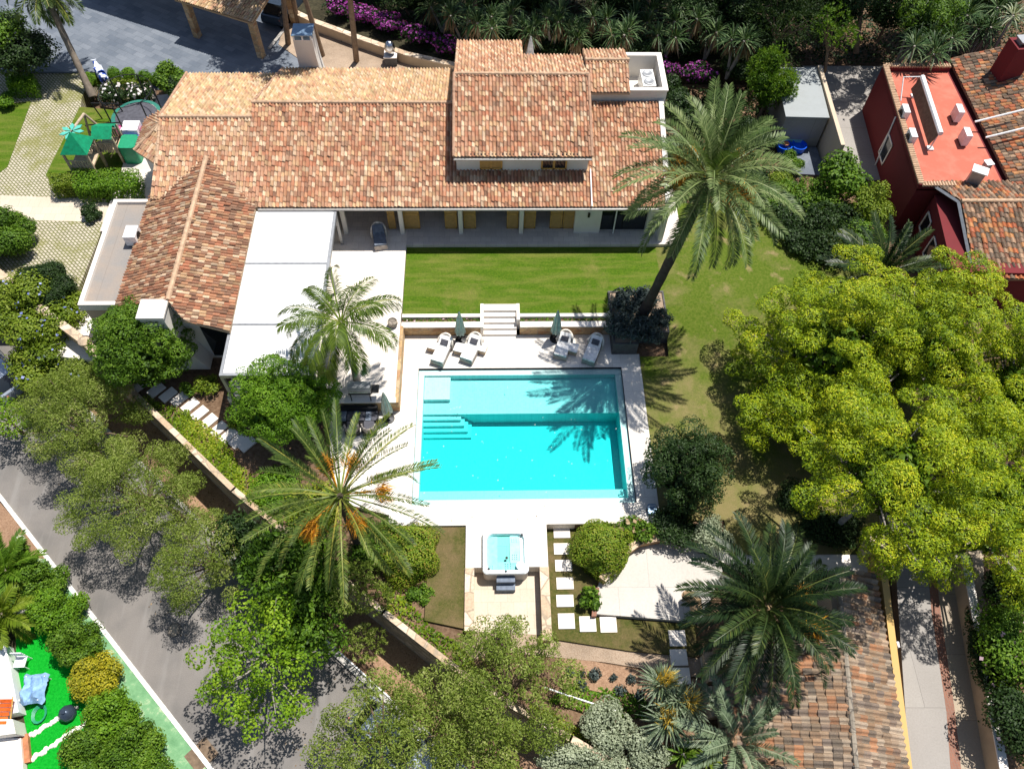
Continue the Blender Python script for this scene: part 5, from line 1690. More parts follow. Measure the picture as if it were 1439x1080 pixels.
# outdoor sofa corner, barbecue, covered table
t = thing('outdoor_sofa', 'dark wicker outdoor sofa with blue striped cushions under the patio wall', 'sofa', (-8.3, .7, 0))
a, b = -9.15, -7.3
MB().box(a, b, .45, 1.2, .02, .4).build('base', 'black metal', t)
MB().box(a, b, 1.05, 1.22, .4, .78).build('backrest', 'black metal', t)
for k in range(6):
    x = a + (b - a) * k / 6
    MB().box(x + .02, x + (b - a) / 6 - .02, .5, 1.04, .4, .5).build('cushion', ['blue grey cushion', 'grey cushion'][k % 2], t)
for k, (px, py) in enumerate(((495, 601), (519, 600))):
    c = at(px, py, .3)
    t = thing('outdoor_armchair', ('dark wicker armchair left' if k == 0 else 'dark wicker armchair right') + ' of the pair facing the outdoor sofa', 'armchair', (c.x, c.y, 0), 'dark armchairs by the sofa')
    MB().obox((c.x, c.y), .7, .65, .02, .36, .1).build('base', 'black metal', t)
    mb = MB()
    for i in range(10):
        a0, a1 = math.pi * (i / 10 + 1), math.pi * ((i + 1) / 10 + 1)
        mb.prism([(c.x + r * math.cos(q), c.y + r * math.sin(q)) for q, r in ((a0, .38), (a1, .38), (a1, .30), (a0, .30))], .3, .68)
    mb.build('back_shell', 'grey wicker', t)
    MB().obox((c.x, c.y + .05), .5, .5, .36, .45, .1).build('cushion', 'grey cushion', t)
c = at(523, 583, .4)
tag(MB().lathe((c.x, c.y, .01), [(.24, 0), (.3, .1), (.3, .34), (.24, .42), (.05, .44)], 16).build('pouf', 'blue grey cushion', None, True), 'round blue-grey pouf beside the outdoor sofa', 'pouf')
c = at(506, 548, 1.6)
t = thing('barbecue', 'black gas barbecue with closed lid standing on the patio edge', 'barbecue', (c.x, c.y, .955))
MB().box(c.x - .55, c.x + .55, c.y - .28, c.y + .28, 1.6, 1.78).build('body', 'black metal', t)
MB().add([(c.x - .55, c.y - .28, 1.78), (c.x + .55, c.y - .28, 1.78), (c.x + .55, c.y + .28, 1.78), (c.x - .55, c.y + .28, 1.78), (c.x - .55, c.y - .15, 2.05), (c.x + .55, c.y - .15, 2.05), (c.x + .55, c.y + .2, 2.1), (c.x - .55, c.y + .2, 2.1)],
         [[0, 1, 5, 4], [1, 2, 6, 5], [2, 3, 7, 6], [3, 0, 4, 7], [4, 5, 6, 7]]).build('lid', 'grey metal', t)
MB().tube([(c.x - .45, c.y - .34, 1.9), (c.x + .45, c.y - .34, 1.9)], .03, 6).build('handle', 'steel', t)
MB().box(c.x + .57, c.x + .95, c.y - .24, c.y + .24, 1.7, 1.74).build('side_shelf', 'black metal', t)
for sx in (-.48, .48):
    for sy in (-.22, .22):
        MB().tube([(c.x + sx, c.y + sy, .955), (c.x + sx, c.y + sy, 1.6)], .03, 6).build('leg', 'black metal', t)
c = at(462, 498, 1.7)
t = thing('covered_table', 'tall grey covered cabinet under the pergola edge', 'cabinet', (c.x, c.y, .955))
MB().obox((c.x, c.y), .75, 1.9, .96, 1.72, .02).build('body', 'grey wicker', t)
MB().obox((c.x, c.y), .82, 1.98, 1.72, 1.78, .02).build('cover', 'grey cushion', t)
c = at(552, 455, 1.1)
t = thing('plant_pot', 'dark round pot at the patio edge near the feathery palm', 'pot', (c.x, c.y, .955))
MB().lathe((c.x, c.y, .955), [(.16, 0), (.27, .2), (.26, .38), (.2, .42), (.2, .36)], 16).build('pot', 'grey stone', t, True)
MB().lathe((c.x, c.y, 1.28), [(.2, 0), (.05, .02)], 12).build('soil', 'dark soil', t)
c = at(916, 716, .1)
t = thing('pool_robot', 'dark pool cleaning robot parked at the deck corner', 'pool robot', (c.x, c.y, 0))
MB().prism(rrect(c.x, c.y, .42, .5, .08), .06, .24).build('body', 'blue metal', t)
for sx in (-.22, .22):
    MB().tube([(c.x + sx - .03, c.y, .09), (c.x + sx + .03, c.y, .09)], .09, 12).build('track', 'dark rubber', t)
MB().tube([(c.x - .16, c.y + .1, .24), (c.x - .14, c.y + .1, .36), (c.x + .14, c.y + .1, .36), (c.x + .16, c.y + .1, .24)], .02, 6).build('handle', 'white plastic', t)


# air conditioners
def ac_unit(px, py, z, h, lab, w_=.62, d_=.34, rot=0.0, group='air conditioners on the red roof', fan=1):
    c = at(px, py, z + h)
    t = thing('air_conditioner', lab, 'air conditioner', (c.x, c.y, z), group)
    MB().obox((c.x, c.y), d_, w_, z + .08, z + h, rot).build('casing', 'white metal', t)
    for s in (-.2, .2):
        q = Vector((0, s * w_ * 1.6)).to_2d()
        MB().obox((c.x - q.y * math.sin(rot), c.y + q.y * math.cos(rot)), d_ * 1.1, .06, z, z + .08, rot).build('foot', 'dark rubber', t)
    d = Vector((-math.cos(rot), -math.sin(rot), 0)) * fan
    p = Vector((c.x, c.y, z + .08 + (h - .08) * .5))
    MB().tube([p + d * (d_ / 2), p + d * (d_ / 2 + .02)], min(.24, (h - .1) * .42), 14).build('fan_grille', 'black metal', t)
    return t


for (px, py), lab in (((1274, 152), 'air conditioner on the red roof, upper one beside the left parapet'), ((1284, 186), 'air conditioner on the red roof, lower one beside the left parapet'),
                      ((1350, 152), 'air conditioner on the red roof, upper one beside the tile slope'), ((1361, 185), 'air conditioner on the red roof, lower one beside the tile slope')):
    ac_unit(px, py, 3.22, .82, lab, .78, .36, -.06, fan=1 if px < 1300 else -1)
ac_unit(183, 325, 3.28, .72, 'white air conditioner alone on the flat grey roof of the left wing', .85, .62, 0, None, -1)
c = at(911, 108, 5.9)
t = thing('heat_pump', 'white twin-fan heat pump in the walled roof well', 'heat pump', (c.x, c.y, 4.9))
MB().obox((c.x, c.y), .75, 1.5, 4.95, 5.85, .03).build('casing', 'white metal', t)
for k in (-.38, .34):
    MB().lathe((c.x - k * .03, c.y + k, 5.85), [(.3, 0), (.3, .05), (.24, .06), (.05, .03)], 16).build('fan_grille', 'grey metal', t)
# awning frame on the red roof
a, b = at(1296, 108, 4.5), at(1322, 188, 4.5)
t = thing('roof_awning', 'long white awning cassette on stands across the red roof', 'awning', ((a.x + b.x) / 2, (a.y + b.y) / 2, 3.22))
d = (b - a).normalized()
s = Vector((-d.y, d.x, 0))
MB().tube([a, b], .15, 8).build('cassette', 'white metal', t)
MB().add([tuple(a - s * .05), tuple(b - s * .05), tuple(b - s * .3 - Vector((0, 0, .9))), tuple(a - s * .3 - Vector((0, 0, .9)))], [[0, 1, 2, 3]]).build('canvas', 'bark', t)  # added dark sheet standing in for the shadow beside the cassette
for q in (a.lerp(b, .04), a.lerp(b, .96)):
    MB().tube([q, Vector((q.x, q.y, 3.22))], .05, 6).build('stand', 'white metal', t)
    MB().obox((q.x, q.y), .35, .35, 3.22, 3.3).build('foot', 'white metal', t)
e = a - s * 1.1 + Vector((0, 0, -.1))
MB().tube([a, e, e - Vector((0, 0, .9)) + d * 1.1], .04, 6).build('arm', 'white metal', t)

# cars
def car_thing(x, y, z, rot, paint, lab):
    t = thing('parked_car', lab, 'car', (x, y, z), None)
    ca, sa = math.cos(rot), math.sin(rot)
    q = lambda u, v, h: (x + u * ca - v * sa, y + u * sa + v * ca, z + h)

    def loft(prof_w):
        """sections (u, halfwidth, low, high)"""
        vs, fs = [], []
        for u, hw, lo, hi in prof_w:
            vs += [q(u, -hw, lo), q(u, -hw, (lo + hi) / 2), q(u, -hw * .9, hi), q(u, hw * .9, hi), q(u, hw, (lo + hi) / 2), q(u, hw, lo)]
        n = len(prof_w)
        for i in range(n - 1):
            for k in range(6):
                fs.append([i * 6 + k, i * 6 + (k + 1) % 6, (i + 1) * 6 + (k + 1) % 6, (i + 1) * 6 + k])
        fs += [[5, 4, 3, 2, 1, 0], [(n - 1) * 6 + k for k in range(6)]]
        return MB().add(vs, fs)
    loft([(-2.1, .6, .35, .6), (-2.02, .8, .25, .85), (-1.2, .88, .2, .95), (.9, .88, .2, .92), (1.7, .84, .22, .8), (2.05, .7, .28, .62), (2.12, .5, .35, .5)]).build('body', paint, t, True)
    g = loft([(-1.85, .66, .9, .94), (-1.35, .72, .9, 1.38), (-.1, .72, .9, 1.44), (.35, .7, .9, 1.36), (1.1, .66, .88, .93)]).build('glasshouse', 'dark glass', t, True)
    MB().add([q(-1.35, -.6, 1.40), q(-.5, -.63, 1.475), q(.3, -.58, 1.40), q(.3, .58, 1.40), q(-.5, .63, 1.475), q(-1.35, .6, 1.40)], [[0, 1, 4, 5], [1, 2, 3, 4]]).build('roof', paint, t)
    for u in (-1.3, 1.3):
        for v in (-.8, .8):
            w_ = MB().tube([q(u, v - .1, .32), q(u, v + .1, .32)], .32, 16).build('wheel', 'dark rubber', t)
            MB().tube([q(u, v * 1.12 - .02, .32), q(u, v * 1.12 + .03, .32)], .18, 10).build('rim', 'steel', w_)
    for v in (-.55, .55):
        MB().ball(q(1.98, v, .62), (.1, .14, .07), 6).build('headlight', 'white plastic', t, True)
        MB().box(*sorted((q(-2.06, v - .15, 0)[0], q(-2.0, v - .15, 0)[0])), *sorted((q(-2.06, v - .12, 0)[1], q(-2.06, v + .12, 0)[1])), z + .62, z + .74).build('tail_light', 'red roof paint', t)
    return t


dr = math.atan2(12.9, -14.4)
c = at(8, 528, -2.4)
car_thing(c.x - .6, c.y + .3, -3.0, dr, 'car paint silver', 'silver-blue car parked at the upper left kerb, mostly under a shrub')
c = at(553, 1040, -2.3)
car_thing(c.x, c.y, -3.0, math.atan2(-5, 6), 'car paint silver', 'pale silver car parked under the trees at the bottom kerb')
c = at(400, 6, 1.5)
car_thing(c.x, c.y, .9, 1.2, 'car paint dark', 'dark blue car parked in the shade beside the carport pillar')

# road cover, cable
c = at(245, 885, -2.995)
t = thing('manhole_cover', 'round iron manhole cover in the grey road', 'manhole cover', (c.x, c.y, -3.0))
MB().lathe((c.x, c.y, -3.0), [(.36, 0), (.36, .012), (.33, .013)], 24).build('rim', 'dark concrete', t)
MB().lathe((c.x, c.y, -2.988), [(.30, 0), (.30, .008)], 24).build('lid', 'grey stone', t)
c = at(283, 1060, -2.88)
tag(MB().obox((c.x, c.y), 1.1, 1.0, -2.9, -2.874, .8).build('drain_cover', 'bark'), 'square brown cover plate in the green pavement', 'cover')
a, b = at(765, 965, .2), at(865, 998, .2)
tag(MB().tube([a, a.lerp(b, .3) - Vector((0, 0, .06)), a.lerp(b, .7) - Vector((0, 0, .06)), b], .035, 6).build('white_pipe', 'white plastic'), 'thin white pipe crossing the planting below the gravel path', 'pipe')

# stepping slabs
SLABS = [(789.5, 747.5), (790, 770.5), (792, 794), (794, 819), (794, 843.5), (796, 872), (826, 876), (855, 877), (952, 896), (954, 923), (958, 949)]
pr = None
for i, (px, py) in enumerate(SLABS):
    c = at(px, py, -.56)
    if pr is None:
        o = pr = MB().obox((0, 0), .78, .55, -.1, .06, 0).build('stepping_slab', 'white stone')
    else:
        o = pr.copy()
        COL.objects.link(o)
    o.location = (c.x, c.y, -.62)
    if i >= 5:
        o.scale = (.95, 1.25, 1)
    lab = ('%s pale stepping slab below the pool deck, counted down beside the mottled round hedge' % ORD[i]) if i < 8 else ('%s pale stepping slab of the short row beside the dark palm' % ORD[i - 8])
    tag(o, lab, 'stepping slab', 'pale square stepping slabs in the grass')
LS = [(198, 539), (219, 547), (236, 554), (252, 560), (267, 569), (280, 580), (293, 591), (307, 602), (321, 611), (334, 618), (347, 623)]
pr = None
for i, (px, py) in enumerate(LS):
    c = at(px, py, -.2)
    if pr is None:
        o = pr = MB().obox((0, 0), .52, .86, -.1, .05, 0).build('stepping_stone', 'white stone')
    else:
        o = pr.copy()
        COL.objects.link(o)
    o.location = (c.x, c.y, -.26)
    o.rotation_euler = (0, 0, -.72)
    tag(o, '%s pale slab of the side path, counted from its upper left end' % ORD[i], 'stepping stone', 'pale slabs of the side path')

# ------------------------------------------------------------------ play corner
def ridge_post(t, x, y, z0, z1, mat='weathered wood', w_=.06, name='post'):
    return MB().box(x - w_, x + w_, y - w_, y + w_, z0, z1).build(name, mat, t)


G = .8
c1, c2 = at(117, 220, 2.2), at(153, 197, 2.2)
t = thing('play_tower', 'wooden play tower with two green canvas roofs on the small lawn', 'play tower', (c1.x, c1.y, G))
for c, w_, roofz in ((c1, .66, 3.0), (c2, .56, 2.9)):
    for sx in (-1, 1):
        for sy in (-1, 1):
            ridge_post(t, c.x + sx * w_, c.y + sy * w_, G, roofz)
    MB().box(c.x - w_, c.x + w_, c.y - w_, c.y + w_, 1.9, 1.98).build('platform', 'tan wicker', t)
    for sy in (-1, 1):
        rl = MB().box(c.x - w_, c.x + w_, c.y + sy * (w_ + .07) - .03, c.y + sy * (w_ + .07) + .03, 2.48, 2.56).build('railing', 'weathered wood', t)
        sp = MB()
        for k in range(7):
            x = c.x - w_ + .1 + k * (2 * w_ - .2) / 6
            sp.box(x - .04, x + .04, c.y + sy * (w_ + .07) - .02, c.y + sy * (w_ + .07) + .02, 1.8, 2.48)
        sp.build('slats', 'weathered wood', rl)
w_ = .78
MB().add([(c1.x - w_, c1.y - w_, 3.0), (c1.x + w_, c1.y - w_, 3.0), (c1.x + w_, c1.y + w_, 3.0), (c1.x - w_, c1.y + w_, 3.0), (c1.x, c1.y, 4.0)], [[0, 1, 4], [1, 2, 4], [2, 3, 4], [3, 0, 4], [3, 2, 1, 0]]).build('canopy', 'green canvas', t)
MB().add([(c2.x - .6, c2.y - .7, 2.85), (c2.x + .6, c2.y - .7, 2.85), (c2.x + .6, c2.y, 3.25), (c2.x - .6, c2.y, 3.25), (c2.x + .6, c2.y + .7, 2.85), (c2.x - .6, c2.y + .7, 2.85)], [[0, 1, 2, 3], [3, 2, 4, 5]]).build('canopy', 'green canvas', t)
br = MB()
for k in range(9):
    q = Vector((c1.x, c1.y + .5, 0)).lerp(Vector((c2.x - .3, c2.y, 0)), .2 + .6 * k / 8)
    br.obox((q.x, q.y), .12, 1.0, 1.93, 1.97, .5)
br.build('bridge', 'tan wicker', t)
for o_ in (-.5, .5):
    MB().tube([(c1.x + .3, c1.y + .5 + o_, 2.55), (c2.x - .3, c2.y + o_, 2.55)], .045, 6).build('bridge_rail', 'weathered wood', t)
b1, b2 = at(117, 158, 3.2), at(108, 190, 3.2)
MB().tube([(b1.x, b1.y, 3.1), (c1.x - .7, c1.y + .7, 3.1)], .08, 8).build('swing_beam', 'weathered wood', t)
MB().tube([(b1.x - .5, b1.y, G), (b1.x, b1.y, 3.1)], .07, 8).build('beam_leg', 'weathered wood', t)
MB().tube([(b1.x + .9, b1.y + .3, G), (b1.x, b1.y, 3.1)], .07, 8).build('beam_leg', 'weathered wood', t)
c = at(100, 183, 3.6)
orn = MB()
for k in range(7):
    a = k * 6.283 / 7
    orn.prism([(c.x + math.cos(a + .25) * .1, c.y + math.sin(a + .25) * .1), (c.x + math.cos(a + .3) * .5, c.y + math.sin(a + .3) * .5), (c.x + math.cos(a) * .72, c.y + math.sin(a) * .72), (c.x + math.cos(a - .3) * .5, c.y + math.sin(a - .3) * .5), (c.x + math.cos(a - .25) * .1, c.y + math.sin(a - .25) * .1)], 3.5, 3.54 + .01 * (k % 2))
orn.build('palm_ornament', 'teal plastic', t)
MB().ball((c.x + .2, c.y - .55, 3.0), .28, 8).build('lime_ball', 'lime plastic', t, True)
c = at(180, 204, 1.9)
t = thing('toy_slide', 'green plastic toy slide tower with tan board beside the bay roof', 'slide', (c.x, c.y, G))
MB().prism(rrect(c.x + .1, c.y, 1.0, 1.2, .2), G, 2.2).build('tower', 'green plastic', t)
MB().add([(c.x - .55, c.y - .4, 2.2), (c.x - .55, c.y + 1.1, 2.2), (c.x - 1.2, c.y + 1.1, 1.3), (c.x - 1.2, c.y - .4, 1.3), (c.x - .55, c.y - .4, 2.12), (c.x - .55, c.y + 1.1, 2.12), (c.x - 1.2, c.y + 1.1, 1.22), (c.x - 1.2, c.y - .4, 1.22)],
         [[0, 1, 2, 3], [7, 6, 5, 4], [0, 3, 7, 4], [1, 5, 6, 2]]).build('chute', 'tan wicker', t)
c = at(185, 181, 1.6)
t = thing('toy_kitchen', 'white toy kitchen with pink cheeks and blue front', 'toy', (c.x, c.y, G))
MB().box(c.x - .5, c.x + .5, c.y - .45, c.y + .45, G, 1.85).build('cabinet', 'white plastic', t)
MB().box(c.x - .5, c.x + .5, c.y - .7, c.y - .46, G, 1.5).build('front', 'blue plastic', t)
MB().ball((c.x - .72, c.y, 1.3), (.3, .36, .5), 8).build('side', 'pink plastic', t, True)
MB().ball((c.x + .75, c.y, 1.3), (.3, .36, .5), 8).build('side', 'pink plastic', t, True)
c = at(192, 163, 1.4)
t = thing('trampoline', 'round trampoline with black mat, green edge pad and black net poles', 'trampoline', (c.x, c.y, G))
n = 32
vs = [(c.x + r * math.cos(2 * math.pi * k / n), c.y + r * math.sin(2 * math.pi * k / n), z) for r, z in ((1.55, 1.42), (1.3, 1.45)) for k in range(n)]
MB().add(vs, [[k, (k + 1) % n, n + (k + 1) % n, n + k] for k in range(n)]).build('edge_pad', 'dark teal', t)
MB().lathe((c.x, c.y, 1.40), [(1.3, 0), (1.3, .02)], n).build('mat', 'grey cushion', t)
for k in range(6):
    a = k * math.pi / 3 + .3
    MB().tube([(c.x + 1.58 * math.cos(a), c.y + 1.58 * math.sin(a), G), (c.x + 1.6 * math.cos(a), c.y + 1.6 * math.sin(a), 3.3)], .045, 6).build('net_pole', 'black metal', t)
MB().tube([(c.x + 1.58 * math.cos(k * math.pi / 12), c.y + 1.58 * math.sin(k * math.pi / 12), 3.28) for k in range(25)], .025, 5).build('net_hoop', 'black metal', t)
t = thing('goal_frame', 'black tubular frame standing on grass between palm and trampoline', 'frame', tuple(at(142, 170, G)))
q = [at(128, 145, 2.0), at(165, 146, 2.0), at(170, 172, 2.0), at(120, 176, 2.0)]
MB().tube([q[0], q[1]], .04, 6).tube([q[2], q[3]], .04, 6).build('crossbar', 'black metal', t)
for p in q:
    MB().tube([p, (p.x + .2, p.y, G)], .04, 6).build('upright', 'black metal', t)


# cow statue: one skinned body
def cow(px, py, z):
    c = at(px, py, z + .6)
    t = thing('cow_statue', 'white cow statue with blue patches beside the topiary balls', 'statue', (c.x, c.y, z))
    J = [((0, 0, .85), .27), ((.45, 0, .88), .26), ((-.45, 0, .87), .25), ((.75, 0, 1.02), .17), ((1.0, 0, 1.2), .14), ((1.2, 0, 1.1), .09),
         ((.5, .17, .55), .11), ((.52, .18, .3), .07), ((.52, .18, .02), .065), ((.5, -.17, .55), .11), ((.52, -.18, .3), .07), ((.52, -.18, .02), .065),
         ((-.5, .17, .58), .13), ((-.44, .18, .42), .085), ((-.56, .18, .25), .06), ((-.53, .18, .02), .065), ((-.5, -.17, .58), .13), ((-.44, -.18, .42), .085), ((-.56, -.18, .25), .06), ((-.53, -.18, .02), .065), ((-.75, 0, .85), .04), ((-.8, 0, .5), .03)]
    E = [(0, 1), (0, 2), (1, 3), (3, 4), (4, 5), (1, 6), (6, 7), (7, 8), (1, 9), (9, 10), (10, 11), (2, 12), (12, 13), (13, 14), (14, 15), (2, 16), (16, 17), (17, 18), (18, 19), (2, 20), (20, 21)]
    me = bpy.data.meshes.new('body')
    me.from_pydata([(p[1] * .9 + p[0] * -.4, p[1] * .4 + p[0] * .62, p[2]) for p, _ in J], E, [])
    o = link_mesh('body', me, t)
    m = o.modifiers.new('skin', 'SKIN')
    for i, (_, r) in enumerate(J):
        me.skin_vertices[0].data[i].radius = (r, r)
    me.skin_vertices[0].data[0].use_root = True
    o.modifiers.new('sub', 'SUBSURF').levels = 1
    me.materials.append(MAT['cow'])
    h = Vector((-.4 * 1.0, .62 * 1.0, 1.28)) + c - Vector((0, 0, .6 + z)) + Vector((0, 0, z))
    for s in (-1, 1):
        MB().tube([h, h + Vector((s * .16, s * .05, .05))], [.05, .02], 6).build('ear', 'cow white', t)


b_ = NB('cow')
MAT['cow'] = b_.done(b_.ramp(b_.noise(2.2, 2), [(0.52, (0.75, 0.78, 0.85)), (0.55, (0.03, 0.08, 0.4))], 'LINEAR'), 0.4)
cow(143, 106, .85)
for i, (px, py, r) in enumerate(((127, 113, .5), (160, 104, .42), (180, 104, .45), (203, 109, .45), (222, 112, .45))):
    shrub('topiary_ball', '%s clipped green topiary ball from the left below the slate forecourt' % ORD[i], px, py, 1.25, r, r, 'hedge leaves', 300 + i, n=0, L=.06, W=.045, dens=2.2, group='topiary balls along the forecourt', cat='topiary', core=.9, zmin=-.8, depth=.12)

# north garden ornaments
c = at(549, 78, 1.5)
t = thing('sphere_sculpture', 'polished steel ball sculpture on a dark plinth behind the roof', 'sculpture', (c.x, c.y, .94))
MB().box(c.x - .4, c.x + .4, c.y - .4, c.y + .4, .94, 1.55).build('plinth', 'dark concrete', t)
MB().box(c.x - .44, c.x + .44, c.y - .44, c.y + .44, 1.55, 1.62).build('plinth_cap', 'white stone', t)
MB().ball((c.x, c.y, 2.08), (.36, .36, .5), 12).build('ball', 'steel', t, True)
a, b = at(424, 31, 1.05), at(487, 58, 1.05)
t = thing('pipe_rack', 'dark metal rails lying along the curved garden wall', 'rails', ((a.x + b.x) / 2, (a.y + b.y) / 2, .94))
for k in range(4):
    o_ = Vector((.18 * k, .24 * k, .0))
    MB().tube([a + o_, b + o_], .055, 6).build('rail', 'blue metal', t)
for s in (.1, .5, .9):
    p = a.lerp(b, s)
    MB().tube([p - Vector((.05, .1, .08)), p + Vector((.62, .85, -.08))], .04, 6).build('bearer', 'dark rubber', t)
a, b = at(440, 62, 1.0), at(352, 92, 1.0)
tag(MB().tube([at(378, 68, 1.0), at(405, 34, 1.0)], .12, 4).build('kerb_stone', 'kerb grey'), 'pale kerb stone edging the gravel bed near the pillar', 'kerb')

# blue water-play table by the shed
c = at(1113, 195, .7)
t = thing('water_play_table', 'teal and blue plastic water-play table beside the shed', 'play table', (c.x, c.y, 0))
MB().prism(rrect(c.x, c.y + .35, 1.7, .6, .14), .0, .55).build('tray', 'pale teal plastic', t)
for sx in (-.45, .5):
    MB().lathe((c.x + sx, c.y - .3, 0), [(.42, 0), (.5, .5), (.44, .5), (.4, .35), (.05, .33)], 20).build('basin', 'blue plastic', t)
for x, y in ((-.1, .4), (-.4, -.3)):
    MB().lathe((c.x + x, c.y + y, .5), [(.2, 0), (.2, .1), (.15, .12)], 14).build('clay_pot', 'terracotta', t)

# lower left garden
g0 = -2.9
low = thing('low_house', 'corner of a white rendered house with pale terrace steps at the lower left', 'house', tuple(at(10, 990, g0)))
MB().prism(P2(-2.2, (-40, 880), (8, 905), (26, 1000), (-40, 1012)), -3.3, -2.2).build('terrace', 'white panel', low)
MB().prism(P2(-1.9, (-60, 1004), (18, 1010), (22, 1030), (-60, 1040)), -3.3, -1.9).build('parapet', 'white render', low)
MB().prism(P2(-2.5, (-60, 1038), (28, 1036), (34, 1110), (-60, 1110)), -3.3, -2.55).build('steps', 'white stone', low)
MB().prism(P2(-2.8, (24, 1036), (40, 1030), (44, 1070), (28, 1074)), -3.3, -2.7).build('brick_step', 'terracotta', low)
for i, ((x0, y0), (x1, y1), lab) in enumerate((((43, 1033), (108, 993), 'upper'), ((43, 1067), (143, 1000), 'lower'))):
    rng = np.random.default_rng(60 + i)
    mb = MB()
    for k in range(46):
        s = k / 45
        c = at(x0 + (x1 - x0) * s, y0 + (y1 - y0) * s, -2.87)
        r = .07 + .05 * rng.random()
        mb.ball((c.x + rng.normal() * .03, c.y + rng.normal() * .03, -2.88), (r, r, r * .7), 4)
    tag(mb.build('pebble_edging', 'white stone'), lab + ' line of white pebbles across the bright artificial grass', 'pebbles', kind='stuff')
c = at(47, 967, -2.4)
t = thing('draped_table', 'garden table under a crumpled blue cloth on the artificial grass', 'table', (c.x, c.y, g0))
for sx in (-.4, .4):
    for sy in (-.5, .5):
        MB().tube([(c.x + sx, c.y + sy, g0), (c.x + sx, c.y + sy, -2.25)], .03, 6).build('leg', 'white metal', t)
gr = 14
vs = []
rng = np.random.default_rng(5)
for i in range(gr + 1):
    for j in range(gr + 1):
        u, v = (i / gr - .5) * 1.05, (j / gr - .5) * 1.3
        e = max(abs(u) / .38, abs(v) / .48)
        vs.append((c.x + u + .04 * math.sin(9 * v), c.y + v + .05 * math.sin(7 * u), -2.2 - max(0, e - 1) * .8 + .09 * math.sin(13 * u + 4 * v) + .07 * math.sin(8 * v - 10 * u) + .035 * rng.normal()))
MB().add(vs, [[i * (gr + 1) + j, (i + 1) * (gr + 1) + j, (i + 1) * (gr + 1) + j + 1, i * (gr + 1) + j + 1] for i in range(gr) for j in range(gr)]).build('cloth', 'blue cloth', t, True)
c = at(55, 1003, -2.8)
tag(MB().tube([(c.x + (.22 + .012 * k / 8) * math.cos(k * .5), c.y + (.3 + .012 * k / 8) * math.sin(k * .5), -2.87 + .0016 * k) for k in range(70)], .025, 5).build('hose_coil', 'green plastic'), 'coiled green garden hose on the yellowish grass patch', 'hose')
c = at(95, 1002, -2.7)
t = thing('waste_bag', 'shiny dark purple sack beside the pebble line', 'bag', (c.x, c.y, g0))
MB().lathe((c.x, c.y, g0), [(.2, 0), (.36, .08), (.38, .3), (.26, .5), (.08, .58), (.1, .64)], 9).build('sack', 'car paint dark', t, True)
c = at(136, 1036, -2.85)
t = thing('paddling_bowl', 'small round turquoise bowl on the bright artificial grass', 'bowl', (c.x, c.y, g0))
MB().lathe((c.x, c.y, g0), [(.3, 0), (.36, .12), (.33, .13), (.26, .04), (.05, .03)], 24).build('bowl', 'turquoise plastic', t)
MB().lathe((c.x, c.y, g0 + .03), [(.12, 0), (.1, .05)], 12).build('float', 'pale teal plastic', t)
c = at(4, 1000, -1.9)
t = thing('deck_chair', 'orange striped deck chair on the white terrace', 'chair', (c.x, c.y, -2.2))
mb = MB()
for k in range(6):
    y = c.y - .5 + k * .18
    mb.add([(c.x - .3, y, -1.9 - .02 * k), (c.x + .3, y, -1.9 - .02 * k), (c.x + .3, y + .13, -1.9 + .05), (c.x - .3, y + .13, -1.9 + .05)], [[0, 1, 2, 3]])
mb.build('canvas', 'orange fabric', t)
for s in (-.32, .32):
    MB().tube([(c.x + s, c.y - .6, -2.2), (c.x + s, c.y + .6, -1.75)], .03, 6).build('frame', 'oak wood', t)
c = at(22, 926, -2.0)
t = thing('garden_chair', 'pale garden chair standing in the palm shade on the terrace', 'chair', (c.x, c.y, -2.9))
MB().box(c.x - .25, c.x + .25, c.y - .25, c.y + .25, -2.45, -2.4).build('seat', 'white plastic', t)
for z in (-2.2, -2.05, -1.9):
    MB().box(c.x - .25, c.x + .25, c.y + .22, c.y + .26, z, z + .08).build('back_slat', 'white plastic', t)
for sx in (-.22, .22):
    for sy, zt in ((-.22, -2.45), (.24, -1.85)):
        MB().tube([(c.x + sx, c.y + sy, -2.9), (c.x + sx, c.y + sy, zt)], .025, 6).build('leg', 'white plastic', t)
c = at(27, 855, -2.7)
tag(MB().ball((c.x, c.y, -2.75), (.4, .25, .2), 8).build('garden_rock', 'white stone', None, True), 'pale rock at the upper end of the artificial grass', 'rock')
c = at(27, 756, -2.75)
tag(MB().ball((c.x, c.y, -2.82), (.25, .2, .14), 8).build('garden_rock', 'white stone', None, True), 'pale rock lying on the brown roadside verge', 'rock')
# ------------------------------------------------------------------ planting
# big pines on the right
PK = dict(L=.13, W=.042, dens=1.7, trunk='grey bark', cat='pine', zmin=-.3, depth=.3, core=.5, keep=.8, bough=(.95, 8), puff=.5, spread=.75)
tree('pine_tree', 'big yellow-green pine in front of the young date palm, at the upper lawn edge', 1172, 492, 3.2, 4.4, 4.5, -.1, 'pine needles', 1, n=34, zlow=-.6, tr=.22, **PK)
tree('pine_tree', 'big yellow-green pine just below the weathered roof of the red house', 1300, 484, 4.0, 4.4, 4.2, -.1, 'pine needles', 2, n=32, zlow=-.45, tr=.22, **PK)
tree('pine_tree', 'big yellow-green pine at the head of the lane, above the gate pier', 1250, 660, 6.2, 3.5, 3.2, -.1, 'pine needles', 3, n=24, zlow=-.5, tr=.16, **PK)
tree('pine_tree', 'big yellow-green pine at the right edge above the lane wall', 1396, 708, 4.2, 4.0, 3.8, -.1, 'pine needles', 4, n=28, zlow=-.5, tr=.2, **PK)
tree('pine_tree', 'yellow-green pine cut by the right edge below the red house', 1440, 555, 4.2, 3.4, 3.6, -.1, 'pine needles', 5, n=22, zlow=-.4, tr=.2, **PK)
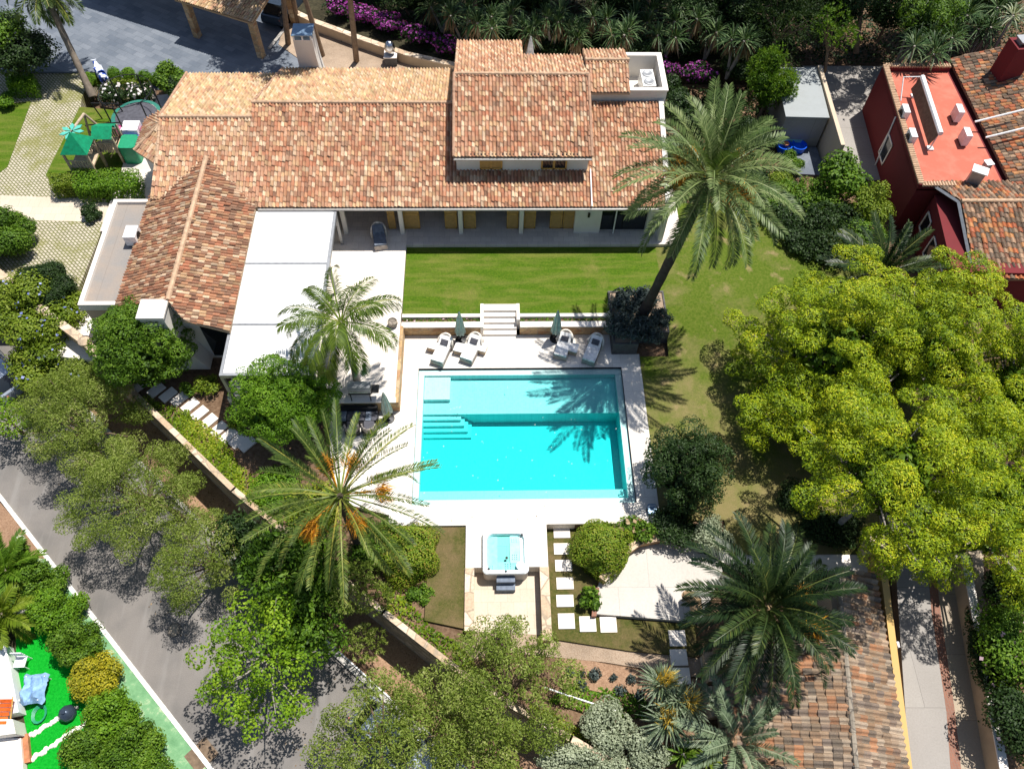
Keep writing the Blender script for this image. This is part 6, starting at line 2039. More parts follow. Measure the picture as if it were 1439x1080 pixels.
tree('pine_tree', 'smaller yellow-green pine with low boughs at the lawn edge, left of the others', 1118, 585, 1.9, 2.5, 2.2, -.1, 'pine needles', 6, n=17, zlow=-.5, tr=.14, **PK)
# palms
palm('date_palm', 'tall silvery date palm leaning over the lawn from the planter box', 999, 250, 11.0, tuple(at(903, 442, .85)[:2]), .84, 62, 4.3, .6, 'phoenix fronds', 11, tr=.27, fruit=8, droop=(.75, 1.5), emax=82, emin=-36, npair=88, vee=.6, trunk='dark palm bark', skirt=.9, w_=.038)
palm('date_palm', 'olive-green date palm with orange fruit left of the pool', 478, 696, 5.6, None, -.3, 40, 4.25, .40, 'olive fronds', 12, tr=.26, fruit=6, droop=(.6, 1.2), emax=78, emin=-24, npair=76, vee=.9, bare=.26, trunk='dark palm bark', skirt=.9, w_=.034)
palm('date_palm', 'dark green date palm over the garage and round patio', 1080, 852, 4.3, None, -.6, 56, 3.7, .55, 'dark fronds', 13, tr=.3, fruit=2, droop=(.8, 1.5), emax=84, emin=-34, npair=84, vee=.6, trunk='fibre', skirt=.9, w_=.042)
palm('queen_palm', 'feathery drooping palm beside the white pergola', 479, 452, 6.0, None, .95, 19, 3.2, .72, 'queen fronds', 14, tr=.16, droop=(1.4, 2.1), emax=74, emin=2, npair=105, hang=.55, vee=.2, fwd=.55, trunk='grey bark', skirt=.3, w_=.034)
palm('fan_palm', 'tall palm with bare trunk and brown skirt at the forecourt corner', 58, -18, 6.2, tuple(at(130, 135, .8)[:2]), .78, 34, 2.6, .6, 'olive fronds', 15, tr=.22, droop=(1.0, 1.7), emax=75, emin=-60, npair=44, dead=8, skirt=.6)
palm('date_palm', 'young date palm with upright fronds in front of the red house', 1238, 385, 2.6, None, -.1, 26, 3.3, .5, 'dark fronds', 16, tr=.25, fruit=1, droop=(.4, .9), emax=82, emin=5, npair=64, trunk='fibre', w_=.05)
palm('sago_palm', 'sprawling light green sago palm at the bottom below the garage', 1035, 1040, .6, None, -.8, 22, 2.7, .42, 'sage sword leaves', 17, tr=.22, droop=(.5, 1.1), emax=75, emin=0, npair=56, trunk='fibre', w_=.05)
palm('fan_palm', 'small spiky palm at the left edge above the artificial grass', 8, 800, -1.6, None, -2.9, 22, 1.9, .5, 'green leaves', 18, tr=.14, droop=(.6, 1.2), emax=80, emin=-10, npair=34, w_=.06)
palm('fan_palm', 'second small spiky palm at the left edge, beside the pale rock', 2, 862, -1.7, None, -2.9, 20, 1.8, .5, 'yellow green leaves', 19, tr=.14, droop=(.7, 1.3), emax=75, emin=-10, npair=34, w_=.06)
c = at(972, 846, .3)
tag(MB().tube([(c.x, c.y + .5, -.5), (c.x, c.y + .3, .2), (c.x + .1, c.y, .5), (c.x + .1, c.y - .6, .6)], [.3, .28, .3, .26], 10).build('palm_stump', 'fibre'), 'tan fibrous palm stump on the round patio edge', 'palm stump')

# yuccas with yellow flower heads
sword_plant('yucca', 'yucca with yellow blossom plume beside the lower stepping slabs', 930, 962, 1.4, -.75, 1, 1.1, .07, 'sage sword leaves', 21, n=110, flower=True)
sword_plant('yucca', 'yucca with yellow blossom plume next to the stone pier', 968, 990, 1.2, -.8, 1, 1.1, .07, 'sage sword leaves', 22, n=110, flower=True)
sword_plant('yucca', 'yucca with yellow blossom plume above the silver shrub', 938, 1014, 1.0, -.8, 1, 1.1, .07, 'sage sword leaves', 23, n=110, flower=True)
sword_plant('yucca', 'green yucca head in the middle of the yellow-flowered clump', 948, 985, 1.3, -.8, 1, 1.1, .07, 'sage sword leaves', 24, n=120)
for i, (px, py, mt) in enumerate(((965, 1062, 'green leaves'), (1003, 1068, 'yellow green leaves'), (1045, 1076, 'green leaves'), (1082, 1066, 'yellow green leaves'))):
    sword_plant('cordyline', '%s strappy cordyline from the left along the bottom edge' % ORD[i], px, py, -.2, -.8, 2, .8, .09, mt, 30 + i, n=50, spread=.4, cat='cordyline', group='strappy cordylines at the bottom')
# yucca row north of the villa
YR = [(650, 20), (683, 32), (715, 14), (742, 40), (778, 22), (808, 46), (842, 26), (872, 44), (905, 20), (938, 40), (970, 18), (1000, 44), (1035, 60), (620, 6)]
for i, (px, py) in enumerate(sorted(YR)):
    sword_plant('yucca', '%s tall yucca from the left in the dark row behind the villa' % ORD[i], px, py, 3.4 + (i % 3) * .5, 1.2, 3, 1.15, .085, 'sword leaves', 40 + i, n=60, group='yuccas in the dark row behind the villa', dead=True, spread=.8)
YR = [(1290, 30), (1325, 50), (1352, 18), (1385, 35), (1412, 12), (1300, 68)]
for i, (px, py) in enumerate(sorted(YR)):
    sword_plant('yucca', '%s bright yucca from the left behind the red house' % ORD[i], px, py, 4.0 + (i % 2) * .5, .0, 3, 1.3, .09, 'sword leaves', 60 + i, n=70, group='yuccas behind the red house', spread=.8)
sword_plant('yucca', 'pale dry yucca rosette beside the red chimney at the top right', 1424, 22, 5.4, 0, 1, 1.0, .1, 'silver leaves', 68, n=40)

# hedges and shrubs round the pool and pergola
shrub('round_shrub', 'large rounded bright green shrub in front of the white pergola', 400, 560, 2.1, 2.45, 2.0, 'hedge leaves', 71, n=130, puff=.42, L=.09, W=.05, dens=1.5, ry=2.2, core=.85, depth=.15, inner=.05, zlow=-.3)
shrub('round_shrub', 'large rounded dark green shrub in front of the chimney of the left wing', 200, 488, 2.2, 2.35, 2.2, 'green leaves', 72, n=130, puff=.42, L=.11, W=.06, dens=1.4, ry=2.2, core=.85, depth=.18, inner=.05, zlow=-.3)
shrub('round_hedge', 'clipped mottled red-green ball hedge beside the stepping slabs', 845, 770, .1, 1.42, 1.25, 'mottled hedge leaves', 73, n=0, L=.08, W=.055, dens=2.0, core=.9, zmin=-.6, depth=.12)
shrub('round_hedge', 'clipped olive-green ball hedge under the fronds left of the hot tub', 571, 778, .0, 1.55, 1.25, 'mottled hedge leaves', 74, n=0, L=.08, W=.055, dens=2.0, core=.9, zmin=-.6, depth=.12)
tree('round_tree', 'dark round-headed tree at the pool deck right corner', 968, 655, 2.0, 1.9, 1.75, -.05, 'dark leaves', 75, n=60, puff=.5, L=.12, W=.06, dens=1.2, tr=.12, core=.75, zlow=-.7)
shrub('low_shrub', 'loose green shrub with tan plumes between ball hedge and deck corner', 893, 745, .3, 1.1, .6, 'green leaves', 76, n=6, ry=.7, core=.7, mats=['green leaves', 'dead leaves'], flower=(.04, .2, 1))
shrub('low_shrub', 'pale green shrub behind the curved wall near the white path', 1000, 752, .4, 1.1, .7, 'silver leaves', 77, n=6, core=.7)
shrub('low_shrub', 'dark low shrub behind the curved patio wall', 948, 738, .2, 1.3, .6, 'dark leaves', 78, n=6, core=.75)
shrub('low_shrub', 'small bright shrub at the brick edging of the round patio', 830, 838, -.3, .7, .5, 'green leaves', 79, n=4, L=.16, W=.1)
for i, (px, py, r) in enumerate(((878, 424, 1.0), (906, 420, .75), (872, 456, 1.1), (905, 464, 1.1), (926, 448, .75))):
    shrub('spiky_shrub', '%s blue-grey spiky shrub from the left inside the dark planter box' % ORD[i], px, py, 1.15, r, .6, 'blue grey leaves', 80 + i, n=5, L=.3, W=.06, dens=1.5, core=.6, spread=1.3, group='blue-grey shrubs in the planter box')
patch('low_planting', 'low green planting in the trough left of the garden steps', [(-6.3, 6.4), (-2.14, 6.4), (-2.14, 6.71), (-6.3, 6.71)], .62, 'green leaves', 86, L=.09, h=.16, mats=['green leaves', 'pink flowers'], flower=(.03, .12, 1))
patch('low_planting', 'low green planting in the trough right of the garden steps', [(.04, 6.4), (4.9, 6.4), (4.9, 6.71), (.04, 6.71)], .62, 'green leaves', 87, L=.09, h=.16)
patch('ground_cover', 'yellow-green ground cover along the upper retaining wall beside the side path', P2(-.15, (205, 560), (250, 572), (330, 640), (345, 690), (400, 745), (338, 690), (240, 600)), -.28, 'ground cover leaves', 88, L=.15, W=.1, dens=2.6, h=.32)
patch('ground_cover', 'yellow-green ground cover beside the palm above the retaining wall', P2(-.15, (235, 600), (262, 575), (318, 618), (335, 650), (380, 690), (400, 740), (340, 700), (300, 660)), -.28, 'ground cover leaves', 89, L=.15, W=.1, dens=2.6, h=.32)
patch('ground_cover', 'yellow-green ground cover on the lower wall below the left grass', P2(-.15, (535, 820), (565, 825), (605, 880), (640, 900), (672, 935), (674, 962), (640, 945), (590, 905), (540, 858)), -.35, 'ground cover leaves', 90, L=.15, W=.1, dens=2.6, h=.36)
patch('ground_cover', 'green ground cover below the red flower bed', P2(-.75, (795, 962), (850, 965), (905, 980), (930, 1010), (850, 1010), (770, 985)), -.8, 'hedge leaves', 91, L=.13, W=.09, dens=2.4, h=.35)
patch('ground_cover', 'bright ground cover strip running to the silver shrub', P2(-.75, (745, 990), (800, 1012), (838, 1045), (820, 1062), (770, 1030), (735, 1005)), -.8, 'ground cover leaves', 92, L=.13, W=.09, dens=2.6, h=.35)
for i, (px, py, r) in enumerate(((801, 943, .22), (817, 946, .18), (836, 947, .28), (862, 951, .16), (888, 954, .2), (817, 961, .26), (872, 969, .24), (899, 976, .2))):
    shrub('succulent', '%s small grey-green succulent in the red flower bed, numbered from the left' % ORD[sorted([801, 817.0, 836, 862, 888, 816.9, 872, 899]).index(816.9 if (px, py) == (817, 961) else px)], px, py, -.6, r, r * .8, 'blue grey leaves', 100 + i, n=0, L=.14, W=.06, dens=2.0, core=.6, group='succulents in the red flower bed', cat='succulent', spread=1.2)

# lower left slope: trees along the road
TK = dict(L=.12, W=.036, dens=.95, trunk='bark', cat='tree', zmin=-.5, depth=.6, spread=1.4, keep=.5, inner=.45)
tree('tamarisk_tree', 'wispy grey-green street tree near the upper left kerb', 115, 590, .2, 2.9, 2.2, -2.9, 'olive leaves', 111, n=62, puff=.62, zlow=-.5, tr=.16, base=(-21.2, -.8), **TK)
tree('tamarisk_tree', 'wispy grey-green street tree overhanging the middle of the road', 188, 695, .0, 3.2, 2.1, -2.9, 'olive leaves', 112, n=62, puff=.6, zlow=-.4, tr=.16, base=(-17.3, -3.2), **TK)
tree('tamarisk_tree', 'wispy grey-green street tree next to the glossy dark thicket', 285, 788, -.2, 2.2, 1.8, -2.9, 'olive leaves', 113, n=36, puff=.56, zlow=-.4, tr=.14, base=(-14.2, -6.0), **TK)
tree('olive_tree', 'olive-green tree covering the parked car at the bottom kerb', 535, 1040, .2, 2.6, 2.0, -2.9, 'yellow green leaves', 114, n=46, puff=.52, inner=.4, L=.14, W=.05, dens=1.0, trunk='bark', tr=.15, depth=.5, spread=1.3, mats=['olive leaves'])
tree('olive_tree', 'broad olive-green tree below the hot tub court', 715, 965, .8, 2.9, 2.2, -2.9, 'olive leaves', 115, n=60, puff=.54, inner=.4, L=.14, W=.05, dens=1.0, trunk='bark', tr=.17, depth=.5, spread=1.3, mats=['olive leaves'])
shrub('bougainvillea', 'small purple-flowered bush at the top of the broad olive-green tree', 703, 906, -.2, .45, .4, 'dark leaves', 129, n=5, mats=['dark leaves', 'magenta flowers'], flower=(.4, .12, 1), core=.6, cat='bougainvillea')
tree('olive_tree', 'smaller olive-green tree left of the broad one, above the bottom kerb', 625, 1000, .2, 1.9, 1.6, -2.9, 'yellow green leaves', 116, n=30, puff=.5, inner=.4, L=.14, W=.05, dens=1.0, trunk='bark', tr=.13, depth=.55, spread=1.3, mats=['olive leaves'])
tree('olive_tree', 'dark olive tree at the bottom edge below the broad one', 680, 1062, .0, 2.0, 1.6, -2.9, 'olive leaves', 117, n=32, puff=.5, inner=.4, L=.14, W=.05, dens=1.0, trunk='bark', tr=.13, depth=.5, spread=1.3)
tree('lime_green_tree', 'bright lime-green tree leaning over the lower road', 368, 930, .8, 2.7, 2.3, -2.9, 'lime leaves', 118, n=64, L=.14, W=.09, dens=.95, puff=.46, inner=.5, zlow=-.7, trunk='grey bark', tr=.15, depth=.4, base=(-11.4, -7.9))
tree('glossy_tree', 'dense dark glossy-leaved thicket tree under the olive date palm', 410, 800, .7, 2.5, 1.8, -.4, 'green leaves', 119, n=18, L=.24, W=.09, dens=1.1, size=.38, tr=.15, core=.6, spread=1.2)
tree('glossy_tree', 'dark glossy-leaved tree beside the retaining wall bend', 345, 760, .2, 1.6, 1.3, -2.8, 'dark leaves', 120, n=10, L=.22, W=.09, dens=1.1, size=.42, tr=.12, core=.6, spread=1.2)
tree('glossy_tree', 'green broad-leaved tree between the lime-green tree and the soil bank', 432, 880, .3, 1.6, 1.4, -2.9, 'green leaves', 137, n=30, puff=.5, L=.18, W=.09, dens=1.1, tr=.12, core=.6, zlow=-.4)
tree('small_pine', 'grey-green bushy pine below the olive date palm', 508, 828, .6, 1.25, 1.5, -2.8, 'olive leaves', 121, n=12, L=.15, W=.04, dens=.9, style='tuft', size=.42, tr=.12, cat='pine')
tree('small_pine', 'small grey-green pine at the soil bank near the kerb', 513, 902, -.6, .85, 1.0, -2.9, 'olive leaves', 122, n=8, L=.15, W=.04, dens=.9, style='tuft', size=.45, tr=.09, cat='pine')
shrub('shrub', 'leafy shrub between the date palm trunk and olive ball hedge', 525, 765, .1, 1.3, .9, 'green leaves', 123, n=8, core=.7)
shrub('shrub', 'green shrub below the seating pavement left of the palm', 440, 715, .0, 1.5, .7, 'ground cover leaves', 124, n=8, core=.7)
shrub('shrub', 'yellow-green shrub on the slope left of the date palm crown', 385, 690, -.1, 1.3, .6, 'hedge leaves', 125, n=8, core=.7)
shrub('shrub', 'small leafy shrub at the end of the left grass strip', 590, 835, -.3, .6, .5, 'green leaves', 126, n=5)
shrub('flowering_shrub', 'small yellow-green shrub in the soil beside the pergola post', 290, 543, .1, .7, .5, 'yellow green leaves', 127, n=6, core=.5, spread=1.1)
shrub('flowering_shrub', 'tiny shrub beside the fifth slab of the side path', 331, 594, .0, .5, .35, 'yellow green leaves', 128, n=4, core=.5)
shrub('flowering_shrub', 'tiny dark shrub in the bare soil above the side path', 265, 548, .0, .45, .4, 'green leaves', 129, n=4, core=.5)

# upper left garden
shrub('round_shrub', 'round dark green shrub cut by the left edge beside the grid driveway', 8, 332, 1.6, 1.7, 1.5, 'green leaves', 131, n=12, L=.12, W=.07, dens=1.4, size=.42)
shrub('round_shrub', 'dark olive rounded shrub at the driveway end', 68, 403, 1.0, 1.5, 1.3, 'dark leaves', 132, n=10, L=.1, W=.05, dens=1.5)
tree('plumbago', 'yellow-green spreading shrub with a few blue flowers beside the boundary wall', 50, 436, .8, 2.6, 1.7, -2.0, 'yellow green leaves', 133, n=24, L=.14, W=.09, dens=1.3, size=.32, core=.6, flower=(.008, .16, 1), mats=['yellow green leaves', 'blue flowers'], cat='shrub', tr=.1, depth=.45)
tree('plumbago', 'yellow-green spreading shrub below the boundary wall by the parked car', 72, 512, -.4, 2.5, 1.5, -2.9, 'yellow green leaves', 134, n=24, L=.14, W=.09, dens=1.3, size=.3, core=.6, flower=(.006, .16, 1), mats=['yellow green leaves', 'blue flowers'], cat='shrub', tr=.1, depth=.45)
tree('plumbago', 'bright spreading shrub at the left edge over the kerb', 8, 585, -1.0, 1.5, 1.0, -2.9, 'lime leaves', 135, n=10, L=.13, W=.08, dens=1.0, size=.4, cat='shrub', tr=.1, depth=.45)
P = lambda a: P2(1.6, *a)
box_hedge('box_hedge', 'pale green clipped hedge block below the climbing frame', P(((70, 247), (108, 247), (110, 264), (74, 266))), .78, 1.9, 'yellow green leaves', 141)
box_hedge('box_hedge', 'longer green clipped hedge block beside the bay roof', P(((104, 244), (196, 243), (199, 268), (108, 272))), .78, 2.0, 'hedge leaves', 142)
box_hedge('box_hedge', 'short clipped hedge block at the left of the tall palm', P(((11, 107), (50, 107), (49, 124), (10, 124))), .78, 1.9, 'hedge leaves', 143)
box_hedge('rose_hedge', 'low hedge with white flowers below the topiary balls', P2(1.5, (136, 118), (212, 116), (214, 134), (138, 136)), .84, 1.5, 'dark leaves', 144, L=.12, W=.08, mats=['dark leaves', 'white flowers'], flower=(.05, .2, 1))
box_hedge('low_hedge', 'low pale green hedge strip under the topiary balls', P2(1.1, (133, 112), (222, 110), (222, 116), (133, 119)), .84, 1.2, 'yellow green leaves', 145)
shrub('shrub', 'leafy green bush between the rose hedge and the villa roof corner', 240, 114, 1.9, 1.1, 1.1, 'green leaves', 146, n=9, L=.14, W=.09, mats=['green leaves'])
shrub('shrub', 'dark bush at the back left corner of the villa', 252, 128, 1.6, 1.0, .9, 'dark leaves', 147, n=7)
tree('leafy_tree', 'tall dark leafy tree in the top left corner behind the fan palm', 20, 70, 2.8, 2.6, 2.4, .8, 'green leaves', 148, n=16, L=.16, W=.1, dens=1.1, size=.4, core=.55, mats=['dark leaves'])
tree('leafy_tree', 'brighter leafy tree at the top left edge', -6, 40, 4.2, 1.8, 1.8, .8, 'green leaves', 149, n=10, L=.16, W=.1, dens=1.1, size=.42, core=.5)
shrub('shrub', 'small leafy shrub at the left edge below the hedge block', 4, 142, 1.2, .8, .5, 'hedge leaves', 150, n=5)
shrub('shrub', 'dark shrub in front of the long hedge block', 130, 300, 1.0, .7, .5, 'dark leaves', 151, n=5)

# north side: bougainvillea, pines out of which trunks rise, dark trees
rng_b = np.random.default_rng(7)
for i, (px, py, r) in enumerate(((478, 12, 1.0), (512, 22, 1.2), (548, 34, 1.3), (590, 52, 1.3), (630, 66, 1.2), (930, 95, 1.2), (982, 105, 1.3))):
    shrub('bougainvillea', ['first', 'second', 'third', 'fourth', 'fifth'][i] + ' purple bougainvillea bush from the left along the curved wall' if i < 5 else ('purple bougainvillea right behind the roof well', 'purple bougainvillea under the tall date palm')[i - 5], px, py, 1.9 if i < 5 else 1.8, r, .75, 'dark leaves', 160 + i, n=7, ry=.75, mats=['dark leaves', 'magenta flowers'], flower=(.30 if i < 3 else .2, .15, 1), core=.75, group='bougainvillea behind the villa', cat='bougainvillea')
TR = [(405, 62, 10.5, 2.6, -15.0, 30.4), (418, 33, 12, 2.2, -15.0, 32.6), (453, 78, 13.5, 2.2, -13.0, 29.3), (501, 86, 19.5, 2.0, -9.6, 27.8)]
for i, (px, py, cz, r, x, y) in enumerate(TR):
    b = at(px, py, .94)
    tree('tall_pine', '%s bare-trunked tall pine from the left behind the big chimney' % ORD[i], px, py, cz, r, 1.4, .93, 'dark needles', 170 + i, n=9, L=.24, W=.05, dens=.8, style='tuft', size=.42, trunk='pine bark', tr=.2, group='tall pines behind the villa', cat='pine', loc=(x, y), base=(b.x, b.y), core=.5)
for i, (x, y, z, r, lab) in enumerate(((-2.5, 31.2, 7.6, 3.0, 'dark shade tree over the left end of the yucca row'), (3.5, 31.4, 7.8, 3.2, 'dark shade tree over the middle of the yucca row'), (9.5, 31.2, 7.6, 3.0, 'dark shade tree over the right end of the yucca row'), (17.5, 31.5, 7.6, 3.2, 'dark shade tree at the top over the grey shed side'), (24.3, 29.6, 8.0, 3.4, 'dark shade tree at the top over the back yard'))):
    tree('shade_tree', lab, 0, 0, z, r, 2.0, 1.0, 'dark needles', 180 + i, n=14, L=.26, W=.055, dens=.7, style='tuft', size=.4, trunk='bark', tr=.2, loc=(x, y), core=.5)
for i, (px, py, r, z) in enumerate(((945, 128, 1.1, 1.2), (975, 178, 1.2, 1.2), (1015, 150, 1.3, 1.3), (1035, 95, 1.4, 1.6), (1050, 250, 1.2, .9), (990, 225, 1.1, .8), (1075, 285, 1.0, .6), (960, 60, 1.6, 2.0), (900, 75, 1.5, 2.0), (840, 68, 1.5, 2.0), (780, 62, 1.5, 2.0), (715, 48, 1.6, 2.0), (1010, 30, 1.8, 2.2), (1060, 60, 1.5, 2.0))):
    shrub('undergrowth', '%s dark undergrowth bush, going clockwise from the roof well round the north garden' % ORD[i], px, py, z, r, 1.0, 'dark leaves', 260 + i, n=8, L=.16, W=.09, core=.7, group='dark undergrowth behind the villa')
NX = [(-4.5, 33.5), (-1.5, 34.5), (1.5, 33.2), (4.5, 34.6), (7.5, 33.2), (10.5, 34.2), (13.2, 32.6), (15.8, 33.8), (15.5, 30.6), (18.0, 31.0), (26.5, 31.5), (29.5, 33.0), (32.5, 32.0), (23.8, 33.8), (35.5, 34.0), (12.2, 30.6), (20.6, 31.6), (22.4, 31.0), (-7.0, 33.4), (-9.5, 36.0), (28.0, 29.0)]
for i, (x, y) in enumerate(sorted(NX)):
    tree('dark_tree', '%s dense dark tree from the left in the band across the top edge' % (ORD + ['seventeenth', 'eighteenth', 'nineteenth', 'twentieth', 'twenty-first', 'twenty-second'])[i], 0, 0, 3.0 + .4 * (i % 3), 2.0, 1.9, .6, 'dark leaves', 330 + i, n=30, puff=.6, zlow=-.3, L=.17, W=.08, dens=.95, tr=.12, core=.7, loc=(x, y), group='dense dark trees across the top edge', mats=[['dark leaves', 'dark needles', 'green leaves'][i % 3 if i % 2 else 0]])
tree('pine_tree', 'dark pine at the top above the grey shed', 1100, 32, 4.5, 2.7, 2.2, .0, 'bright pine needles', 190, n=14, L=.22, W=.05, dens=.8, style='tuft', size=.38, tr=.18, twigs=15, cat='pine', mats=['dark needles'])
tree('pine_tree', 'pine with brighter tips reaching over the back yard', 1168, 48, 4.5, 1.7, 1.8, .0, 'bright pine needles', 191, n=12, L=.22, W=.05, dens=.7, style='tuft', size=.36, tr=.15, twigs=12, cat='pine', fill=False)
tree('conifer', 'bright green bushy conifer between date palm and grey shed', 1080, 122, 2.8, 1.6, 2.6, .0, 'bright pine needles', 192, n=14, L=.18, W=.045, dens=1.1, style='tuft', size=.45, tr=.14, core=.6, ry=1.3)
shrub('shrub', 'dark undergrowth bush below the bright conifer', 1055, 190, 1.0, 1.3, 1.0, 'dark leaves', 193, n=7)
tree('fig_tree', 'broad-leaved bright green tree beside the yard wall', 1182, 252, 1.8, 1.75, 1.7, .0, 'green leaves', 194, n=13, L=.22, W=.15, dens=1.1, size=.4, tr=.12, core=.55)
tree('leafy_tree', 'olive-green tree between fig and red house wall', 1222, 292, 1.6, 1.4, 1.5, .0, 'olive leaves', 195, n=11, L=.15, W=.07, dens=1.1, size=.42, tr=.1, core=.5, mats=['yellow green leaves'])
shrub('shrub', 'dark glossy shrub below the fig tree at the lawn edge', 1125, 300, .9, 1.2, .9, 'dark leaves', 196, n=8, L=.16, W=.1)
shrub('shrub', 'second dark shrub at the lawn edge above the big pine', 1125, 345, .8, 1.2, .8, 'dark leaves', 197, n=8, L=.16, W=.1)
shrub('shrub', 'yellow-green shrub right of the date palm crown', 1098, 262, .9, 1.1, .8, 'yellow green leaves', 198, n=7)
shrub('shrub', 'small green shrub below the blue play table', 1112, 228, .7, .8, .6, 'green leaves', 199, n=6)
shrub('shrub', 'olive shrub in front of the young date palm', 1185, 345, .8, 1.4, 1.0, 'olive leaves', 200, n=8)
tree('leafy_tree', 'dark leafy tree between the date palm crown and the villa end', 960, 160, 2.4, 1.6, 1.4, .3, 'dark leaves', 201, n=9, L=.15, W=.09, tr=.1, core=.6)

for i, (px, py, r, mt, lab) in enumerate(((1150, 318, 1.3, 'dark leaves', 'dark shrub under the fig tree, nearer the lawn'), (1152, 278, 1.2, 'green leaves', 'green shrub left of the fig tree'), (1188, 318, 1.3, 'dark leaves', 'dark shrub right below the fig tree'), (1208, 338, 1.2, 'green leaves', 'green shrub behind the young date palm'),
                                          (1098, 318, 1.1, 'dark leaves', 'dark shrub at the lawn edge under the tall palm fronds'), (1105, 285, 1.1, 'green leaves', 'green shrub below the water-play table at the lawn edge'), (1160, 355, 1.3, 'dark leaves', 'dark shrub touching the top of the big pine'))):
    shrub('shrub', lab, px, py, .9, r, 1.0, mt, 310 + i, n=26, puff=.5, L=.15, W=.09, dens=1.1, core=.7)

# right bottom: climbing plants along the far lane wall
tree('flowering_tree', 'bright shrub with pink flowers beyond the lane wall', 1425, 905, 1.4, 1.9, 1.6, -.6, 'green leaves', 211, n=14, L=.14, W=.08, flower=(.006, .16, 1), mats=['green leaves', 'pink flowers'], cat='shrub', tr=.1, core=.55)
tree('flowering_tree', 'darker shrub with pink flowers at the bottom right corner', 1430, 1010, 1.2, 1.7, 1.6, -.6, 'dark leaves', 212, n=12, L=.14, W=.08, flower=(.006, .16, 1), mats=['dark leaves', 'pink flowers'], cat='shrub', tr=.1, core=.55)
shrub('climbing_plant', 'dark climbing plant tumbling over the lane wall', 1385, 930, .6, .9, .6, 'dark leaves', 213, n=8, ry=2.4, core=.6)
shrub('climbing_plant', 'dark hedge beyond the top of the lane wall', 1415, 830, .8, 1.4, .9, 'dark leaves', 214, n=8, ry=1.2, core=.7)
shrub('undergrowth', 'dark undergrowth between big pine and white path', 1165, 742, .2, 1.8, .6, 'dark leaves', 215, n=9, ry=1.0, core=.7)
shrub('undergrowth', 'dark undergrowth below the pine dome at the lawn edge', 1120, 700, .2, 1.2, .5, 'dark needles', 216, n=6, core=.6)
shrub('layered_hedge', 'dark layered cypress hedge at the bottom below the garage', 1175, 1062, .6, 2.0, 1.0, 'dark leaves', 217, n=14, ry=1.0, L=.1, W=.05, dens=1.5, mats=['green leaves'])
shrub('silver_shrub', 'silver-grey shrub left of the yellow-flowered yuccas', 850, 1020, -.1, 1.25, 1.0, 'silver leaves', 218, n=14, L=.1, W=.07, size=.36, core=.6, ry=1.2)
shrub('silver_shrub', 'lower silver-grey shrub spreading along the bottom edge', 815, 1068, -.2, 2.2, .9, 'silver leaves', 219, n=18, L=.1, W=.07, size=.3, core=.6, ry=.9)
shrub('silver_shrub', 'right-hand silver-grey shrub under the yucca stems', 905, 1050, -.2, 1.1, .9, 'silver leaves', 220, n=12, L=.1, W=.07, size=.36, core=.6)

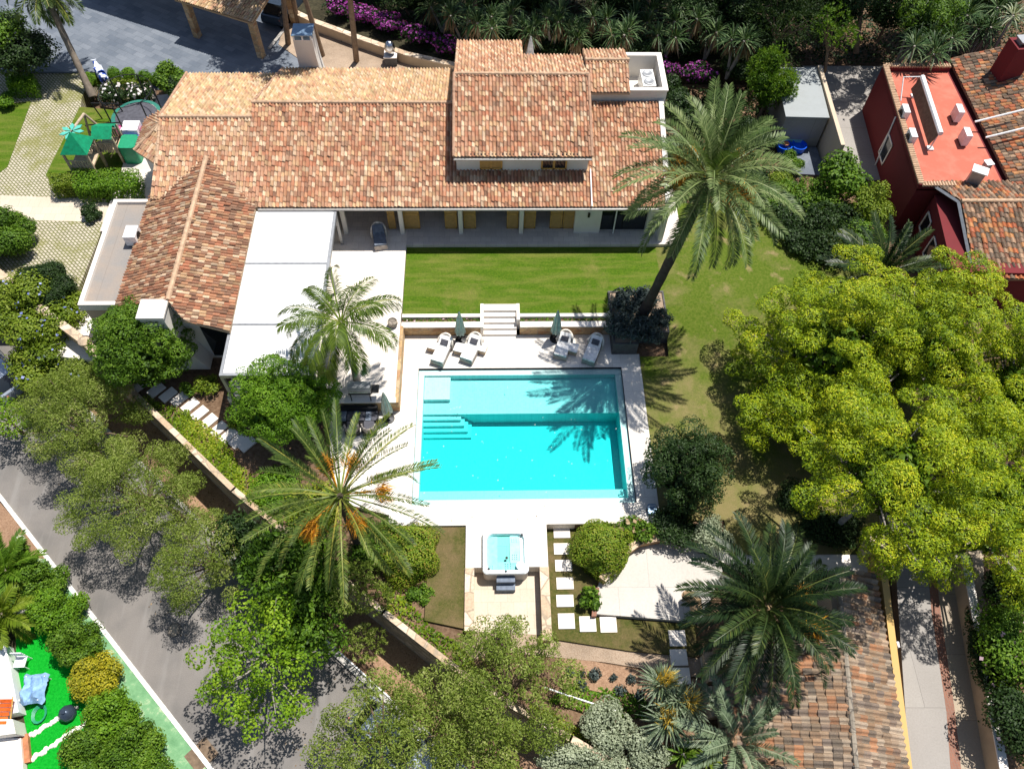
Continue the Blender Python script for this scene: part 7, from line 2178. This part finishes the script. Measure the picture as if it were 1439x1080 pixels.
# lower left hedge beyond the green pavement
for i, (x, y, r, rz, mt, lab) in enumerate(((-23.3, -6.9, 1.2, 1.2, 'green leaves', 'rounded green hedge mass at the upper end beyond the green pavement'), (-22.1, -8.2, 1.25, 1.3, 'hedge leaves', 'green hedge mass second from the top beyond the green pavement'),
                                            (-20.75, -9.8, 1.25, 1.3, 'green leaves', 'green hedge mass just above the yellow shrub'), (-19.5, -11.4, 1.2, 1.2, 'yellow leaves', 'golden yellow shrub in the middle of the roadside hedge'),
                                            (-18.4, -12.9, 1.2, 1.3, 'hedge leaves', 'green hedge mass just below the yellow shrub'), (-17.1, -14.3, 1.2, 1.3, 'green leaves', 'green hedge mass near the brown cover plate'),
                                            (-18.9, -14.3, 1.4, 1.2, 'green leaves', 'dark layered hedge mass at the bottom edge of the turf'), (-16.2, -15.7, 1.2, 1.2, 'green leaves', 'lowest hedge mass cut by the bottom edge'), (-24.7, -5.9, 1.0, 1.0, 'hedge leaves', 'small hedge mass between spiky palm and brown verge'))):
    shrub('hedge_shrub', lab, 0, 0, -2.2, r, rz, mt, 230 + i, n=14, L=.11, W=.06, dens=1.3, core=.7, size=.38, depth=.3, group='hedge masses along the green pavement', loc=(x + .22, y + .22))
patch('ground_cover', 'dark low planting in the bed between villa end, shed and lawn', [(8.7, 12.6), (9.7, 11.9), (17.0, 13.2), (18.5, 18.0), (17.2, 21), (17.3, 27.0), (9.0, 27.0), (8.7, 18)], -.1, 'dark leaves', 291, L=.2, W=.12, dens=1.5, h=.5)
patch('ground_cover', 'dark low planting on the slope behind the bougainvillea and yuccas', [(-13.5, 33.6), (-9, 31.0), (-3.6, 28.0), (15, 28.0), (19.9, 27), (19.9, 34), (-13.5, 37)], 1.2, 'dark leaves', 292, L=.24, W=.14, dens=1.3, h=.5)
patch('ground_cover', 'dark low planting behind the red house and back yard', [(20.4, 29.6), (28.5, 29.6), (29, 26.4), (42, 26.4), (42, 36), (20.4, 36)], 0, 'dark leaves', 293, L=.24, W=.14, dens=1.3, h=.6)
patch('fallen_leaves', 'dry leaves scattered on the road below the street trees', [(-27, 1.5), (-21.2, -4.5), (-13.6, -12.5), (-7, -17), (-4.4, -14.2), (-9.8, -9.7), (-16, -4.2), (-24, 3)], -3.0, 'dead leaves', 294, L=.1, W=.06, dens=.02, h=.03, cat='leaf litter')
patch('fallen_leaves', 'dry leaves scattered over the soil strip below the retaining wall', [(-28.6, 10.2), (-20.4, 2.4), (-14.2, -3.2), (-6.6, -9.2), (-2.4, -12.4), (-3.6, -14), (-9.6, -8.8), (-15.8, -3.4), (-29.6, 9.4)], -2.9, 'dead leaves', 295, L=.11, W=.07, dens=.09, h=.04, cat='leaf litter')
patch('floating_leaves', 'tiny pale leaves floating on the pool water', [(-5.0, -3.4), (5.0, -3.4), (5.0, 3.4), (-5.0, 3.4)], -.036, 'white flowers', 296, L=.075, W=.05, dens=.0035, h=.012, cat='leaf litter')
patch('fallen_leaves', 'a few dry leaves lying on the pale pool deck and patio', [(-6.3, -4.8), (6.3, -4.8), (6.3, -4.0), (-6.3, -4.0)], .003, 'dead leaves', 297, L=.08, W=.05, dens=.006, h=.012, cat='leaf litter')
